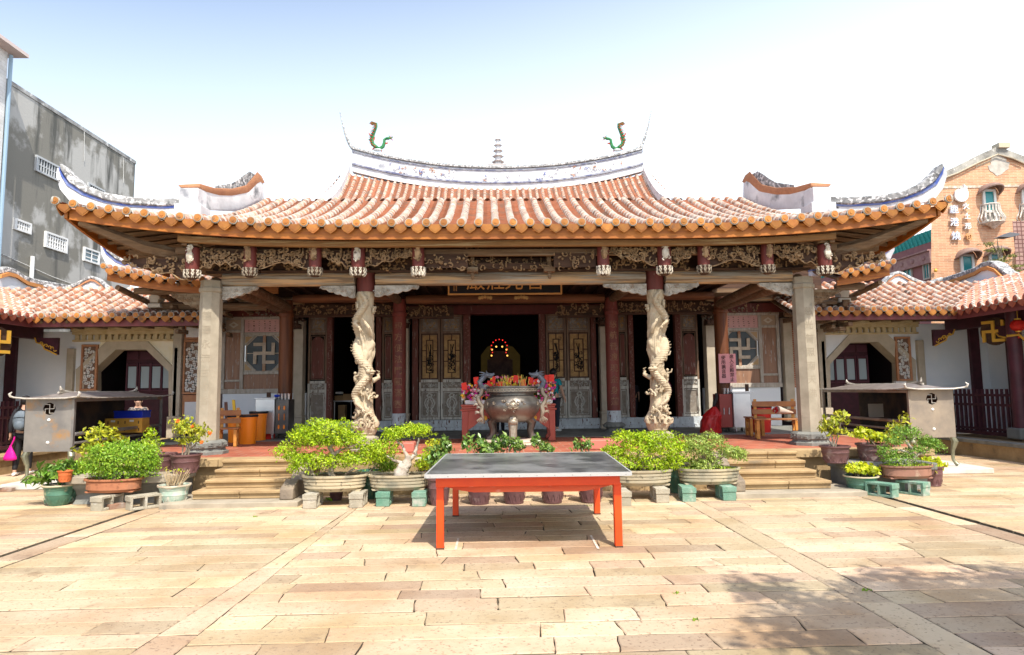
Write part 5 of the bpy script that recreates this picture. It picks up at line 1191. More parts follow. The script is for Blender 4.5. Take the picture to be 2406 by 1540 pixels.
for ch, x, y, sz, m_ in (('鹿',2241,494,.46,paleb),('港',2242,524,.46,paleb),('燒',2246,556,.46,paleb),('火',2269,486,.36,pale),('土',2272,509.5,.34,pale),('形',2274,533,.36,pale),('包',2276,558,.36,brn)):
    p = at(x, y, YB-.12); text(ch, sz, .05, p, m_, 'sign_character', BB)
c = MB(); P = [at(2260+a_, 455+b2, YB-.2) for a_, b2 in ((-16,6),(-14,-6),(-8,-11),(-2,-9),(0,-15),(6,-6),(5,-22),(11,-16),(16,-2),(15,10),(8,18),(-2,19),(-11,15))]; c.prism(P, (0,.12,0)); c.build('sign_emblem', pale, BB, smooth=0)
MBd = thing('maroon_building', 'maroon building with teal roof lattice and teal windows behind the right roofs', 'building', (XB+2, 40, 0))
maroon = M('maroon_tile', (.26,.11,.10), (.22,.09,.09), 3, rough=.85)
zA = onX(2188, 568, XB-.02).z; c = MB(); c.bb(XB-.02, XB+5, YB+.01, 52, 0, zA); c.build('wall', maroon, MBd)
c = MB(); c.bb(XB-.25, XB+.1, YB+.02, 52, zA-1.1, zA-.5); c.bb(XB-.35, XB+.1, YB+.02, 52, zA-.5, zA-.42)
for k in range(20): c.ball((XB-.27, YB+.5+k*.9, zA-.8), (.05,.16,.12), 6)
c.build('cornice', M('cornice_maroon', (.34,.20,.17), (.26,.13,.12), 5, rough=.85), MBd)
c = MB(); z1_ = onX(2188, 540, XB).z; c.bb(XB-.02, XB+.02, YB+.1, 52, zA, z1_); 
for k in range(60):
    y = YB+.2+k*.32; c.tube([(XB-.06, y, zA), (XB-.06, y+.3, z1_)], .03, 4)
c.build('roof_lattice', M('teal_lattice', (.02,.30,.24), (.01,.20,.17), 10, rough=.6), MBd)
window_x(MBd, XB-.02, ((2121,612),(2146,655)), 2, sgn=-1, paneM=teal, barM=frame_gray, hb=1); window_x(MBd, XB-.02, ((2170,622),(2188,655)), 2, sgn=-1, paneM=teal, barM=frame_gray, hb=0)
f = window_x(MBd, XB-.02, ((2085,650),(2105,690)), 2, sgn=-1, paneM=teal, barM=maroon, hb=0)
c = MB(); a = onX(2198, 640, XB-.1); c.lathe([(.05,0),(.08,.08),(.05,.16)], (XB-.12, YB-.15, a.z), 10); c.build('wall_lamp', gold, MBd)
XT = 20.5
TB = thing('brown_tiled_building', 'brown square tiled wall with dark awning at the right edge', 'building', (XT+2, 24, 0))
a, b_ = at(2379, 525, 25.0), at(2379, 640, 25.0)
c = MB(); c.prism([(a.x, 25, 0), (a.x+6, 25, 0), ((a.x+6)*1.22, 30, 0), (a.x*1.22, 30, 0)], (0, 0, at(2395, 520, 25).z)); c.build('wall', brickmat('brown_tiles', (.34,.20,.17), (.38,.24,.20), (.15,.07,.06), .17, .17, 'xz', .022, 0., .2), TB)
c = MB(); q = at(2368, 553, 24.8); c.prism([q+Vector((-.32,0,-.06)), q+Vector((-.05,0,.05)), q+Vector((.1,0,.12)), q+Vector((.5,0,.06)), q+Vector((.45,0,-.0)), q+Vector((.1,0,-.08))], (0,.35,0)); c.build('awning', M('gray_metal', (.12,.12,.13), rough=.5), TB)
c = MB(); q = at(2396, 658, 22.); c.bb(q.x-.12, q.x+.9, 22, 22.5, q.z-.3, q.z+.28); ac = tag(c.build('air_conditioner', M('ac_gray', (.42,.42,.42), rough=.5), bevel=.02), 'gray air conditioner box behind the right gallery roof', 'air conditioner')
c = MB(); c.bb(q.x-.05, q.x+.8, 21.97, 21.99, q.z-.22, q.z+.2); c.build('grille', M('grille', (.08,.08,.10), rough=.6), ac)
# ------------------------------------------------------------------ steps, ledges
def steps(s):
    x = (lambda a: a) if s < 0 else (lambda a: 2*XC-.0-a)
    lab = 'stone steps up to the temple floor, ' + ('left flight beside the pale green pot' if s < 0 else 'right flight below the wooden bench')
    st = thing('stone_steps', lab, 'steps', (XC+s*4.2, 10.4, 0), 'flights of stone steps')
    X0, X1 = (-4.75, -2.78) if s < 0 else (3.62, 5.60)
    i0, i1 = (-4.42, -3.12) if s < 0 else (3.86, 5.22)
    c = MB(); c.bb(X0, X1, 9.80, 11.0, -.02, .075); c.build('base_slab', stone, st, bevel=.012)
    for k, (y0, z0, z1, d) in enumerate(((10.12,.076,.20,0),(10.38,.20,.33,.10),(10.64,.33,.455,.14),(10.88,.455,.579,.16))):
        c = MB(); a, b_ = (i0+d*.8, i1+.02*k) if s < 0 else (i0-.02*k, i1-d); rg = random.Random(k+s); t = a
        while t < b_-.01:
            l = rg.uniform(.6, 1.3); e = min(b_, t+l)
            if b_-e < .3: e = b_
            c.bb(t+.002, e-.002, y0+rg.uniform(0,.008), 11.05, z0+.001, z1-.02); c.bb(t+.002, e-.002, y0-.03, 11.05, z1-.05, z1); t = e
        c.build('step', stone_warm, st, bevel=.012)
    for q in (-1, 1):                                              # sloping carved cheek stones
        if (s < 0) == (q < 0): continue
        e = i1+.03 if s < 0 else i0-.03-.20
        c = MB(); c.prism([(e, 9.95, .075), (e, 9.95, .24), (e, 10.25, .34), (e, 10.45, .30), (e, 10.75, .55), (e, 11.0, .575), (e, 11.0, .075)], (.20,0,0)); c.build('cheek_stone', M('cheek%d' % s, (.30,.24,.17), (.20,.16,.12), 4, rough=.9, bump=.8, bscale=14), st, bevel=.02)
steps(-1); steps(1)
def ledge(x0, x1, lab, y0=10.25, y1=11.0):
    t = thing('stone_ledge', lab, 'stone ledge', ((x0+x1)/2, y0, 0), 'stone ledges in front of the temple')
    c = MB(); c.bb(x0, x1, y0, y1, .31, .42); c.build('top_slab', gray_stone if x0 > 0 else stone, t, bevel=.015)
    c = MB(); n = 8
    pr = [(.06,.31),(.08,.26),(.16,.20),(.20,.13),(.17,.05),(.10,.0)]
    c.prism([(x0+.05, y0+a, z) for a, z in pr]+[(x0+.05, y1, 0), (x0+.05, y1, .31)], (x1-x0-.1, 0, 0)); c.build('carved_foot', gray_stone, t, bevel=.008)
ledge(-6.35, -4.75, 'gray stone ledge left of the left steps carrying purple pots')
ledge(5.62, 7.0, 'gray stone ledge right of the right steps carrying purple pots')
c = MB(); c.bb(-2.7, 3.5, 10.75, 11.02, -.02, .50); x = -2.7
while x < 3.5: c.bb(x, x+.012, 10.745, 10.76, 0, .5, 0); x += .9
tag(c.build('stone_plinth', stone_warm, bevel=.01), 'low warm stone plinth behind the row of potted plants', 'plinth')
redblk = M('red_block', (.50,.17,.12), (.44,.14,.10), 2, rough=.6)
for i, (x0, x1) in enumerate(((-1.98, -1.32), (1.62, 2.55))):
    c = MB(); c.bb(x0, x1, 11.62, 12.0, ZF-.002, ZF+.17); tag(c.build('red_block', redblk, bevel=.02), ('low red painted block on the floor behind the left bonsai' if i == 0 else 'low red painted block on the floor behind the right bonsai'), 'block', 'red floor blocks')

# ------------------------------------------------------------------ red table
T = thing('red_table', 'large low red table with worn gray zinc top in the courtyard', 'table', (.42, 8.0, 0))
redt = M('table_red', (.80,.075,.004), (.72,.055,.004), 3, rough=.42, spec=.5, bump=.05); redt2 = M('table_red_worn', (.68,.11,.035), (.60,.07,.02), 3, rough=.5, stretch=(.6,2,8), c3=(.72,.45,.36), s3=4, lo3=.62, hi3=.66)
zinc = M('zinc_top', (.20,.205,.20), (.40,.41,.40), 1.3, .42, .58, .28, metal=.5, c3=(.12,.125,.13), s3=2.2, lo3=.5, hi3=.62, bump=.2, spec=.6, c4=(.42,.42,.40), s4=3.2, lo4=.63, hi4=.70, st4=(1,5,1))
c = MB(); q = [gd(1003,1112,.78), gd(1475,1108,.78), gd(1419,1062,.78), gd(1055,1066,.78)]
q = [Vector((-.66,6.92,0)), Vector((1.44,6.86,0)), Vector((1.54,9.02,0)), Vector((-.58,9.08,0))]
c.prism([(p.x, p.y, .775) for p in q], (0,0,.012)); c.build('table_top', zinc, T)
c = MB(); e = .018
for i in range(4):
    a, b_ = q[i], q[(i+1) % 4]; d = (b_-a).normalized(); n = Vector((d.y, -d.x, 0)); A, B = a-d*.0, b_+d*.0
    c.prism([(A.x, A.y, .750), (B.x, B.y, .750), (B.x, B.y, .789), (A.x, A.y, .789)], n*e)
c.build('metal_edge', M('edge_metal', (.50,.50,.48), rough=.4, metal=.3), T)
c = MB()
for i in range(12):
    p = q[0].lerp(q[1], .02+i*.087); c.ball((p.x, p.y-.02, .765), .004, 6)
c.build('nails', darksteel, T)
c = MB(); sh = [-.47+.0, 6.97]
cen = sum(q, Vector())/4
def inset(p, d): v = cen-p; return p+Vector((math.copysign(d, v.x), math.copysign(d, v.y), 0))
r1 = [inset(p, .09) for p in q]
for i in range(4):
    a, b_ = r1[i], r1[(i+1) % 4]; d = (b_-a).normalized(); n = Vector((-d.y, d.x, 0))
    c.prism([(a.x, a.y, .645), (b_.x, b_.y, .645), (b_.x, b_.y, .741), (a.x, a.y, .741)], n*.028)
c.build('apron_rail', redt, T, bevel=.004)
lp = [Vector((-.53,7.10,0)), Vector((1.33,7.03,0)), Vector((1.40,8.84,0)), Vector((-.46,8.88,0))]
for p in lp:
    c = MB(); c.box((p.x, p.y, .33), (.078,.078,.66), taper=1.0); c.build('leg', redt, T, bevel=.006)
    c = MB(); c.box((p.x, p.y, .008), (.082,.082,.016)); c.build('leg_foot', dark_wood, T)
for i in range(4):
    a, b_ = lp[i], lp[(i+1) % 4]; n = 16; top = []; bot = []
    for k in range(n+1):
        t = k/n; p = a.lerp(b_, t); top.append((p.x, p.y, .650)); bot.append((p.x, p.y, .645-.072*min(1, 6*min(t, 1-t))))
    c = MB(); c.strip(top, bot, (.0 if i % 2 == 0 else .02, .02 if i % 2 == 0 else .0, 0)); c.build('curved_apron', redt2, T)

# ------------------------------------------------------------------ incense burner
bx_, by_ = at(1203, 950, 13.0).x, 13.0
bronze = M('bronze', (.23,.215,.19), (.13,.12,.11), 4, rough=.38, metal=.75, bump=.15, bscale=20); bronze2 = M('bronze_light', (.36,.31,.24), (.24,.20,.15), 10, rough=.45, metal=.5); dhead = M('dragon_head_dark', (.10,.11,.13), (.17,.19,.22), 10, rough=.45, metal=.3)
IB = thing('incense_burner', 'large round bronze incense burner with two dragon handles on three legs', 'incense burner', (bx_, by_, ZF+.1))
zb0 = ZF
zc = at(1203, 955, 13).z
c = MB(); c.lathe([(.12,1.00-ZF),(.30,1.02-ZF),(.43,1.10-ZF),(.52,1.22-ZF),(.555,1.34-ZF),(.53,1.43-ZF),(.47,1.50-ZF),(.43,1.535-ZF),(.43,1.57-ZF),(.50,1.59-ZF),(.50,1.685-ZF),(.515,1.69-ZF),(.515,1.71-ZF),(.44,1.71-ZF),(.42,1.60-ZF)], (bx_, by_, ZF), 48, cap=(True, True)); bo = c.build('bowl', bronze, IB, smooth=40)
c = MB()
for k in range(44):
    t = 2*math.pi*k/44; x, y = bx_+.505*math.cos(t), by_+.505*math.sin(t); r3 = Matrix.Rotation(t, 3, 'Z')
    c.box((x, y, 1.655), (.012,.045,.012), r3); c.box((x, y, 1.615), (.012,.045,.012), r3); 
    t2 = t+math.pi/44; c.box((bx_+.505*math.cos(t2), by_+.505*math.sin(t2), 1.635), (.012,.010,.05), Matrix.Rotation(t2, 3, 'Z'))
c.build('key_band', bronze2, bo)
c = MB(); rg = random.Random(3); fc = Vector((bx_, by_-.54, 1.33))
c.ball(fc, (.085,.045,.075), 14, jit=.05, rg=rg); c.ball(fc+Vector((0,-.03,-.01)), (.035,.035,.03), 10)
for q_ in (-1, 1):
    c.ball(fc+Vector((q_*.04,-.035,.03)), .02, 8); c.ball(fc+Vector((q_*.09,-.0,.04)), (.03,.025,.03), 8); c.tube([fc+Vector((q_*.02,-.045,-.045)), fc+Vector((q_*.06,-.03,-.04)), fc+Vector((q_*.09,-.0,-.02))], .012, 6)
for k in range(36): scroll(c, fc+Vector((rg.gauss(0,.07), .01, rg.gauss(0,.06))), Vector((1,0,0)), Vector((0,0,1)), .03, rg, .009)
for k in range(9):                                                 # raised characters and clouds round the shoulder
    t = -math.pi/2+(k-4)*.36
    for j in range(5): scroll(c, Vector((bx_+.535*math.cos(t+rg.uniform(-.06,.06)), by_+.535*math.sin(t), 1.40-.06*abs(k-4)*.3+rg.uniform(-.04,.05))), Vector((-math.sin(t),math.cos(t),0)), Vector((0,0,1)), .03, rg, .009)
c.build('relief', bronze2, bo)
for t in (-math.pi/2, math.pi/6, math.pi*5/6):
    c = MB(); d = Vector((math.cos(t), math.sin(t), 0)); P = lambda r, z: Vector((bx_, by_, z))+d*r
    if t < 0: c.tube([P(.36,1.12), P(.40,1.02), P(.40,.85), P(.42,.72), P(.46,.685)], [.09,.10,.075,.08,.10], 10); c.box(P(.47,.90), (.012,.012,.10)); c.ball(P(.47,1.03), (.09,.05,.06), 10)
    else: c.tube([P(.34,1.10), P(.46,1.0), P(.42,.84), P(.44,.74), P(.52,.69)], [.10,.10,.07,.07,.085], 10)
    c.build('leg', bronze2 if t < 0 else bronze, IB)
for s in (-1, 1):
    B = lambda x, z, y=0: Vector((bx_+s*x, by_-.06+y, z)); c = MB()
    c.tube([B(.40,1.66), B(.52,1.72), B(.58,1.66), B(.60,1.56), B(.66,1.50), B(.64,1.40), B(.58,1.32), B(.60,1.22), B(.58,1.14), B(.56,1.08)], [.03,.045,.048,.044,.048,.044,.04,.048,.036,.018], 10)
    pts = [(.60,1.62),(.64,1.52),(.68,1.46),(.66,1.36),(.60,1.30),(.63,1.20)]
    for (x, z) in pts:
        for k in range(3): c.tube([B(x,z), B(x+.06,z+.015*k), B(x+.10,z-.03+.03*k)], [.018,.012,.002], 5)
    for k in range(5): c.tube([B(.58,1.12), B(.545+.035*k,1.05), B(.535+.03*k,.99-.01*(k%2))], [.02,.016,.003], 6)
    hb = c.build('dragon_handle', bronze2, IB)
    c = MB(); c.tube([B(.46,1.64), B(.60,1.71), B(.63,1.80), B(.56,1.87), B(.52,1.91)], [.035,.06,.055,.055,.05], 10); h = B(.48,1.93,-.02)
    c.ball(h, (.075,.055,.05), 12, jit=.08, rg=random.Random(s+4)); c.tube([h, h+Vector((-s*.10,0,.0)), h+Vector((-s*.14,0,.03))], [.05,.035,.02], 8); c.tube([h+Vector((-s*.02,0,-.03)), h+Vector((-s*.10,0,-.05))], [.03,.015], 6)
    for k in range(5): c.tube([h+Vector((s*.03,0,.02)), h+Vector((s*(.09+.01*k),.0,.05-.045*k)), h+Vector((s*(.16),.0,.06-.055*k))], [.022,.016,.003], 5)
    for q_ in (-1, 1): c.tube([h+Vector((0,q_*.03,.03)), h+Vector((s*.02,q_*.04,.09))], [.015,.004], 5)
    c.build('dragon_head', dhead, hb)
c = MB(); c.lathe([(.62,0),(.64,.03),(.60,.045),(.56,.055),(.57,.08),(.54,.098)], (bx_, by_, ZF-.001), 36); tag(c.build('burner_plinth', M('plinth_pink', (.56,.44,.36), (.48,.38,.3), 5, rough=.8)), 'round pale stone plinth beneath the bronze burner', 'plinth')
inc = M('incense', (.65,.50,.10), rough=.8)
def sticks(name, lab, cx, cy, n, sd, h=(.2,.36), z=1.60, flower=True):
    rg = random.Random(sd); t = thing(name, lab, 'incense', (cx, cy, z))
    c = MB(); f = MB()
    for k in range(n):
        x, y = cx+rg.gauss(0,.05), cy+rg.gauss(0,.05); L_ = rg.uniform(*h); dx, dy = rg.gauss(0,.05), rg.gauss(0,.03)
        c.tube([(x,y,z-.02), (x+dx,y+dy,z+L_)], .0035 if k % 3 else .006, 5)
    c.build('sticks', inc, t)
    if flower:
        for k in range(16): f.ball((cx+rg.gauss(0,.10), cy+rg.gauss(0,.05), z+.14+rg.gauss(0,.06)), (.022,.022,.018), 6, jit=.1, rg=rg)
        f.build('yellow_blossom', M('yellow_petal', (.70,.45,.02), rough=.7), t)
    return t
sticks('incense_bundle', 'bundle of incense sticks with yellow blossoms in the bronze burner, left of its middle', bx_-.12, by_-.05, 22, 2)
sticks('incense_bundle', 'smaller bundle of incense sticks in the bronze burner, right of its middle', bx_+.18, by_-.02, 10, 5, flower=False)
c = MB(); c.lathe([(.0,.0),(.42,.0)], (bx_, by_, 1.62), 24); c.build('ash', M('ash', (.4,.38,.35), rough=1), bo)

# ------------------------------------------------------------------ altar table and offerings
YA = 13.75
a, b_ = at(1085, 960, YA), at(1304, 960, YA); zt = at(1195, 950, YA).z
AT = thing('altar_table', 'red lacquered offering table with scrolled legs behind the burner', 'table', ((a.x+b_.x)/2, YA+.3, ZF))
lac = M('altar_lacquer', (.42,.085,.05), (.36,.06,.04), 3, rough=.4, spec=.5)
c = MB(); c.bb(a.x-.02, b_.x+.02, YA-.02, YA+.80, zt-.04, zt); c.bb(a.x+.0, b_.x-.0, YA, YA+.78, zt-.09, zt-.041); c.bb(a.x-.03, b_.x+.03, YA-.03, YA+.81, zt-.13, zt-.091); c.build('table_top', lac, AT, bevel=.01)
for yy in (YA, YA+.7):
    c = MB(); n = 28; tp = []; bt = []
    for k in range(n+1):
        t = k/n; e = min(t, 1-t)*(b_.x-a.x); d = .16 if e > .42 else .22+.0*e if e > .34 else .22+.5*(.34-e)**.7
        tp.append((a.x+(b_.x-a.x)*t, yy, zt-.13)); bt.append((a.x+(b_.x-a.x)*t, yy, zt-.13-d))
    c.strip(tp, bt, (0,.05,0)); c.build('scrolled_apron', lac, AT, bevel=.004)
    for s, x in ((-1, a.x), (1, b_.x)):
        c = MB(); x0 = x-s*.0; P = [(0,zt-.13),(.14,zt-.13),(.13,zt-.4),(.11,ZF+.12),(.15,ZF+.05),(.14,ZF),(.0,ZF)]
        c.prism([(x0-s*p, yy-.012, z) for p, z in P], (0,.09,0)); c.build('leg', lac, AT, bevel=.01)
c = MB()
for x in (at(1140, 985, YA).x, at(1256, 985, YA).x): c.lathe([(.05,0),(.045,.012)], (0,0,0), 20); n = len(c.v)-40; c.v[n:] = [(x+p[0], YA-.012-p[2], at(1140, 983, YA).z+p[1]) for p in c.v[n:]]
c.build('gold_seal', gold, AT)
petals = [M('petal_'+n_, c_, rough=.6) for n_, c_ in (('magenta',(.55,.02,.28)),('yellow',(.80,.45,.02)),('orange',(.80,.22,.02)),('pink',(.72,.22,.32)),('white',(.75,.70,.68)),('red',(.60,.03,.05)))]
leafd = M('bouquet_leaf', (.05,.14,.02), (.10,.22,.03), 12, rough=.5)
def flowers(lab, x0, x1, zb_, h, y, n, sd, name='flower_arrangement', pot=True, group='flowers on the altar table'):
    rg = random.Random(sd); t = thing(name, lab, 'flowers', ((x0+x1)/2, y, zb_), group)
    if pot:
        c = MB(); c.bb(x0+.06, x1-.06, y-.10, y+.12, zb_, zb_+.09); c.build('white_pot', white, t, bevel=.02)
    zz_ = zb_+.08; c = MB()
    for k in range(60):
        p = Vector((rg.uniform(x0, x1), y+rg.uniform(-.12,.12), zz_+rg.uniform(.02, h*.75))); d = Vector((rg.gauss(0,.05), rg.gauss(0,.04), rg.uniform(.02,.09))); n_ = Vector((rg.uniform(-1,1), rg.uniform(-1,1), .3)).normalized()*.016
        c.add([p, p+d*.5+n_, p+d, p+d*.5-n_], [(0,1,2,3)])
    for k in range(14): x = rg.uniform(x0, x1); c.tube([(x, y, zz_), (x+rg.gauss(0,.03), y, zz_+h*.9)], .004, 4)
    c.build('foliage', leafd, t, smooth=0)
    f = MB()
    for k in range(n):
        mi = rg.choice((0,0,1,2,3,3,0,5,4)); q_ = Vector((rg.uniform(x0, x1), y-.12+rg.uniform(-.05,.12), zz_+rg.random()**.8*h)); r = rg.uniform(.018,.036)
        f.ball(q_, r*.4, 6, mi)
        for j in range(6):
            t_ = j*math.pi/3+rg.random(); e1 = Vector((math.cos(t_), -.3, math.sin(t_))); e2 = Vector((-math.sin(t_), 0, math.cos(t_)))
            f.add([q_, q_+e1*r*.6+e2*r*.45, q_+e1*r*1.15, q_+e1*r*.6-e2*r*.45], [(0,1,2,3)], mi)
    f.build('blossom', petals, t, smooth=0)
flowers('pink and orange flower arrangement on the left end of the altar table', a.x+.0, a.x+.55, zt, .34, YA+.15, 90, 1)
flowers('magenta and orange flower arrangement on the right end of the altar table', b_.x-.52, b_.x+.02, zt, .40, YA+.15, 90, 2)
flowers('low yellow flower arrangement behind the burner rim', a.x+.6, b_.x-.6, zt+.15, .34, YA+.35, 90, 3)
cardm = M('red_card', (.78,.03,.01), rough=.45)
for i, (x, y, t_) in enumerate(((1091,908,-.15),(1119,895,-.1),(1158,893,.1),(1176,905,.05),(1196,897,0),(1212,891,.1),(1230,900,-.1),(1247,895,.05),(1262,899,-.15),(1276,893,.12),(1296,889,0),(1286,890,.0),(1150,904,.2))):
    Yc = YA-.02+.05*(i % 5); p = at(x, y, Yc); r3 = Matrix.Rotation(t_, 3, 'Y'); c = MB(); c.box(p, (.105,.006,.15), r3)
    pos = ['leftmost at the table end', 'second from left above the left flowers', 'beside the left dragon head', 'left of the burner middle, low', 'behind the tall incense', 'right of the tall incense', 'centre right, low', 'centre right above the rim', 'left of the right dragon head', 'touching the right dragon head', 'rightmost by the teal shirt', 'second from right above right flowers', 'low card by the left dragon'][i]
    o = c.build('red_card', cardm, smooth=0); tag(o, 'red card on a pick among offerings, '+pos, 'card', 'red cards over the altar table')
    d = MB(); d.tube([p+Vector((0,.01,-.07)), (p.x, p.y+.02, zt+.05)], .004, 4); d.build('pick', inc, o)

# altar glow inside the hall
AL = thing('inner_altar', 'dim inner altar with an arch of red lamps seen through the centre door', 'altar', (at(1172,820,23).x, 23, .8))
lampm = M('red_lamp', (.6,.01,.01), rough=.4, emit=((1.,.03,.02), 0.9)); amber = M('amber_lamp', (.5,.3,.05), emit=((1.,.5,.1), 1.2))
c = MB()
for k in range(11):
    t = math.pi*(-.18+1.36*k/10); p = at(1173-19*math.cos(t), 818-20*math.sin(t), 22.2); c.ball(p, .021, 8)
c.build('red_lamp', lampm, AL)
c = MB()
for (x, y) in ((1155,836),(1192,836),(1180,815),(1166,815),(1156,822),(1190,822)): c.ball(at(x, y, 22.3), .03, 6)
c.build('amber_lamp', amber, AL)
c = MB(); p = at(1173, 860, 23)
for (x0, x1, y0, y1) in ((1145,1205,845,900),(1152,1194,825,845)): q1, q2 = at(x0, y0, 22.8), at(x1, y1, 22.8); c.bb(q1.x, q2.x, 22.8, 23.4, q2.z, q1.z)
c.build('altar_body', M('altar_dark', (.06,.03,.03), (.14,.08,.06), 4, rough=.6), AL)
c = MB(); drape = M('yellow_drape', (.10,.065,.015), (.06,.04,.01), 4, rough=.8, emit=((.5,.33,.08), .02))
for (P) in ([(1130,885),(1130,835),(1145,815),(1155,812),(1150,835),(1158,885)], [(1190,885),(1192,835),(1187,810),(1205,815),(1222,835),(1222,885)]): c.prism([at(x, y, 23.3) for x, y in P], (0,.05,0))
c.build('yellow_drape', drape, AL)
# table with cartons just inside the left doorway
p0, p1 = at(785, 942, 18.8), at(826, 942, 18.8)
t = thing('inner_table', 'small table inside the dark left doorway', 'table', ((p0.x+p1.x)/2, 18.8, .7)); c = MB(); c.bb(p0.x-.1, p1.x+.35, 18.8, 19.4, p0.z-.03, p0.z); c.build('table_top', steel, t); 
for x in (p0.x, p1.x-.02): c = MB(); c.tube([(x, 18.85, .7), (x, 18.85, p0.z)], .018, 6); c.build('leg', steel, t)
carton = M('carton', (.40,.25,.12), (.34,.21,.10), 3, rough=.8)
for i, (x0, x1, y0, y1, lb) in enumerate(((786,806,930,942,'left brown carton on the table inside the left doorway'),(806,828,926,942,'right brown carton on the table inside the left doorway'),(794,810,952,985,'tall carton standing under the table in the left doorway'))):
    q1, q2 = at(x0, y0, 18.9), at(x1, y1, 18.9); c = MB(); c.bb(q1.x, q2.x, 18.9, 19.2, q2.z, q1.z); tag(c.build('carton', carton, bevel=.01), lb, 'box', 'cartons in the left doorway')
c = MB(); q = at(796, 926, 18.95); c.bb(q.x-.1, q.x+.1, 18.95, 19.1, q.z, q.z+.06); tag(c.build('plastic_tray', white, bevel=.01), 'small white tray on the left carton in the doorway', 'tray')
# ------------------------------------------------------------------ foliage
def leafmat(name, c1, c2, tr=.35, rough=.45):
    return M(name, c1, c2, 7, .3, .7, rough, att=.45, sat=.018, trans=tr, spec=.5)
lime = leafmat('lime_leaf', (.30,.46,.01), (.46,.58,.02)); lime2 = leafmat('lime_leaf_yellow', (.42,.50,.01), (.58,.60,.03)); greenl = leafmat('green_leaf', (.16,.33,.01), (.30,.46,.02)); glossy = leafmat('glossy_leaf', (.10,.20,.03), (.20,.30,.06), .2, .3)
pine = leafmat('pine_leaf', (.13,.27,.03), (.26,.40,.05)); croton = leafmat('croton_leaf', (.24,.32,.02), (.55,.52,.03), .3)
bark = M('bark', (.20,.15,.10), (.34,.29,.22), 8, rough=.95, bump=.8, bscale=20); barkw = M('pale_bark', (.56,.50,.42), (.34,.28,.22), 7, rough=.9, bump=1., bscale=16)
soil = M('soil', (.07,.05,.03), (.12,.09,.05), 20, rough=1)
def cloud(pads, dens, size, par, mat, sd=1, name='foliage', asp=.5, shell=.45, up=.5, droop=0.):
    """pads: (centre, (rx,ry,rz)); every leaf is a small folded two-face blade"""
    rs = np.random.RandomState(sd); V = []; A = []
    for c, r in pads:
        c = np.array(c); r = np.array(r); area = 4*np.pi*(((r[0]*r[1])**1.6+(r[0]*r[2])**1.6+(r[1]*r[2])**1.6)/3)**(1/1.6)
        n = max(20, int(area*dens))
        d = rs.normal(size=(n, 3)); d[:, 2] = np.where(d[:, 2] < -.2, -d[:, 2]*rs.choice([1, -.5], n), d[:, 2]); d /= np.linalg.norm(d, axis=1)[:, None]
        ph = rs.uniform(0, 6.28, 6); lump = 1+.16*np.sin(5*d[:, 0]+ph[0]+3*d[:, 2])+.14*np.sin(6*d[:, 1]+ph[1]+4*d[:, 0])+.12*np.sin(9*d[:, 2]+ph[2]+7*d[:, 0])+.10*np.sin(15*d[:, 0]+ph[3]+9*d[:, 1])
        rad = (1-shell*rs.uniform(0, 1, n)**1.8)*lump*rs.normal(1, .035, n)
        p = c+d*r*rad[:, None]
        nrm = d*.8+rs.normal(size=(n, 3))*.5; nrm[:, 2] += up*.6; nrm /= np.linalg.norm(nrm, axis=1)[:, None]
        t = d*.6+rs.normal(size=(n, 3))*.7; t[:, 2] += up-droop; t -= nrm*(t*nrm).sum(1)[:, None]*.75; t /= np.linalg.norm(t, axis=1)[:, None]
        b = np.cross(nrm, t); b /= np.linalg.norm(b, axis=1)[:, None]
        L_ = size*rs.uniform(.5, 1.55, n)[:, None]
        V.append(np.stack([p-t*L_*.5, p-b*L_*asp*.5+nrm*L_*.10, p+t*L_*.5, p+b*L_*asp*.5+nrm*L_*.10], 1)); A.append(rs.uniform(0, 1, n))
    V = np.concatenate(V).reshape(-1, 3); A = np.concatenate(A); n = len(A)
    off_ = np.array(wloc(par)) if par else np.zeros(3); V = V-off_
    me = bpy.data.meshes.new(name); me.vertices.add(n*4); me.vertices.foreach_set('co', V.ravel()); me.loops.add(n*6); 
    base = np.arange(n)[:, None]*4; me.loops.foreach_set('vertex_index', (base+np.array([0,1,2,0,2,3])).ravel().astype(np.int32))
    me.polygons.add(n*2); me.polygons.foreach_set('loop_start', (np.arange(n*2)*3).astype(np.int32))
    me.update(calc_edges=True); at_ = me.attributes.new('rnd', 'FLOAT', 'FACE'); at_.data.foreach_set('value', np.repeat(A, 2).astype(np.float32)); me.materials.append(mat); me.validate()
    o = bpy.data.objects.new(name, me); COL.objects.link(o); o.parent = par; return o
def pd(lst, Y):      # pads from photo measures at depth Y: (x, y, rx, ry[, dY, ryy])
    out = []
    for q in lst:
        x, y, rx, ry = q[:4]; dy = q[4] if len(q) > 4 else 0; k = (Y+dy)/F
        out.append((at(x, y, Y+dy), (rx*k, (q[5] if len(q) > 5 else min(rx, ry*1.5)*k*1.0), ry*k)))
    return out
def limbs(par, segs, Y, mat, name='trunk'):
    c = MB(); rg = random.Random(len(segs))
    for pts, r0, r1 in segs:
        P = [at(p[0], p[1], Y+(p[2] if len(p) > 2 else 0)) for p in pts]; Q = []
        for i in range(len(P)-1):
            for k in range(4): Q.append(P[i].lerp(P[i+1], k/4)+Vector((rg.gauss(0,.006), rg.gauss(0,.006), 0)))
        Q.append(P[-1]); n = len(Q); c.tube(Q, [(r0+(r1-r0)*i/(n-1))*rg.uniform(.85,1.15) for i in range(n)], 8)
    return c.build(name, mat, par, smooth=60)
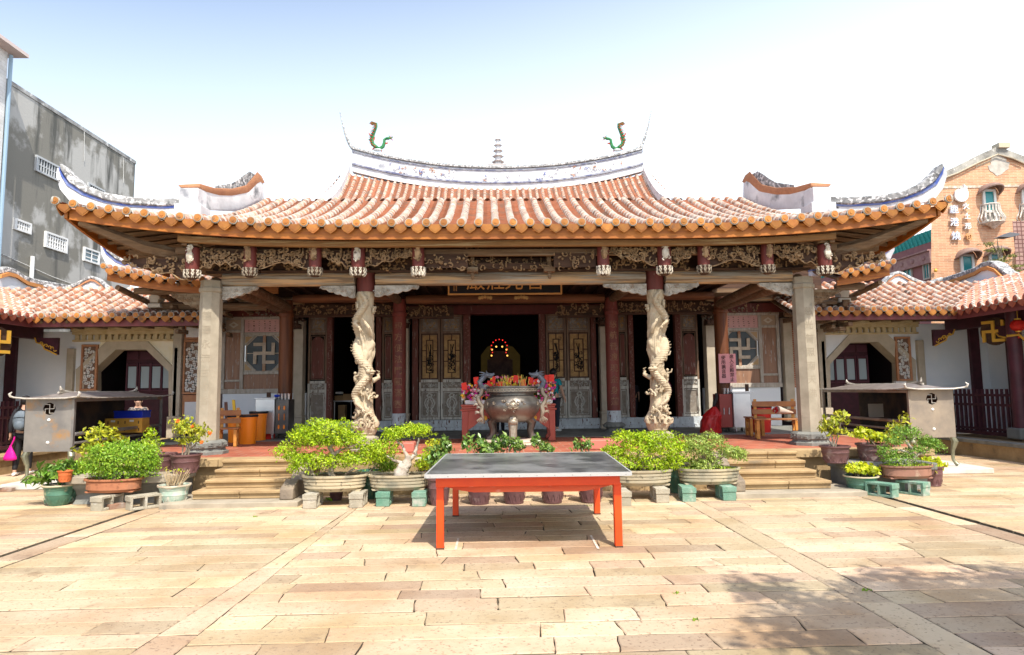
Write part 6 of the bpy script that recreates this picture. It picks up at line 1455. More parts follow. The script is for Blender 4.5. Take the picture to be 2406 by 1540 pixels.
beige_pot = M('beige_pot', (.47,.39,.25), (.34,.30,.21), 3, rough=.75, c3=(.20,.19,.14), s3=3.5, lo3=.50, hi3=.66, bump=.3, c4=(.15,.13,.09), s4=12, lo4=.60, hi4=.70); purple_pot = M('purple_pot', (.13,.06,.06), (.17,.085,.08), 5, rough=.5, c3=(.30,.22,.20), s3=4, lo3=.62, hi3=.72, bump=.15)
green_pot = M('green_glaze_pot', (.045,.14,.095), (.09,.21,.14), 6, rough=.3, spec=.6, c3=(.50,.44,.26), s3=5, lo3=.6, hi3=.7); pale_green = M('pale_green_pot', (.50,.54,.45), (.15,.34,.26), 4, .4, .6, rough=.35, c3=(.66,.60,.50), s3=4, lo3=.5, hi3=.6)
terra_pot = M('terracotta_pot', (.42,.17,.08), (.36,.14,.07), 4, rough=.7, c3=(.26,.12,.07), s3=3, lo3=.58, hi3=.7); brown_oval = M('brown_oval_pot', (.32,.16,.11), (.26,.13,.09), 4, rough=.65, c3=(.46,.34,.24), s3=4, lo3=.6, hi3=.7)
rim_cream = M('cream_rim', (.58,.50,.34), (.48,.40,.26), 5, rough=.6)
def oval_pot(t, cx, cy, z0, w, h, mat, feet=True, d=.6, ribs=3):
    c = MB(); R_w = w/2; pr = [(.78,0.02),(.86,.15)]
    for k in range(ribs): a_ = .2+.62*k/ribs; pr += [(.88+.08*a_, a_), (.92+.08*a_, a_+.03), (.92+.08*a_, a_+.62/ribs-.05), (.885+.085*a_, a_+.62/ribs-.02)]
    pr += [(1.0,.84),(1.02,.88),(1.02,1.0),(.95,1.0),(.93,.86)]
    c.lathe([(R_w*r, z0+h*z) for r, z in pr], (cx, cy, 0), 40, ell=(1, d), cap=(True, False))
    if feet:
        for q in (-1, 1): c.prism([(cx+q*R_w*.86, cy-R_w*d*.5, z0+h*.10), (cx+q*R_w*.50, cy-R_w*d*.5, z0+h*.10), (cx+q*R_w*.56, cy-R_w*d*.5, z0-.0), (cx+q*R_w*.82, cy-R_w*d*.5, z0-.0)], (0, R_w*d, 0))
    p = c.build('pot', mat, t, smooth=30); c = MB(); c.lathe([(0,0),(R_w*.93,0)], (cx, cy, z0+h*.9), 30, ell=(1, d), cap=(False, False)); c.build('soil', soil, t)
    return p
def round_pot(t, cx, cy, z0, r, h, mat, style='bell', rim=None):
    c = MB()
    if style == 'bell': pr = [(.70,0),(.74,.04),(.72,.10),(.86,.45),(.90,.60),(.92,.62),(.90,.64),(.93,.86),(1.04,.92),(1.05,1.0),(.96,1.0),(.90,.88)]
    elif style == 'bowl': pr = [(.58,0),(.62,.05),(.82,.35),(.86,.5),(.89,.52),(.88,.55),(.90,.75),(.93,.77),(.95,.86),(1.06,.93),(1.06,1.0),(.97,1.0),(.90,.88)]
    c.lathe([(r*a_, h*b2) for a_, b2 in pr], (cx, cy, z0), 32, cap=(True, False)); rg = random.Random(int(cx*9))
    for k in range(12):                                           # moulded arches on the belly
        t_ = k*math.pi/6
        c.tube([(cx+r*(.78+.1*math.sin(a_*math.pi))*math.cos(t_+(a_-.5)*.36), cy+r*(.78+.1*math.sin(a_*math.pi))*math.sin(t_+(a_-.5)*.36), z0+h*(.12+.26*math.sin(a_*math.pi))) for a_ in (0,.25,.5,.75,1)], r*.016, 4)
    p = c.build('pot', mat, t, smooth=35)
    if rim: c = MB(); c.lathe([(r*1.055,h*.93),(r*1.075,h*.95),(r*1.07,h*1.01),(r*.98,h*1.01)], (cx, cy, z0), 32, cap=(False, False)); c.build('glazed_rim', rim, p)
    c = MB(); c.lathe([(0,0),(r*.92,0)], (cx, cy, z0+h*.9), 20, cap=(False, False)); c.build('soil', soil, t)
    return p
conc = M('concrete_block', (.42,.38,.29), (.32,.29,.22), 5, rough=.95, bump=.6, bscale=50, c3=(.5,.48,.42), s3=4, lo3=.6, hi3=.7); conc_g = M('green_block', (.11,.24,.17), (.20,.32,.24), 4, rough=.85, c3=(.42,.42,.36), s3=4, lo3=.58, hi3=.7, bump=.5, bscale=50)
def block(lab, cx, cy, rz, mat, w=.19, l=.40, h=.20, group='concrete blocks under the plant pots'):
    c = MB(); t = .035
    x0, x1, y0, y1 = -w/2, w/2, -l/2, l/2
    # long hollow block, holes through its sides, ridge round the upper third
    for (a_, b2, c2, d2) in ((y0, y0+t, 0, h), (y1-t, y1, 0, h), (-t/2, t/2, 0, h)): c.bb(x0, x1, a_, b2, c2, d2)
    c.bb(x0, x1, y0+t, -t/2, h-t, h); c.bb(x0, x1, t/2, y1-t, h-t, h); c.bb(x0, x1, y0+t, -t/2, 0, t); c.bb(x0, x1, t/2, y1-t, 0, t)
    c.bb(x0-.008, x1+.008, y0-.010, y0+.004, h*.62, h*1.0)
    o = c.build('concrete_block', mat, bevel=.005); o.location = (cx, cy, 0); o.rotation_euler.z = rz; tag(o, lab, 'block', group); return o
def blockp(lab, px, py, rz, mat, **k):
    p = gd(px, py); l = k.get('l', .40); block(lab, p.x+math.sin(-rz)*l/2, p.y+l/2*math.cos(rz), rz, mat, **k)
# centre-left bonsai A
def moss_floor(t, cx, cy, z, w, d, mat, sd, n=1): cloud([((cx, cy, z), (w/2, d/2, .03))], 1500, .022, t, mat, sd, 'ground_moss', shell=.2)
def bonsai(lab, px, Yc, zpot, w, h, pot_m, pads, trunk, leafm, Yf=None, size=.034, dens=2300, barkm=bark, sd=1, moss=None, d=.58, ribs=3, name='bonsai', group='bonsai in oval pots'):
    cx = at(px, 1130, Yc).x; t = thing(name, lab, 'bonsai', (cx, Yc, zpot), group)
    oval_pot(t, cx, Yc, zpot, w, h, pot_m, d=d, ribs=ribs); limbs(t, trunk, Yc, barkm)
    cloud(pd([(p_[0], p_[1], p_[2]*1.04, p_[3]*1.06) for p_ in pads], Yc), dens, size, t, leafm, sd)
    if moss: moss_floor(t, cx, Yc, zpot+h*.92, w*.88, w*d*.85, moss, sd+5)
    return t
ZB = .20
bonsai('wide layered bonsai in oval beige pot, just right of the left steps', 787, 9.98, ZB, .95, .235, beige_pot,
  [(768,1014,70,26),(716,1030,30,22),(820,1038,40,22),(745,1042,46,16),(672,1062,24,20),(700,1080,28,16),(738,1088,42,24),(800,1085,36,20),(840,1082,34,20),(690,1104,14,14),(868,1060,26,18)],
  [([(792,1130),(775,1112),(786,1090),(784,1070),(775,1050)],.05,.028), ([(784,1068),(800,1058),(830,1050)],.03,.012), ([(776,1055),(765,1040),(760,1030)],.022,.008), ([(786,1090),(740,1098)],.022,.01), ([(745,1135),(735,1112),(728,1095)],.022,.01), ([(800,1132),(815,1112),(835,1100)],.03,.012), ([(776,1052),(790,1035)],.018,.008)], lime, sd=11)
blockp('bare concrete block under the left end of the wide layered bonsai', 727, 1196, 0, conc); blockp('bare concrete block under the right end of the wide layered bonsai', 836, 1194, 0, conc)
bonsai('bonsai with stout pale trunk and flat crown in oval pot left of the red table', 938, 9.98, ZB, .90, .225, beige_pot,
  [(955,1016,52,17),(985,1012,24,15),(925,1024,24,12),(903,1056,32,24),(888,1075,20,16),(1005,1085,22,22)],
  [([(940,1128),(944,1105),(958,1088),(960,1072)],.125,.05), ([(960,1075),(950,1060),(945,1045)],.035,.012), ([(962,1080),(976,1068),(980,1045),(984,1030)],.035,.010), ([(975,1080),(998,1076)],.03,.010), ([(945,1088),(925,1082),(905,1070)],.03,.012), ([(948,1050),(935,1040),(930,1030)],.016,.008), ([(930,1128),(950,1124),(985,1130)],.05,.02)], lime, barkm=barkw, sd=12)
blockp('green painted block under the left end of the stout trunk bonsai', 899, 1191, 0, conc_g); blockp('green painted block under the right end of the stout trunk bonsai', 984, 1191, 0, conc_g)
bonsai('bushy spreading bonsai in oval beige pot right of the red table', 1508, 10.0, ZB, .92, .235, beige_pot,
  [(1475,1030,40,17),(1538,1032,52,18),(1500,1055,44,22),(1560,1058,46,24),(1445,1062,26,16),(1470,1090,44,22),(1540,1095,42,22),(1585,1085,24,22),(1430,1058,14,10)],
  [([(1505,1128),(1512,1105),(1505,1085),(1500,1060)],.05,.025), ([(1506,1090),(1535,1080),(1560,1068)],.03,.012), ([(1508,1100),(1480,1090),(1460,1075)],.028,.012), ([(1545,1130),(1565,1110),(1580,1095)],.035,.015)], lime, sd=13)
blockp('pale concrete block under the left end of the bushy bonsai', 1468, 1190, 0, conc); blockp('pale green-gray block under the right end of the bushy bonsai', 1558, 1182, 0, conc)
bonsai('rounded grayish bonsai in oval beige pot left of the right steps', 1665, 10.05, ZB, .95, .235, beige_pot,
  [(1655,1042,46,22),(1640,1060,36,20),(1718,1066,34,18),(1735,1072,18,14),(1660,1092,32,20),(1640,1100,22,14)],
  [([(1665,1125),(1668,1105),(1655,1085),(1650,1065)],.05,.025), ([(1665,1105),(1685,1080),(1700,1070),(1712,1066)],.035,.014), ([(1655,1085),(1640,1075)],.02,.01)], leafmat('grayish_leaf', (.24,.36,.05), (.42,.50,.12)), sd=14, moss=lime)
blockp('green painted block under the left end of the grayish bonsai', 1620, 1180, -.12, conc_g); blockp('green painted block under the right end of the grayish bonsai', 1715, 1177, -.05, conc_g)
# left big terracotta bonsai
bonsai('big mounded bonsai in long terracotta trough near the left steps', 268, 10.1, ZB+.02, .82, .20, terra_pot,
  [(285,1080,72,34),(250,1070,36,26),(322,1080,42,28),(290,1112,70,20),(235,1100,34,24),(355,1090,20,16),(300,1060,44,20)],
  [([(262,1145),(268,1125),(275,1105)],.05,.03), ([(285,1145),(300,1125),(320,1110)],.03,.015), ([(240,1145),(235,1125),(225,1110)],.03,.015)], leafmat('fresh_green', (.18,.36,.02), (.34,.50,.04)), sd=15, ribs=1)
blockp('gray hollow block under the left end of the terracotta trough', 225, 1202, -.25, conc); blockp('gray hollow block under the right end of the terracotta trough', 300, 1200, -.75, conc, l=.42)
c = MB(); p = gd(262, 1198); c.box((p.x, p.y+.1, .035), (.12,.22,.07), Matrix.Rotation(-.6, 3, 'Z')); tag(c.build('red_brick', ter, bevel=.005), 'loose red brick between the two blocks under the terracotta trough', 'brick')
# right pine-like bonsai
bonsai('dark pine-like bonsai in brown oval pot on green blocks at right', 2132, 10.1, ZB+.02, .78, .20, brown_oval,
  [(2130,1022,38,20),(2098,1040,22,12),(2110,1082,38,20),(2186,1050,30,20),(2080,1062,20,14),(2150,1060,20,12),(2185,1040,18,12)],
  [([(2135,1115),(2128,1095),(2148,1075),(2140,1052),(2128,1035)],.045,.02), ([(2148,1075),(2170,1062),(2185,1055)],.03,.012), ([(2130,1095),(2112,1090)],.022,.01), ([(2146,1068),(2115,1058),(2090,1060)],.025,.01)], pine, barkm=barkw, sd=16, size=.03, moss=lime, ribs=1)
blockp('green painted block under the left end of the pine-like bonsai', 2105, 1170, .55, conc_g); blockp('green painted block under the right end of the pine-like bonsai', 2178, 1166, .5, conc_g)

def shrub(lab, px, ytop, ybot, half, Yc, z0, potm, pads, leafm, sd, size=.06, dens=420, style='bell', stems=6, rim=None, flowers_=None, asp=.45, name='potted_shrub', group='potted shrubs', up=.6):
    cx = at(px, (ytop+ybot)/2, Yc).x; k = Yc/F; h = (ybot-ytop)*k; t = thing(name, lab, 'potted plant', (cx, Yc, z0), group)
    round_pot(t, cx, Yc, z0, half*k, h, potm, style, rim); c = MB(); rg = random.Random(sd); P = pd(pads, Yc)
    for i in range(stems):
        e, r = P[i % len(P)]; q = Vector((cx+rg.uniform(-.05,.05), Yc+rg.uniform(-.05,.05), z0+h*.85)); m = q.lerp(Vector(e), .5)+Vector((rg.gauss(0,.03), rg.gauss(0,.03), 0)); c.tube([q, m, Vector(e)+Vector((rg.uniform(-1,1)*r[0]*.5, 0, r[2]*.5))], [.012,.009,.004], 5)
    if stems: c.build('stems', bark, t)
    cloud(P, dens, size, t, leafm, sd, asp=asp, shell=.8, up=up)
    if flowers_:
        c = MB()
        for (x, y) in flowers_:
            p = at(x, y, Yc-.2)
            for k_ in range(9): c.ball(p+Vector((rg.gauss(0,.015), rg.gauss(0,.01), rg.gauss(0,.012))), .012, 6)
        c.build('blossom', M('ixora', (.80,.16,.02), rough=.6), t)
    return t
# row of purple pots under and behind the red table
for i, (px, hw) in enumerate(((1032,27),(1126,30),(1208,30),(1298,30),(1388,32))):
    sp = [[(1030,1080,26,38),(1048,1055,18,26)],[(1098,1045,14,22),(1130,1048,16,20),(1145,1058,26,20)],[(1190,1042,18,22),(1215,1050,20,18),(1168,1050,20,20)],[(1260,1042,13,22),(1282,1055,20,16)],[(1358,1050,13,18),(1380,1048,13,18)]][i]
    lb = ['purple pot with glossy bush at the left end of the row, beside the table leg','second purple pot from the left in the row under the table','middle purple pot of the row under the table','fourth purple pot from the left in the row under the table','purple pot at the right end of the row beside the rear table leg'][i]
    shrub(lb, px, 1128, 1190, hw, 9.78, 0, purple_pot, sp, glossy, 30+i, .068, 800 if i else 800, group='row of purple pots behind the table', asp=.5)
# left group
shrub('green glazed pot with long-leaved plant, farthest left of the pots', 138, 1150, 1196, 32, 10.35, 0, green_pot, [(120,1118,46,22),(90,1130,24,14),(150,1100,24,20)], leafmat('broad_leaf', (.08,.20,.02), (.18,.32,.04), .25), 41, .13, 210, 'bowl', rim=rim_cream, asp=.34)
shrub('small terracotta pot nested in the farthest left green pot', 152, 1127, 1152, 15, 10.2, .36, M('bright_terracotta', (.55,.14,.04), rough=.7), [(150,1118,18,10)], glossy, 42, .05, 400, stems=2)
shrub('green glazed pot half hidden left of the terracotta trough', 196, 1140, 1185, 30, 10.9, 0, green_pot, [(178,1108,32,24),(205,1100,26,28),(215,1122,22,16)], greenl, 43, .045, 1300, 'bowl', rim=rim_cream)
shrub('pale green glazed pot with dry yellow twigs left of the left steps', 409, 1137, 1183, 33, 10.15, .0, pale_green, [(392,1108,14,8),(425,1106,14,9)], lime2, 44, .03, 260, 'bowl', stems=0, rim=M('worn_rim', (.62,.55,.42), (.45,.36,.26), 6, rough=.7))
c = MB(); rg = random.Random(3); q = at(409, 1140, 10.15)
for k in range(60):
    x = rg.gauss(0,.06); c.tube([(q.x+x, 10.15+rg.gauss(0,.05), q.z), (q.x+x*1.8+rg.gauss(0,.02), 10.15+rg.gauss(0,.06), q.z+rg.uniform(.10,.24))], .0035, 4)
c.build('dry_twigs', M('dry_twig', (.45,.34,.20), rough=.9), [o for o in bpy.data.objects if o.get('label', '').startswith('pale green glazed')][0])
shrub('purple pot with orange ixora flowers on the left ledge by the pillar', 437, 1058, 1101, 33, 10.55, .42, purple_pot, [(440,1012,28,24),(425,1002,20,20),(470,1018,22,20),(455,1035,24,12),(430,1038,16,12)], croton, 45, .058, 620, flowers_=((474,1040),(417,990),(493,1018),(452,1003)))
shrub('purple pot half hidden behind the ixora and the mounded bonsai', 383, 1060, 1100, 28, 10.9, .42, purple_pot, [(352,1052,26,28),(360,1078,22,20),(355,1020,14,14)], lime, 46, .05, 900)
shrub('yellow-leaved croton shrub in front of the left metal furnace', 240, 1075, 1110, 28, 11.4, .2, purple_pot, [(222,1030,26,26),(250,1018,26,18),(275,1032,20,14),(205,1058,26,18),(238,1050,30,16)], croton, 47, .085, 330, flowers_=((243,1048),), stems=8, asp=.42)
# bushes between and behind
shrub('green pot with round clipped bush behind the two beige bonsai pots', 868, 1115, 1178, 30, 10.45, 0, green_pot, [(895,1082,36,26),(915,1100,30,20)], greenl, 48, .036, 1700, 'bowl', rim=rim_cream)
shrub('glossy bush in hidden pot behind the stout trunk bonsai', 1010, 1120, 1180, 26, 10.5, 0, purple_pot, [(1020,1052,24,20),(995,1095,26,26),(1020,1080,22,22)], lime2, 49, .045, 1000)
shrub('dark green pot between the two right bonsai', 1592, 1110, 1180, 26, 10.5, 0, green_pot, [(1600,1050,26,18),(1612,1090,20,18)], lime, 50, .04, 1500, 'bowl', rim=rim_cream)
# right group
shrub('purple pot with upright yellowish shrub on the right ledge by the pillar', 1962, 1040, 1080, 33, 10.5, .42, purple_pot, [(1950,1000,24,20),(1975,985,20,18),(1965,1015,24,14),(1935,1012,14,12)], croton, 51, .075, 420, asp=.45)
shrub('purple pot of bright lime foliage on the right ledge', 2048, 1037, 1077, 34, 10.7, .42, purple_pot, [(2030,1022,26,16),(2060,1030,24,14)], lime2, 52, .062, 900, asp=.8)
shrub('green glazed pot of bright lime foliage beside the right steps', 2024, 1122, 1162, 36, 10.15, 0, green_pot, [(2020,1104,34,14),(2045,1106,18,12),(2000,1100,14,10)], lime2, 53, .07, 900, 'bowl', rim=rim_cream, asp=.8)
shrub('dark purple pot of lime foliage behind the pine-like bonsai', 2190, 1108, 1155, 25, 10.7, 0, purple_pot, [(2182,1092,30,16),(2200,1098,18,12)], lime2, 54, .07, 800, asp=.75)
shrub('tall thin croton behind the pine-like bonsai', 2110, 1050, 1085, 24, 11.3, .3, purple_pot, [(2105,1005,22,16),(2128,985,16,14),(2095,1028,20,14)], croton, 55, .07, 300)
shrub('leafy plant on the ground under the wide layered bonsai', 790, 1168, 1192, 16, 10.35, 0, purple_pot, [(780,1178,24,9),(838,1168,7,7)], greenl, 56, .06, 500, stems=0)
# shade tree behind the camera at right: casts the leafy shadow on the paving
TR = thing('shade_tree', 'leafy courtyard tree behind the viewer casting dappled shade at lower right', 'tree', (7.2, -1.5, 0)); c = MB()
c.tube([(7.2,-1.5,0),(7.1,-1.3,1.8),(6.6,-.9,3.4),(5.9,-.3,5.0)], [.22,.18,.14,.09], 10)
for k in range(12):
    t_ = k*.52; c.tube([(6.6,-.9,3.4+.13*k), (6.2+1.2*math.cos(t_), -.6+.8*math.sin(t_), 4.6+.1*k), (5.6+1.7*math.cos(t_), .5+.9*math.sin(t_), 5.3+.1*k)], [.06,.04,.015], 5)
c.build('trunk', bark, TR); rg = random.Random(12)
P = []
for k in range(70):
    P.append(((5.35+rg.gauss(0,1.05), .75+rg.gauss(0,.55), 5.6+rg.gauss(0,.4)), (rg.uniform(.3,.65), rg.uniform(.3,.6), rg.uniform(.12,.3))))
cloud(P, 120, .14, TR, greenl, 61, 'crown', shell=.9)
q = at(2348, 605, 24.0); TR2 = thing('wispy_tree', 'small wispy tree above the right gallery roof', 'tree', (q.x, 24, 0)); c = MB()
c.tube([(q.x-.1,24,0),(q.x,24,q.z-1),(q.x+.1,24,q.z)], [.15,.1,.03], 8)
for k in range(9): c.tube([(q.x,24,q.z-1+.15*k), (q.x+rg.uniform(-.5,.5),24+rg.uniform(-.3,.3),q.z-.5+.15*k)], [.035,.008], 5)
c.build('trunk', bark, TR2); cloud([((q.x+rg.gauss(0,.32), 24+rg.gauss(0,.3), q.z+rg.gauss(-.35,.45)), (.28,.25,.07)) for k in range(26)], 130, .12, TR2, leafmat('olive_leaf', (.12,.16,.03), (.28,.26,.05)), 62, 'crown', asp=.25, shell=.9)
# ------------------------------------------------------------------ paper-burning furnaces (long metal sheds on bowed legs)
sheet = M('furnace_sheet', (.30,.28,.25), (.20,.19,.18), 2.2, .35, .65, .5, metal=.45, c3=(.42,.24,.10), s3=2.6, lo3=.56, hi3=.70, bump=.15, bscale=10)
sheet_r = M('furnace_sheet_tan', (.42,.34,.25), (.26,.22,.18), 2.0, .35, .65, .5, metal=.35, c3=(.20,.13,.08), s3=2.6, lo3=.56, hi3=.70, bump=.15, bscale=10)
roofm = M('furnace_roof', (.36,.31,.27), (.26,.22,.2), 3, rough=.45, metal=.5, c3=(.20,.14,.10), s3=2, lo3=.56, hi3=.7); roofw = M('roof_trim', (.60,.57,.50), (.40,.36,.3), 8, rough=.5, metal=.3); legm = M('bronze_leg', (.34,.33,.22), (.20,.20,.14), 5, rough=.4, metal=.6); sooty = M('sooty', (.035,.03,.03), (.09,.06,.04), 3, rough=.9)
def furnace(s, lab, x0, x1, y0, y1, z0, z1, sh, lz):
    """x0..x1 end panel towards the viewer, y0..y1 long side; open long side faces the court"""
    t = thing('paper_furnace', lab, 'furnace', ((x0+x1)/2, (y0+y1)/2, 0), 'paper furnaces')
    cx = (x0+x1)/2; xi = x1 if s < 0 else x0; xo = x0 if s < 0 else x1
    hx, hz, r = cx+(.0), z1-.17, .115
    c = MB(); n = 24; sq = []; ho = []                               # end panel with an octagonal hole
    for k in range(n):
        a_ = 2*math.pi*(k+.5)/n-math.pi; dx, dz = math.cos(a_), math.sin(a_); k8 = math.cos((a_+10*math.pi) % (math.pi/4)-math.pi/8); ho.append((hx+r*dx/k8*math.cos(math.pi/8), y0, hz+r*dz/k8*math.cos(math.pi/8)))
        m_ = max(abs(dx)/1, abs(dz)/1)
        tx = (x1-hx)/dx if dx > 0 else (x0-hx)/dx; tz = (z1-hz)/dz if dz > 0 else (z0-hz)/dz; q = min(tx, tz); sq.append([hx+dx*q, y0, hz+dz*q])
    for cxr, czr in ((x0,z0),(x1,z0),(x0,z1),(x1,z1)):
        j = min(range(n), key=lambda k: (sq[k][0]-cxr)**2+(sq[k][2]-czr)**2); sq[j] = [cxr, y0, czr]
    sq2 = sq+[sq[0]]; ho2 = ho+[ho[0]]; c.strip([tuple(p) for p in sq2], ho2, (0,.012,0)); c.build('end_panel', sh, t, smooth=10)
    c = MB(); swastika(c, (hx, y0+.004, hz), (1,0,0), (0,0,1), r*.72, .011, (0,.01,0)); c.build('emblem', roofw, t)
    c = MB()
    for z in (hz-.20, z0+.16): c.ball((hx, y0, z), (.028,.022,.028), 12)
    c.build('rivet', M('white_boss%d' % s, (.8,.8,.76), rough=.3), t)
    c = MB(); c.bb(min(xo,xo-s*.01), max(xo,xo-s*.01), y0, y1, z0, z1); c.bb(x0+.01, x1-.01, y0+.01, y1-.01, z1-.02, z1); c.bb(x0+.01, x1-.01, y0+.01, y1-.01, z0, z0+.02); c.build('shell', sooty, t)
    c = MB()
    for (a_, b2, c2, d2) in ((y0-.012, y0+.05, z0, z1), (y1-.05, y1+.01, z0, z1), (y0+.05, y1-.05, z1-.05, z1), (y0+.05, y1-.05, z0-.01, z0+.05)): c.bb(xi-.03, xi+.012, a_, b2, c2, d2)
    c.tube([(xi, y0+.05, z0+.30), (xi, y1-.05, z0+.30)], .035, 8); c.tube([(xi, y0+.05, z0+.14), (xi, y1-.05, z0+.14)], .025, 8)
    c.build('side_frame', sh, t, bevel=.004)
    c = MB(); N = 16; ex = .13                                       # concave hipped sheet roof
    A, B, C_, D = x0-ex, x1+ex, y0-ex, y1+ex
    hgt = .11
    def rz(x, y):
        fx = min(x-A, B-x)/((B-A)/2); fy = min(y-C_, D-y)/.55; f = max(0, min(1, fx, fy)); cr = max(0, 1-min(1, 6*f))*0; return z1+.02+hgt*f**1.5+.035*max(0, abs((x-cx)/((B-A)/2))-.6)*max(0, 1-fy)*2
    ys = [C_+(.8*k/8) for k in range(9)]+[D-.8+.8*k/8 for k in range(9)]; xs_ = [A+(B-A)*k/N for k in range(N+1)]
    vs = [(x, y, rz(x, y)) for y in ys for x in xs_]; vs += [(x, y, rz(x, y)-.015) for y in ys for x in xs_]; m_ = N+1; o = len(ys)*m_; fs = []
    for j in range(len(ys)-1):
        for i in range(N): fs += [(j*m_+i, j*m_+i+1, (j+1)*m_+i+1, (j+1)*m_+i), (o+(j+1)*m_+i, o+(j+1)*m_+i+1, o+j*m_+i+1, o+j*m_+i)]
    c.add(vs, fs); rf = c.build('sheet_roof', roofm, t, smooth=60)
    c = MB()
    c.tube([(x, C_, rz(x, C_)-.005) for x in xs_], .014, 6); c.tube([(x, D, rz(x, D)-.005) for x in xs_], .014, 6)
    for x in (A, B): c.tube([(x, y, rz(x, y)-.005) for y in ys], .014, 6)
    for (x, y, sx_, sy_) in ((A,C_,-1,-1),(B,C_,1,-1),(A,D,-1,1),(B,D,1,1)): z = rz(x, y); c.tube([(x, y, z), (x+.03*sx_, y+.02*sy_, z+.01), (x+.05*sx_, y+.02*sy_, z+.05), (x+.02*sx_, y, z+.09)], [.016,.022,.024,.008], 6)
    for y in (C_+.5, D-.5): q = -1 if y < (C_+D)/2 else 1; c.tube([(cx, y-q*.25, z1+hgt+.01), (cx, y, z1+hgt+.03), (cx, y+q*.08, z1+hgt+.07), (cx, y+q*.10, z1+hgt+.13)], [.02,.03,.03,.008], 8)
    c.tube([(cx, C_+.35, z1+hgt+.01), (cx, D-.35, z1+hgt+.01)], .02, 6); c.build('roof_trim', roofw, rf)
    for (x, y) in ((x0+.05,y0+.06),(x1-.05,y0+.06),(x0+.05,y1-.06),(x1-.05,y1-.06)):
        q = -1 if x < cx else 1; c = MB(); c.tube([(x, y, z0+.01), (x+q*.03, y-.03, z0-.08), (x-q*.005, y, z0-.25), (x-q*.01, y, lz+.12), (x+q*.03, y-.03, lz+.045), (x+q*.05, y-.05, lz+.025)], [.055,.060,.036,.028,.036,.038], 10); c.build('leg', legm, t)
    return t
furnace(-1, 'dark rust-stained metal paper furnace with upturned roof in the left court', -8.33, -7.47, 12.2, 15.4, .64, 1.57, sheet, .10)
furnace(1, 'tan metal paper furnace with upturned roof in the right court', 7.98, 8.84, 12.35, 15.6, .64, 1.54, sheet_r, .10)
for s, x0, x1, lb in ((-1,-8.55,-7.3,'white painted slab under the legs of the left furnace'),(1,7.9,9.25,'white painted slab under the legs of the right furnace')):
    c = MB(); c.bb(x0, x1, 12.0, 15.8, 0, .10); tag(c.build('furnace_slab', M('slab_white%d' % s, (.62,.58,.52), (.5,.46,.4), 4, rough=.9), bevel=.015), lb, 'slab', 'furnace slabs')
c = MB(); c.box((-8.35, 11.9, .03), (.22,.1,.06)); tag(c.build('red_brick', ter, bevel=.004), 'red brick in front of the left furnace slab', 'brick')
# goods seen in the furnaces' open sides
ybox = M('yellow_carton', (.66,.36,.06), (.58,.30,.05), 3, rough=.6); blueb = M('blue_crate', (.01,.03,.42), rough=.4); lbl = M('carton_print', (.75,.72,.66), rough=.7); ink = M('dark_print', (.10,.06,.03), rough=.8)
Yb = 14.35
for i, (x0, x1, y0, y1) in enumerate(((246,286,984,1001),(286,334,983,1000),(244,285,1001,1018),(285,334,1000,1017))):
    q1, q2 = at(x0, y0, Yb), at(x1, y1, Yb); t = thing('yellow_carton', ['upper left yellow carton inside the left furnace','upper right yellow carton inside the left furnace','lower left yellow carton inside the left furnace','lower right yellow carton inside the left furnace'][i], 'box', ((q1.x+q2.x)/2, Yb, q2.z), 'stack of yellow cartons')
    c = MB(); c.bb(q1.x+.003, q2.x-.003, Yb, Yb+.3, q2.z+.002, q1.z-.002); c.build('carton', ybox, t, bevel=.004); c = MB(); m = (q1.x+q2.x)/2; zc = (q1.z+q2.z)/2
    c.bb(m-.05, m+.04, Yb-.003, Yb, zc, zc+.04); c.build('label', lbl, t); c = MB(); c.bb(q1.x+.06, q1.x+.085, Yb-.003, Yb, zc-.04, zc+.02); c.bb(q2.x-.09, q2.x-.065, Yb-.003, Yb, zc-.04, zc+.02); c.build('print', ink, t)
q1, q2 = at(268, 966, Yb), at(334, 983, Yb); c = MB(); c.bb(q1.x, q2.x, Yb, Yb+.35, q2.z+.005, q1.z); c.bb(q1.x-.01, q2.x+.01, Yb-.01, Yb+.36, q1.z-.03, q1.z+.0, 0); tag(c.build('blue_crate', blueb, bevel=.008), 'dark blue crate on top of the yellow cartons inside the left furnace', 'crate')
q1, q2 = at(238, 1019, Yb), at(345, 1045, Yb)
t = thing('goods_shelf', 'dark low shelf carrying the yellow cartons inside the left furnace', 'table', ((q1.x+q2.x)/2, Yb, .36)); c = MB(); c.bb(-8.30, -7.52, Yb-.1, Yb+.5, q1.z-.03, q1.z-.0); c.build('table_top', dark_wood, t)
for x in (-8.22, -7.6): c = MB(); c.bb(x-.02, x+.02, Yb, Yb+.04, .66, q1.z-.03); c.build('leg', dark_wood, t)
redgl = M('red_candle_glass', (.60,.02,.02), rough=.25, spec=.6)
Yr_ = 13.35
for i, (x, y, r, h, lb) in enumerate(((2120,1022,8,26,'large red candle jar on the shelf in the right furnace'),(2136,1028,5,12,'first small red candle glass from the left on the shelf'),(2146,1028,5,12,'second small red candle glass from the left on the shelf'),(2156,1028,5,13,'third small red candle glass from the left on the shelf'),(2180,1000,7,18,'red candle glass nearest the right furnace end panel'),(2170,1003,9,14,'amber-topped red jar left of the end panel'))):
    q = at(x, y, Yr_); k = Yr_/F; c = MB(); c.lathe([(r*k*.8,0),(r*k,.01),(r*k,h*k*.8),(r*k*.7,h*k),(r*k*.5,h*k)], q-Vector((0,0,0)), 14); tag(c.build('red_candle', redgl), lb, 'candle', 'red candles by the right furnace')
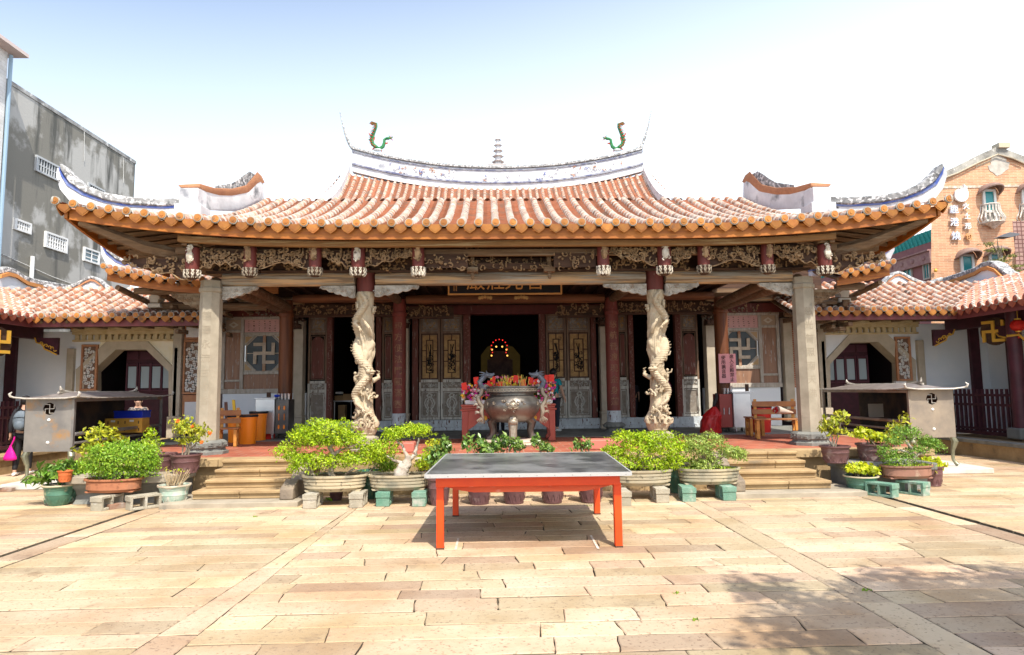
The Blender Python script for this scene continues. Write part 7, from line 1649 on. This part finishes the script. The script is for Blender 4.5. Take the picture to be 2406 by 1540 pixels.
q = at(2135, 1030, Yr_); t = thing('candle_shelf', 'dark shelf with red candle glasses inside the right furnace', 'shelf', (q.x, Yr_, .36)); c = MB(); c.bb(8.02, 8.80, Yr_-.12, Yr_+.35, q.z-.03, q.z); c.build('shelf_board', dark_wood, t)
for x in (8.06, 8.76): c = MB(); c.bb(x-.02, x+.02, Yr_, Yr_+.04, .66, q.z-.03); c.build('leg', dark_wood, t)
q = at(2058, 965, 14.6); c = MB(); c.box(q, (.34,.01,.30)); tag(c.build('notice_sheet', M('notice_paper', (.55,.48,.38), rough=.8)), 'plain pale notice sheet hanging behind the right furnace', 'notice')

# ------------------------------------------------------------------ things on the porch floor
def at_floor(x, y, z=ZF): return gd(x, y, z)
def bin_(lab, px, ybot, r, h, mat=orange_pl):
    p = gd(px, ybot, ZF); p = Vector((p.x, p.y+r, ZF)); t = thing('plastic_bin', lab, 'bin', p, 'orange and red plastic bins'); c = MB(); c.lathe([(r*.82,0),(r*.84,.02),(r*.95,h*.86),(r,h*.87),(r,h*.93),(r*1.03,h*.94),(r*1.03,h),(r*.94,h),(r*.80,.04)], p, 30); c.build('bin_body', mat, t)
    c = MB(); c.lathe([(r*1.04,h*.93),(r*1.06,h*.97),(r*1.04,h*1.01),(r*.9,h*.985),(r*.85,h*.7)], p, 24, cap=(False, True)); c.build('bin_liner', black, t); return t
bin_('orange plastic bin lined with black bag, middle one left of the steel cart', 574, 1045, .19, .60)
bin_('orange plastic bin half behind the others next to the steel cart', 599, 1037, .19, .64)
bin_('orange-red plastic bin behind the small bench by the left pillar', 546, 1041, .18, .58)
bin_('red plastic bin behind the wooden bench at right', 1800, 1018, .24, .62, red_pl); bin_('red plastic bin beside the right steel cart', 1783, 1012, .16, .45, red_pl)
for i, (x0, y0, x1, y1, m_, lb) in enumerate(((553,1000,548,940,M('yellow_plank', (.75,.45,.02), rough=.5),'yellow plank leaning in the orange bins'),(533,1005,530,945,brown_wood,'brown stick leaning on the wall behind the orange bins'),(575,978,560,972,pale_wood,'short plank lying on the orange bins'))):
    c = MB(); p, q = at(x0, y0, 14.6), at(x1, y1, 14.8); d = (q-p); c.prism([p+Vector((-.03,0,0)), p+Vector((.03,0,0)), q+Vector((.03,0,0)), q+Vector((-.03,0,0))], (0,.03,0)); tag(c.build('plank', m_), lb, 'plank')
def cart(lab, x0p, x1p, ytop, ybot, flip, cups):
    p, q = gd(x0p, ybot, ZF+.0), gd(x1p, ybot, ZF); Yc = (p.y+q.y)/2; a, b_ = at(x0p, ytop, Yc), at(x1p, ybot, Yc); t = thing('steel_cart', lab, 'cart', ((a.x+b_.x)/2, Yc+.25, ZF), 'steel tea carts'); z0 = ZF+.13
    c = MB(); c.bb(a.x, b_.x, Yc, Yc+.55, z0, a.z-.03); c.build('cabinet', steel if not flip else steel, t, bevel=.008); c = MB(); c.bb(a.x-.03, b_.x+.03, Yc-.03, Yc+.58, a.z-.03, a.z); c.build('counter', steel, t, bevel=.006)
    for x in (a.x+.05, b_.x-.05):
        for y in (Yc+.05, Yc+.5):
            c = MB(); c.box((x, y, ZF+.115), (.05,.04,.03)); c.ball((x, y, ZF+.05), (.022,.05,.05), 14); c.build('caster', darksteel if y > Yc+.2 else steel, t)
    e = b_.x if not flip else a.x; s = 1 if not flip else -1
    c = MB(); c.bb(min(e+s*.006, e+s*.30), max(e+s*.006, e+s*.30), Yc+.06, Yc+.52, z0, a.z-.05); c.build('burner_cabinet', darksteel if not flip else M('red_cabinet', (.28,.05,.04), rough=.4), t, bevel=.006)
    c = MB()
    for k in (.09, .21):
        xx = e+s*k; c.bb(xx-.006, xx+.006, Yc+.035, Yc+.06, z0+.30, z0+.45)
        if not flip:
            for zz_ in (.15, .58): c.lathe([(.026,0),(.026,.01)], (0,0,0), 10, ell=(.8, 2)); n = len(c.v)-20; c.v[n:] = [(xx+v[0], Yc+.05-v[2], z0+zz_+v[1]) for v in c.v[n:]]
    c.build('handle' if flip else 'orange_sign', steel if flip else orange_pl, t)
    c = MB()
    for k in range(cups): x = (a.x+.62-.0+.075*k if not flip else a.x+.04-.0+.075*k-.2); c.lathe([(.026,0),(.033,.12),(.034,.125)], (x, Yc+.2, a.z+.001 if 1 else 0), 12)
    c.build('cups', steel, t); return t, a, b_, Yc
t, a, b_, Yc = cart('steel cart with dark burner cabinet and cups, left of the porch', 600, 643, 935, 1034, False, 0)
for k in range(4): c = MB(); c.lathe([(.028,0),(.036,.13),(.037,.135)], (b_.x+.02+.078*k, Yc+.22, a.z-.048), 14); tag(c.build('steel_cup', steel), 'steel cup on the left cart, %s of the four' % ('leftmost','second from left','third from left','rightmost')[k], 'cup', 'steel cups on the left cart')
c = MB(); c.ball((a.x+.42, Yc+.2, a.z+.035), (.07,.06,.035), 12); tag(c.build('blue_cloth', M('blue_cloth', (.02,.05,.45), rough=.8)), 'crumpled blue cloth on top of the left cart', 'cloth')
c = MB(); c.box((a.x+.20, Yc+.3, a.z+.06), (.09,.03,.12)); tag(c.build('small_sign', dark_wood), 'small dark sign standing on the left cart', 'sign')
t2, a2, b2_, Yc2 = cart('steel cart with red side cabinet beside the red bag at right', 1722, 1768, 921, 1018, True, 0)
for k in range(3): c = MB(); c.lathe([(.028,0),(.036,.13),(.037,.135)], (a2.x-.12+.08*k, Yc2+.22, a2.z-.048+(.05 if k == 2 else 0)), 14); tag(c.build('steel_cup', steel), 'steel cup on the right cart, %s of the three' % ('leftmost','middle','rightmost')[k], 'cup', 'steel cups on the right cart')
c = MB(); c.box((a2.x+.45, Yc2+.3, a2.z+.09), (.08,.03,.17)); tag(c.build('small_sign', dark_wood), 'small dark sign standing on the right cart', 'sign')
# fire extinguisher
p = gd(616, 1034, ZF); t = thing('fire_extinguisher', 'red fire extinguisher on the floor beside the left cart', 'fire extinguisher', p); c = MB(); c.lathe([(.055,0),(.06,.02),(.06,.32),(.045,.38),(.02,.40)], (p.x, p.y+.06, ZF), 18); c.build('cylinder', red_pl, t); c = MB(); c.lathe([(.02,.40),(.02,.44)], (p.x, p.y+.06, ZF), 8); c.box((p.x-.02, p.y+.06, ZF+.46), (.1,.03,.02)); c.tube([(p.x+.02,p.y+.06,ZF+.43),(p.x+.08,p.y+.05,ZF+.38),(p.x+.07,p.y+.04,ZF+.18)], .009, 6); c.build('valve', black, t)
p = gd(600, 1035, ZF); c = MB(); c.prism([(p.x-.05,p.y+.2,ZF),(p.x+.3,p.y+.2,ZF),(p.x+.36,p.y+.2,ZF+.32),(p.x+.16,p.y+.2,ZF+.32)], (0,.2,0)); tag(c.build('red_dustpan', red_pl, bevel=.01), 'red plastic scoop behind the fire extinguisher', 'scoop')
# benches
def bench(lab, cx, cy, w, d, h, rz, back=True, scale=1., n=2):
    t = thing('wooden_bench', lab, 'bench', (0,0,0), 'wooden benches'); L_ = lambda m: m
    def B(name, boxes, mat=yellow_wood, par=t): c = MB(); [c.box(b_[0], b_[1]) for b_ in boxes]; return c.build(name, mat, par, bevel=.004)
    B('seat', [((0, d*(-.33+.33*k), h), (w, d*.30, .03)) for k in range(3)], M('bench_brown', (.26,.10,.04), (.36,.16,.06), 4, rough=.4) if 'bb_' not in globals() else bb_)
    for s in (-1, 1):
        for q in (-1, 1): B('leg', [((s*(w/2-.06), q*(d/2-.05), (h-.016)/2), (.06,.09,h-.032))])
        B('side_brace', [((s*(w/2-.06), 0, h*.35), (.04, d-.18, .06)), ((s*(w/2-.06), 0, h-.06), (.045, d-.02, .07))])
    if back:
        for s in (-1, 1): B('back_post', [((s*(w/2-.06), d/2+.02, h+.17), (.06,.04,.46))])
        B('backrest', [((0, d/2-.012, h+.14), (w, .025, .10)), ((0, d/2-.012, h+.30), (w, .025, .11))], bb_)
    t.location = (cx, cy, ZF); t.rotation_euler.z = rz; return t
bb_ = M('bench_brown', (.24,.09,.04), (.38,.17,.06), 4, rough=.4)
p = gd(1845, 1036, ZF); bench('orange-brown slatted wooden bench with backrest left of the right pillar', p.x+.05, p.y+.5, .85, .42, .40, -.28)
p = gd(1800, 1028, ZF); bench('second wooden bench end just left of the slatted bench', p.x-.05, p.y+.45, .36, .40, .40, -.1, back=False)
p = gd(538, 1052, ZF); bench('small wooden bench tucked between the left pillar and the orange bins', p.x-.12, p.y+.25, .42, .40, .36, .25)
# bouquet on the bench
q = at(1840, 968, 13.0); t = thing('bouquet', 'paper-wrapped bouquet of red flowers lying on the slatted bench', 'bouquet', q); c = MB(); c.tube([q+Vector((.20,0,-.02)), q+Vector((.08,0,.0)), q+Vector((-.06,0,.03)), q+Vector((-.13,-.02,.04))], [.015,.04,.075,.085], 12); c.build('wrapping', M('wrap_paper', (.50,.36,.25), (.46,.40,.34), 6, rough=.7), t)
c = MB(); rg = random.Random(9); f = MB()
for k in range(30): c.ball(q+Vector((-.14+rg.gauss(0,.03), -.03+rg.gauss(0,.03), .05+rg.gauss(0,.025))), .018, 6)
c.build('red_blossom', M('dark_red_petal', (.35,.01,.02), rough=.7), t)
# red bag
p = gd(1678, 1020, ZF); cx, cy = p.x, p.y+.25; c = MB(); rg = random.Random(4); ph = [rg.uniform(0,6.28) for _ in range(6)]
def rb(i, j):
    t_ = 2*math.pi*i; z = j; r = (.235*(1-.25*j**1.5) if j < .62 else .235*.88*(1-(j-.62)/.38)**.8+.018)*(1+.07*math.sin(3*t_+ph[0]+2*j)+.05*math.sin(7*t_+ph[1]+5*j)+.03*math.sin(13*t_+ph[2]-9*j)); return Vector((cx+r*math.cos(t_)+.20*max(0,j-.45), cy+r*math.sin(t_), ZF+.62*j))
c.grid(rb, 48, 34); tag(c.build('red_bag', red_bagm, smooth=70), 'big glossy red plastic bag tied at the top beside the right cart', 'bag')
c = MB(); q = rb(0,1.); c.tube([q-Vector((.03,0,.02)), q+Vector((0,0,.08)), q+Vector((.05,0,.2)), q+Vector((.04,0,.3))], [.03,.05,.045,.03], 8); tag(c.build('black_bag', black), 'small black bag knotted on top of the red bag', 'bag')
# pink paper sign on the column
q1, q2 = at(1688, 832, 15.9), at(1731, 900, 15.9); t = thing('pink_sign', 'pink paper notice with black brush writing hung on the right inner column', 'sign', ((q1.x+q2.x)/2, 15.9, (q1.z+q2.z)/2)); c = MB(); c.bb(q1.x, q2.x, 15.9, 15.91, q2.z, q1.z); c.build('sign_sheet', M('pink_sheet', (.80,.36,.38), rough=.8), t)
w_ = q2.x-q1.x; h_ = q1.z-q2.z; inkm = M('ink', (.015,.01,.01), rough=.7)
vtext('進入正殿禁止', h_*.155, h_*.158, (q2.x-w_*.25, 15.895, q1.z-h_*.10), inkm, 'writing', t); vtext('使用擴音器', h_*.155, h_*.158, (q1.x+w_*.27, 15.895, q1.z-h_*.14), inkm, 'writing', t)

# ------------------------------------------------------------------ people
def skin(verts, edges, rad, sub=2):
    me = bpy.data.meshes.new('s'); me.from_pydata([tuple(v) for v in verts], edges, []); o = bpy.data.objects.new('s', me); COL.objects.link(o)
    m = o.modifiers.new('skin', 'SKIN'); m.use_smooth_shade = True; sv_ = me.skin_vertices[0].data
    for i, r in enumerate(rad): sv_[i].radius = (r, r) if not hasattr(r, '__len__') else r; sv_[i].use_root = (i == 0)
    s = o.modifiers.new('sub', 'SUBSURF'); s.levels = sub; s.render_levels = sub
    dg = bpy.context.evaluated_depsgraph_get(); ev = bpy.data.meshes.new_from_object(o.evaluated_get(dg)); V = [tuple(v.co) for v in ev.vertices]; Fc = [tuple(p.vertices) for p in ev.polygons]
    bpy.data.objects.remove(o); bpy.data.meshes.remove(me); bpy.data.meshes.remove(ev); return V, Fc
skinm = M('skin', (.55,.33,.23), rough=.55); hairm = M('hair', (.015,.012,.012), rough=.5)
def person(lab, loc, ht, rz, shirt, pants, larm, rarm, pack=None, bag=None, shoes=white, stride=.0, sleeve=.55, group=None):
    """local frame: faces -Y, height 1.7 scaled; larm/rarm = (elbow, wrist) offsets from the shoulder"""
    t = thing('person', lab, 'person', (0,0,0), group); k = ht/1.70
    pel, spi, che, nec, hd = Vector((0,0,.92)), Vector((0,.01,1.10)), Vector((0,.01,1.32)), Vector((0,.01,1.46)), Vector((0,-.01,1.60))
    V = [pel, spi, che, nec, hd-Vector((0,0,.04)), hd+Vector((0,0,.035))]; E = [(0,1),(1,2),(2,3),(3,4),(4,5)]; Rr = [(.15,.11),(.135,.10),(.155,.11),.055,.075,.085]
    def arm(s, a):
        sh = Vector((s*.17, .01, 1.39)); el, wr = sh+Vector(a[0]), sh+Vector(a[1]); i = len(V); hn = wr+(wr-el).normalized()*.07
        V.extend([sh, el, wr, hn]); E.extend([(2,i),(i,i+1),(i+1,i+2),(i+2,i+3)]); Rr.extend([.055,.04,.027,(.034,.018)]); return sh, el, wr, hn
    A = [arm(-1, larm), arm(1, rarm)]; Lg = []
    for s in (-1, 1):
        i = len(V); hp, kn, an, to = Vector((s*.09,0,.86)), Vector((s*.095,-.02+s*stride*.5,.48)), Vector((s*.10,.02+s*stride,.08)), Vector((s*.115,-.13+s*stride,.035)); V.extend([hp, kn, an, to]); E.extend([(0,i),(i,i+1),(i+1,i+2),(i+2,i+3)]); Rr.extend([.085,.055,.038,.03]); Lg.append((hp, kn, an, to))
    bv, bf = skin(V, E, Rr); c = MB(); c.add(bv, bf)
    for sh, el, wr, hn in A:                                       # five fingers and thumb side
        d = (hn-wr).normalized(); sd_ = d.cross(Vector((0,1,0))); sd_ = sd_.normalized() if sd_.length > .1 else Vector((1,0,0)); fw = Vector((0,-1,0))
        for j, L_ in enumerate((.058,.068,.064,.05)): b0 = hn+fw*(.024-.016*j); c.tube([b0, b0+d*L_*.5+sd_*.004, b0+d*L_*.9+sd_*.016], [.0095,.009,.007], 6)
        b0 = hn-d*.045+fw*.03; c.tube([b0, b0+fw*.02+d*.025, b0+fw*.022+d*.05], [.011,.010,.008], 6)
    c.ball(hd+Vector((0,-.095,-.02)), (.012,.018,.018), 6)          # nose, ears, brow, mouth, eyes
    for s in (-1, 1): c.ball(hd+Vector((s*.083,.01,0)), (.012,.022,.032), 8)
    c.build('body', skinm, t, smooth=80); c = MB()
    for s in (-1, 1): c.ball(hd+Vector((s*.032,-.083,.012)), (.012,.006,.007), 6)
    c.tube([hd+Vector((-.022,-.083,-.052)), hd+Vector((.022,-.083,-.052))], .004, 4); c.build('facial_features', M('features', (.12,.04,.03), rough=.6) if 'ft_' not in globals() else ft_, t)
    c = MB(); c.grid(lambda i, j: hd+Vector((.097*math.sin(math.pi*j)*math.cos(2*math.pi*i), .012+.105*math.sin(math.pi*j)*math.sin(2*math.pi*i), .035+.112*math.cos(math.pi*j) if math.sin(2*math.pi*i) > -.3 else max(.055, .035+.112*math.cos(math.pi*j)))), 20, 12); c.build('hair', hairm, t, smooth=80)
    sv2, E2, R2 = [pel+Vector((0,0,-.02)), spi, che, nec-Vector((0,0,.03))], [(0,1),(1,2),(2,3)], [(.165,.125),(.15,.115),(.172,.125),.068]
    for sh, el, wr, hn in A: i = len(sv2); e = sh.lerp(el, sleeve/.55*.9 if sleeve < .7 else 1); sv2 += [sh, e] + ([el.lerp(wr,.85)] if sleeve > .7 else []); E2 += [(2,i),(i,i+1)] + ([(i+1,i+2)] if sleeve > .7 else []); R2 += [.075,.058] + ([.042] if sleeve > .7 else [])
    v, f = skin(sv2, E2, R2); c = MB(); c.add(v, f); c.build('shirt', shirt, t, smooth=80)
    sv3, E3, R3 = [pel+Vector((0,0,.03))], [], [(.16,.12)]
    for hp, kn, an, to in Lg: i = len(sv3); sv3 += [hp, kn, an+Vector((0,0,.03))]; E3 += [(0,i),(i,i+1),(i+1,i+2)]; R3 += [.105,.075,.055]
    v, f = skin(sv3, E3, R3); c = MB(); c.add(v, f); c.build('trousers', pants, t, smooth=80)
    for hp, kn, an, to in Lg: c = MB(); c.tube([an+Vector((0,.05,-.035)), an+Vector((0,-.02,-.03)), to+Vector((0,-.02,.005)), to+Vector((0,-.06,-.005))], [.035,.05,.045,.025], 10, flat=.8); c.build('shoe', shoes, t)
    if pack:
        c = MB(); c.ball((0,.22,1.20), (.15,.10,.22), 16); c.ball((0,.29,1.10), (.11,.06,.11), 12); c.v = [(p[0]*(1.0), p[1], p[2]) for p in c.v]; b_ = c.build('backpack', pack, t, smooth=80)
        c = MB()
        for s in (-1, 1): c.tube([(s*.10,.18,1.42),(s*.12,.03,1.50),(s*.125,-.12,1.40),(s*.13,-.10,1.18),(s*.12,.16,1.05)], [.02]*5, 6, flat=.5)
        c.tube([(-.03,.24,1.42),(0,.25,1.47),(.03,.24,1.42)], .01, 6); c.tube([(-.12,.29,1.26),(0,.325,1.28),(.12,.29,1.26)], .006, 4); c.build('strap', black if pack is not black else darksteel, b_)
    t.scale = (k, k, k); t.location = loc; t.rotation_euler.z = rz; return t
ft_ = M('features', (.12,.04,.03), rough=.6)
tealm = M('teal_shirt', (.01,.34,.40), (.01,.28,.34), 5, rough=.8, bump=.3, bscale=6); dpants = M('dark_trousers', (.03,.035,.05), rough=.9); down = ((-.05,.03,-.27),(-.07,-.02,-.52)); downr = ((.06,.04,-.27),(.09,-.02,-.50))
q = at(1302, 1004, 16.5)
person('person in teal shirt with black backpack standing at the altar table', (q.x, 16.5, .585), 1.54, R_(150), tealm, dpants, ((-.08,-.02,-.26),(-.10,-.14,-.48)), ((.05,-.14,-.22),(.06,-.34,-.20)), pack=black, sleeve=.35)
dsh = M('dark_shirt', (.03,.03,.04), rough=.9)
q = at(1490, 1000, 19.5)
person('dark silhouetted person inside the right doorway', (q.x, 19.5, .70), 1.2, R_(180), dsh, dsh, down, downr, shoes=white)
q = at(1560, 1000, 18.6)
person('person mostly hidden by the right dragon column wearing a pink backpack', (q.x-.0, 18.6, .70), 1.35, R_(235), dsh, dpants, down, downr, pack=M('pink_pack', (.45,.08,.20), rough=.6))
q = at(1172, 1000, 15.3)
person('person behind the altar table, only legs showing below it', (at(1175,1000,15.3).x, 15.3, .585), 1.10, R_(170), dsh, dpants, down, downr)
q = gd(45, 1112)
person('person with gray backpack behind the end of the left furnace', (at(52,1100,14.2).x, 14.2, 0), 1.60, R_(195), M('black_top', (.02,.02,.025), rough=.9), black, ((-.10,.02,-.26),(-.13,-.05,-.50)), downr, pack=M('gray_backpack', (.10,.13,.16), (.15,.18,.21), 6, rough=.7), shoes=M('white_sneaker', (.7,.7,.68), rough=.6), stride=.10, sleeve=.9)
q = at(24, 1065, 14.0); pinkb = M('pink_plastic', (.85,.02,.40), rough=.35, trans=.3, bump=.8, bscale=8)
t = tag(MB().lathe([(.015,.21),(.026,.17),(.075,.08),(.13,-.03),(.135,-.08),(.08,-.10)], q+Vector((0,0,-.05)), 14, ell=(1,.5)).build('pink_bag', pinkb, smooth=70), 'bright pink plastic bag carried beside the left furnace', 'bag'); MB().tube([q+Vector((0,0,.13)), q+Vector((.06,0,.27)), q+Vector((.07,0,.33))], [.014,.016,.014], 6).build('bag_handle', pinkb, t)
q = at(346, 1020, 16.7)
person('person holding boxes seen through the open side of the left furnace', (q.x+.12, 16.0, 0), 1.56, R_(20), M('print_shirt', (.05,.05,.06), (.35,.30,.26), 14, .5, .6, rough=.9), dpants, ((-.10,-.14,-.22),(-.24,-.36,-.30)), ((.08,-.14,-.22),(.0,-.38,-.32)), sleeve=.5)
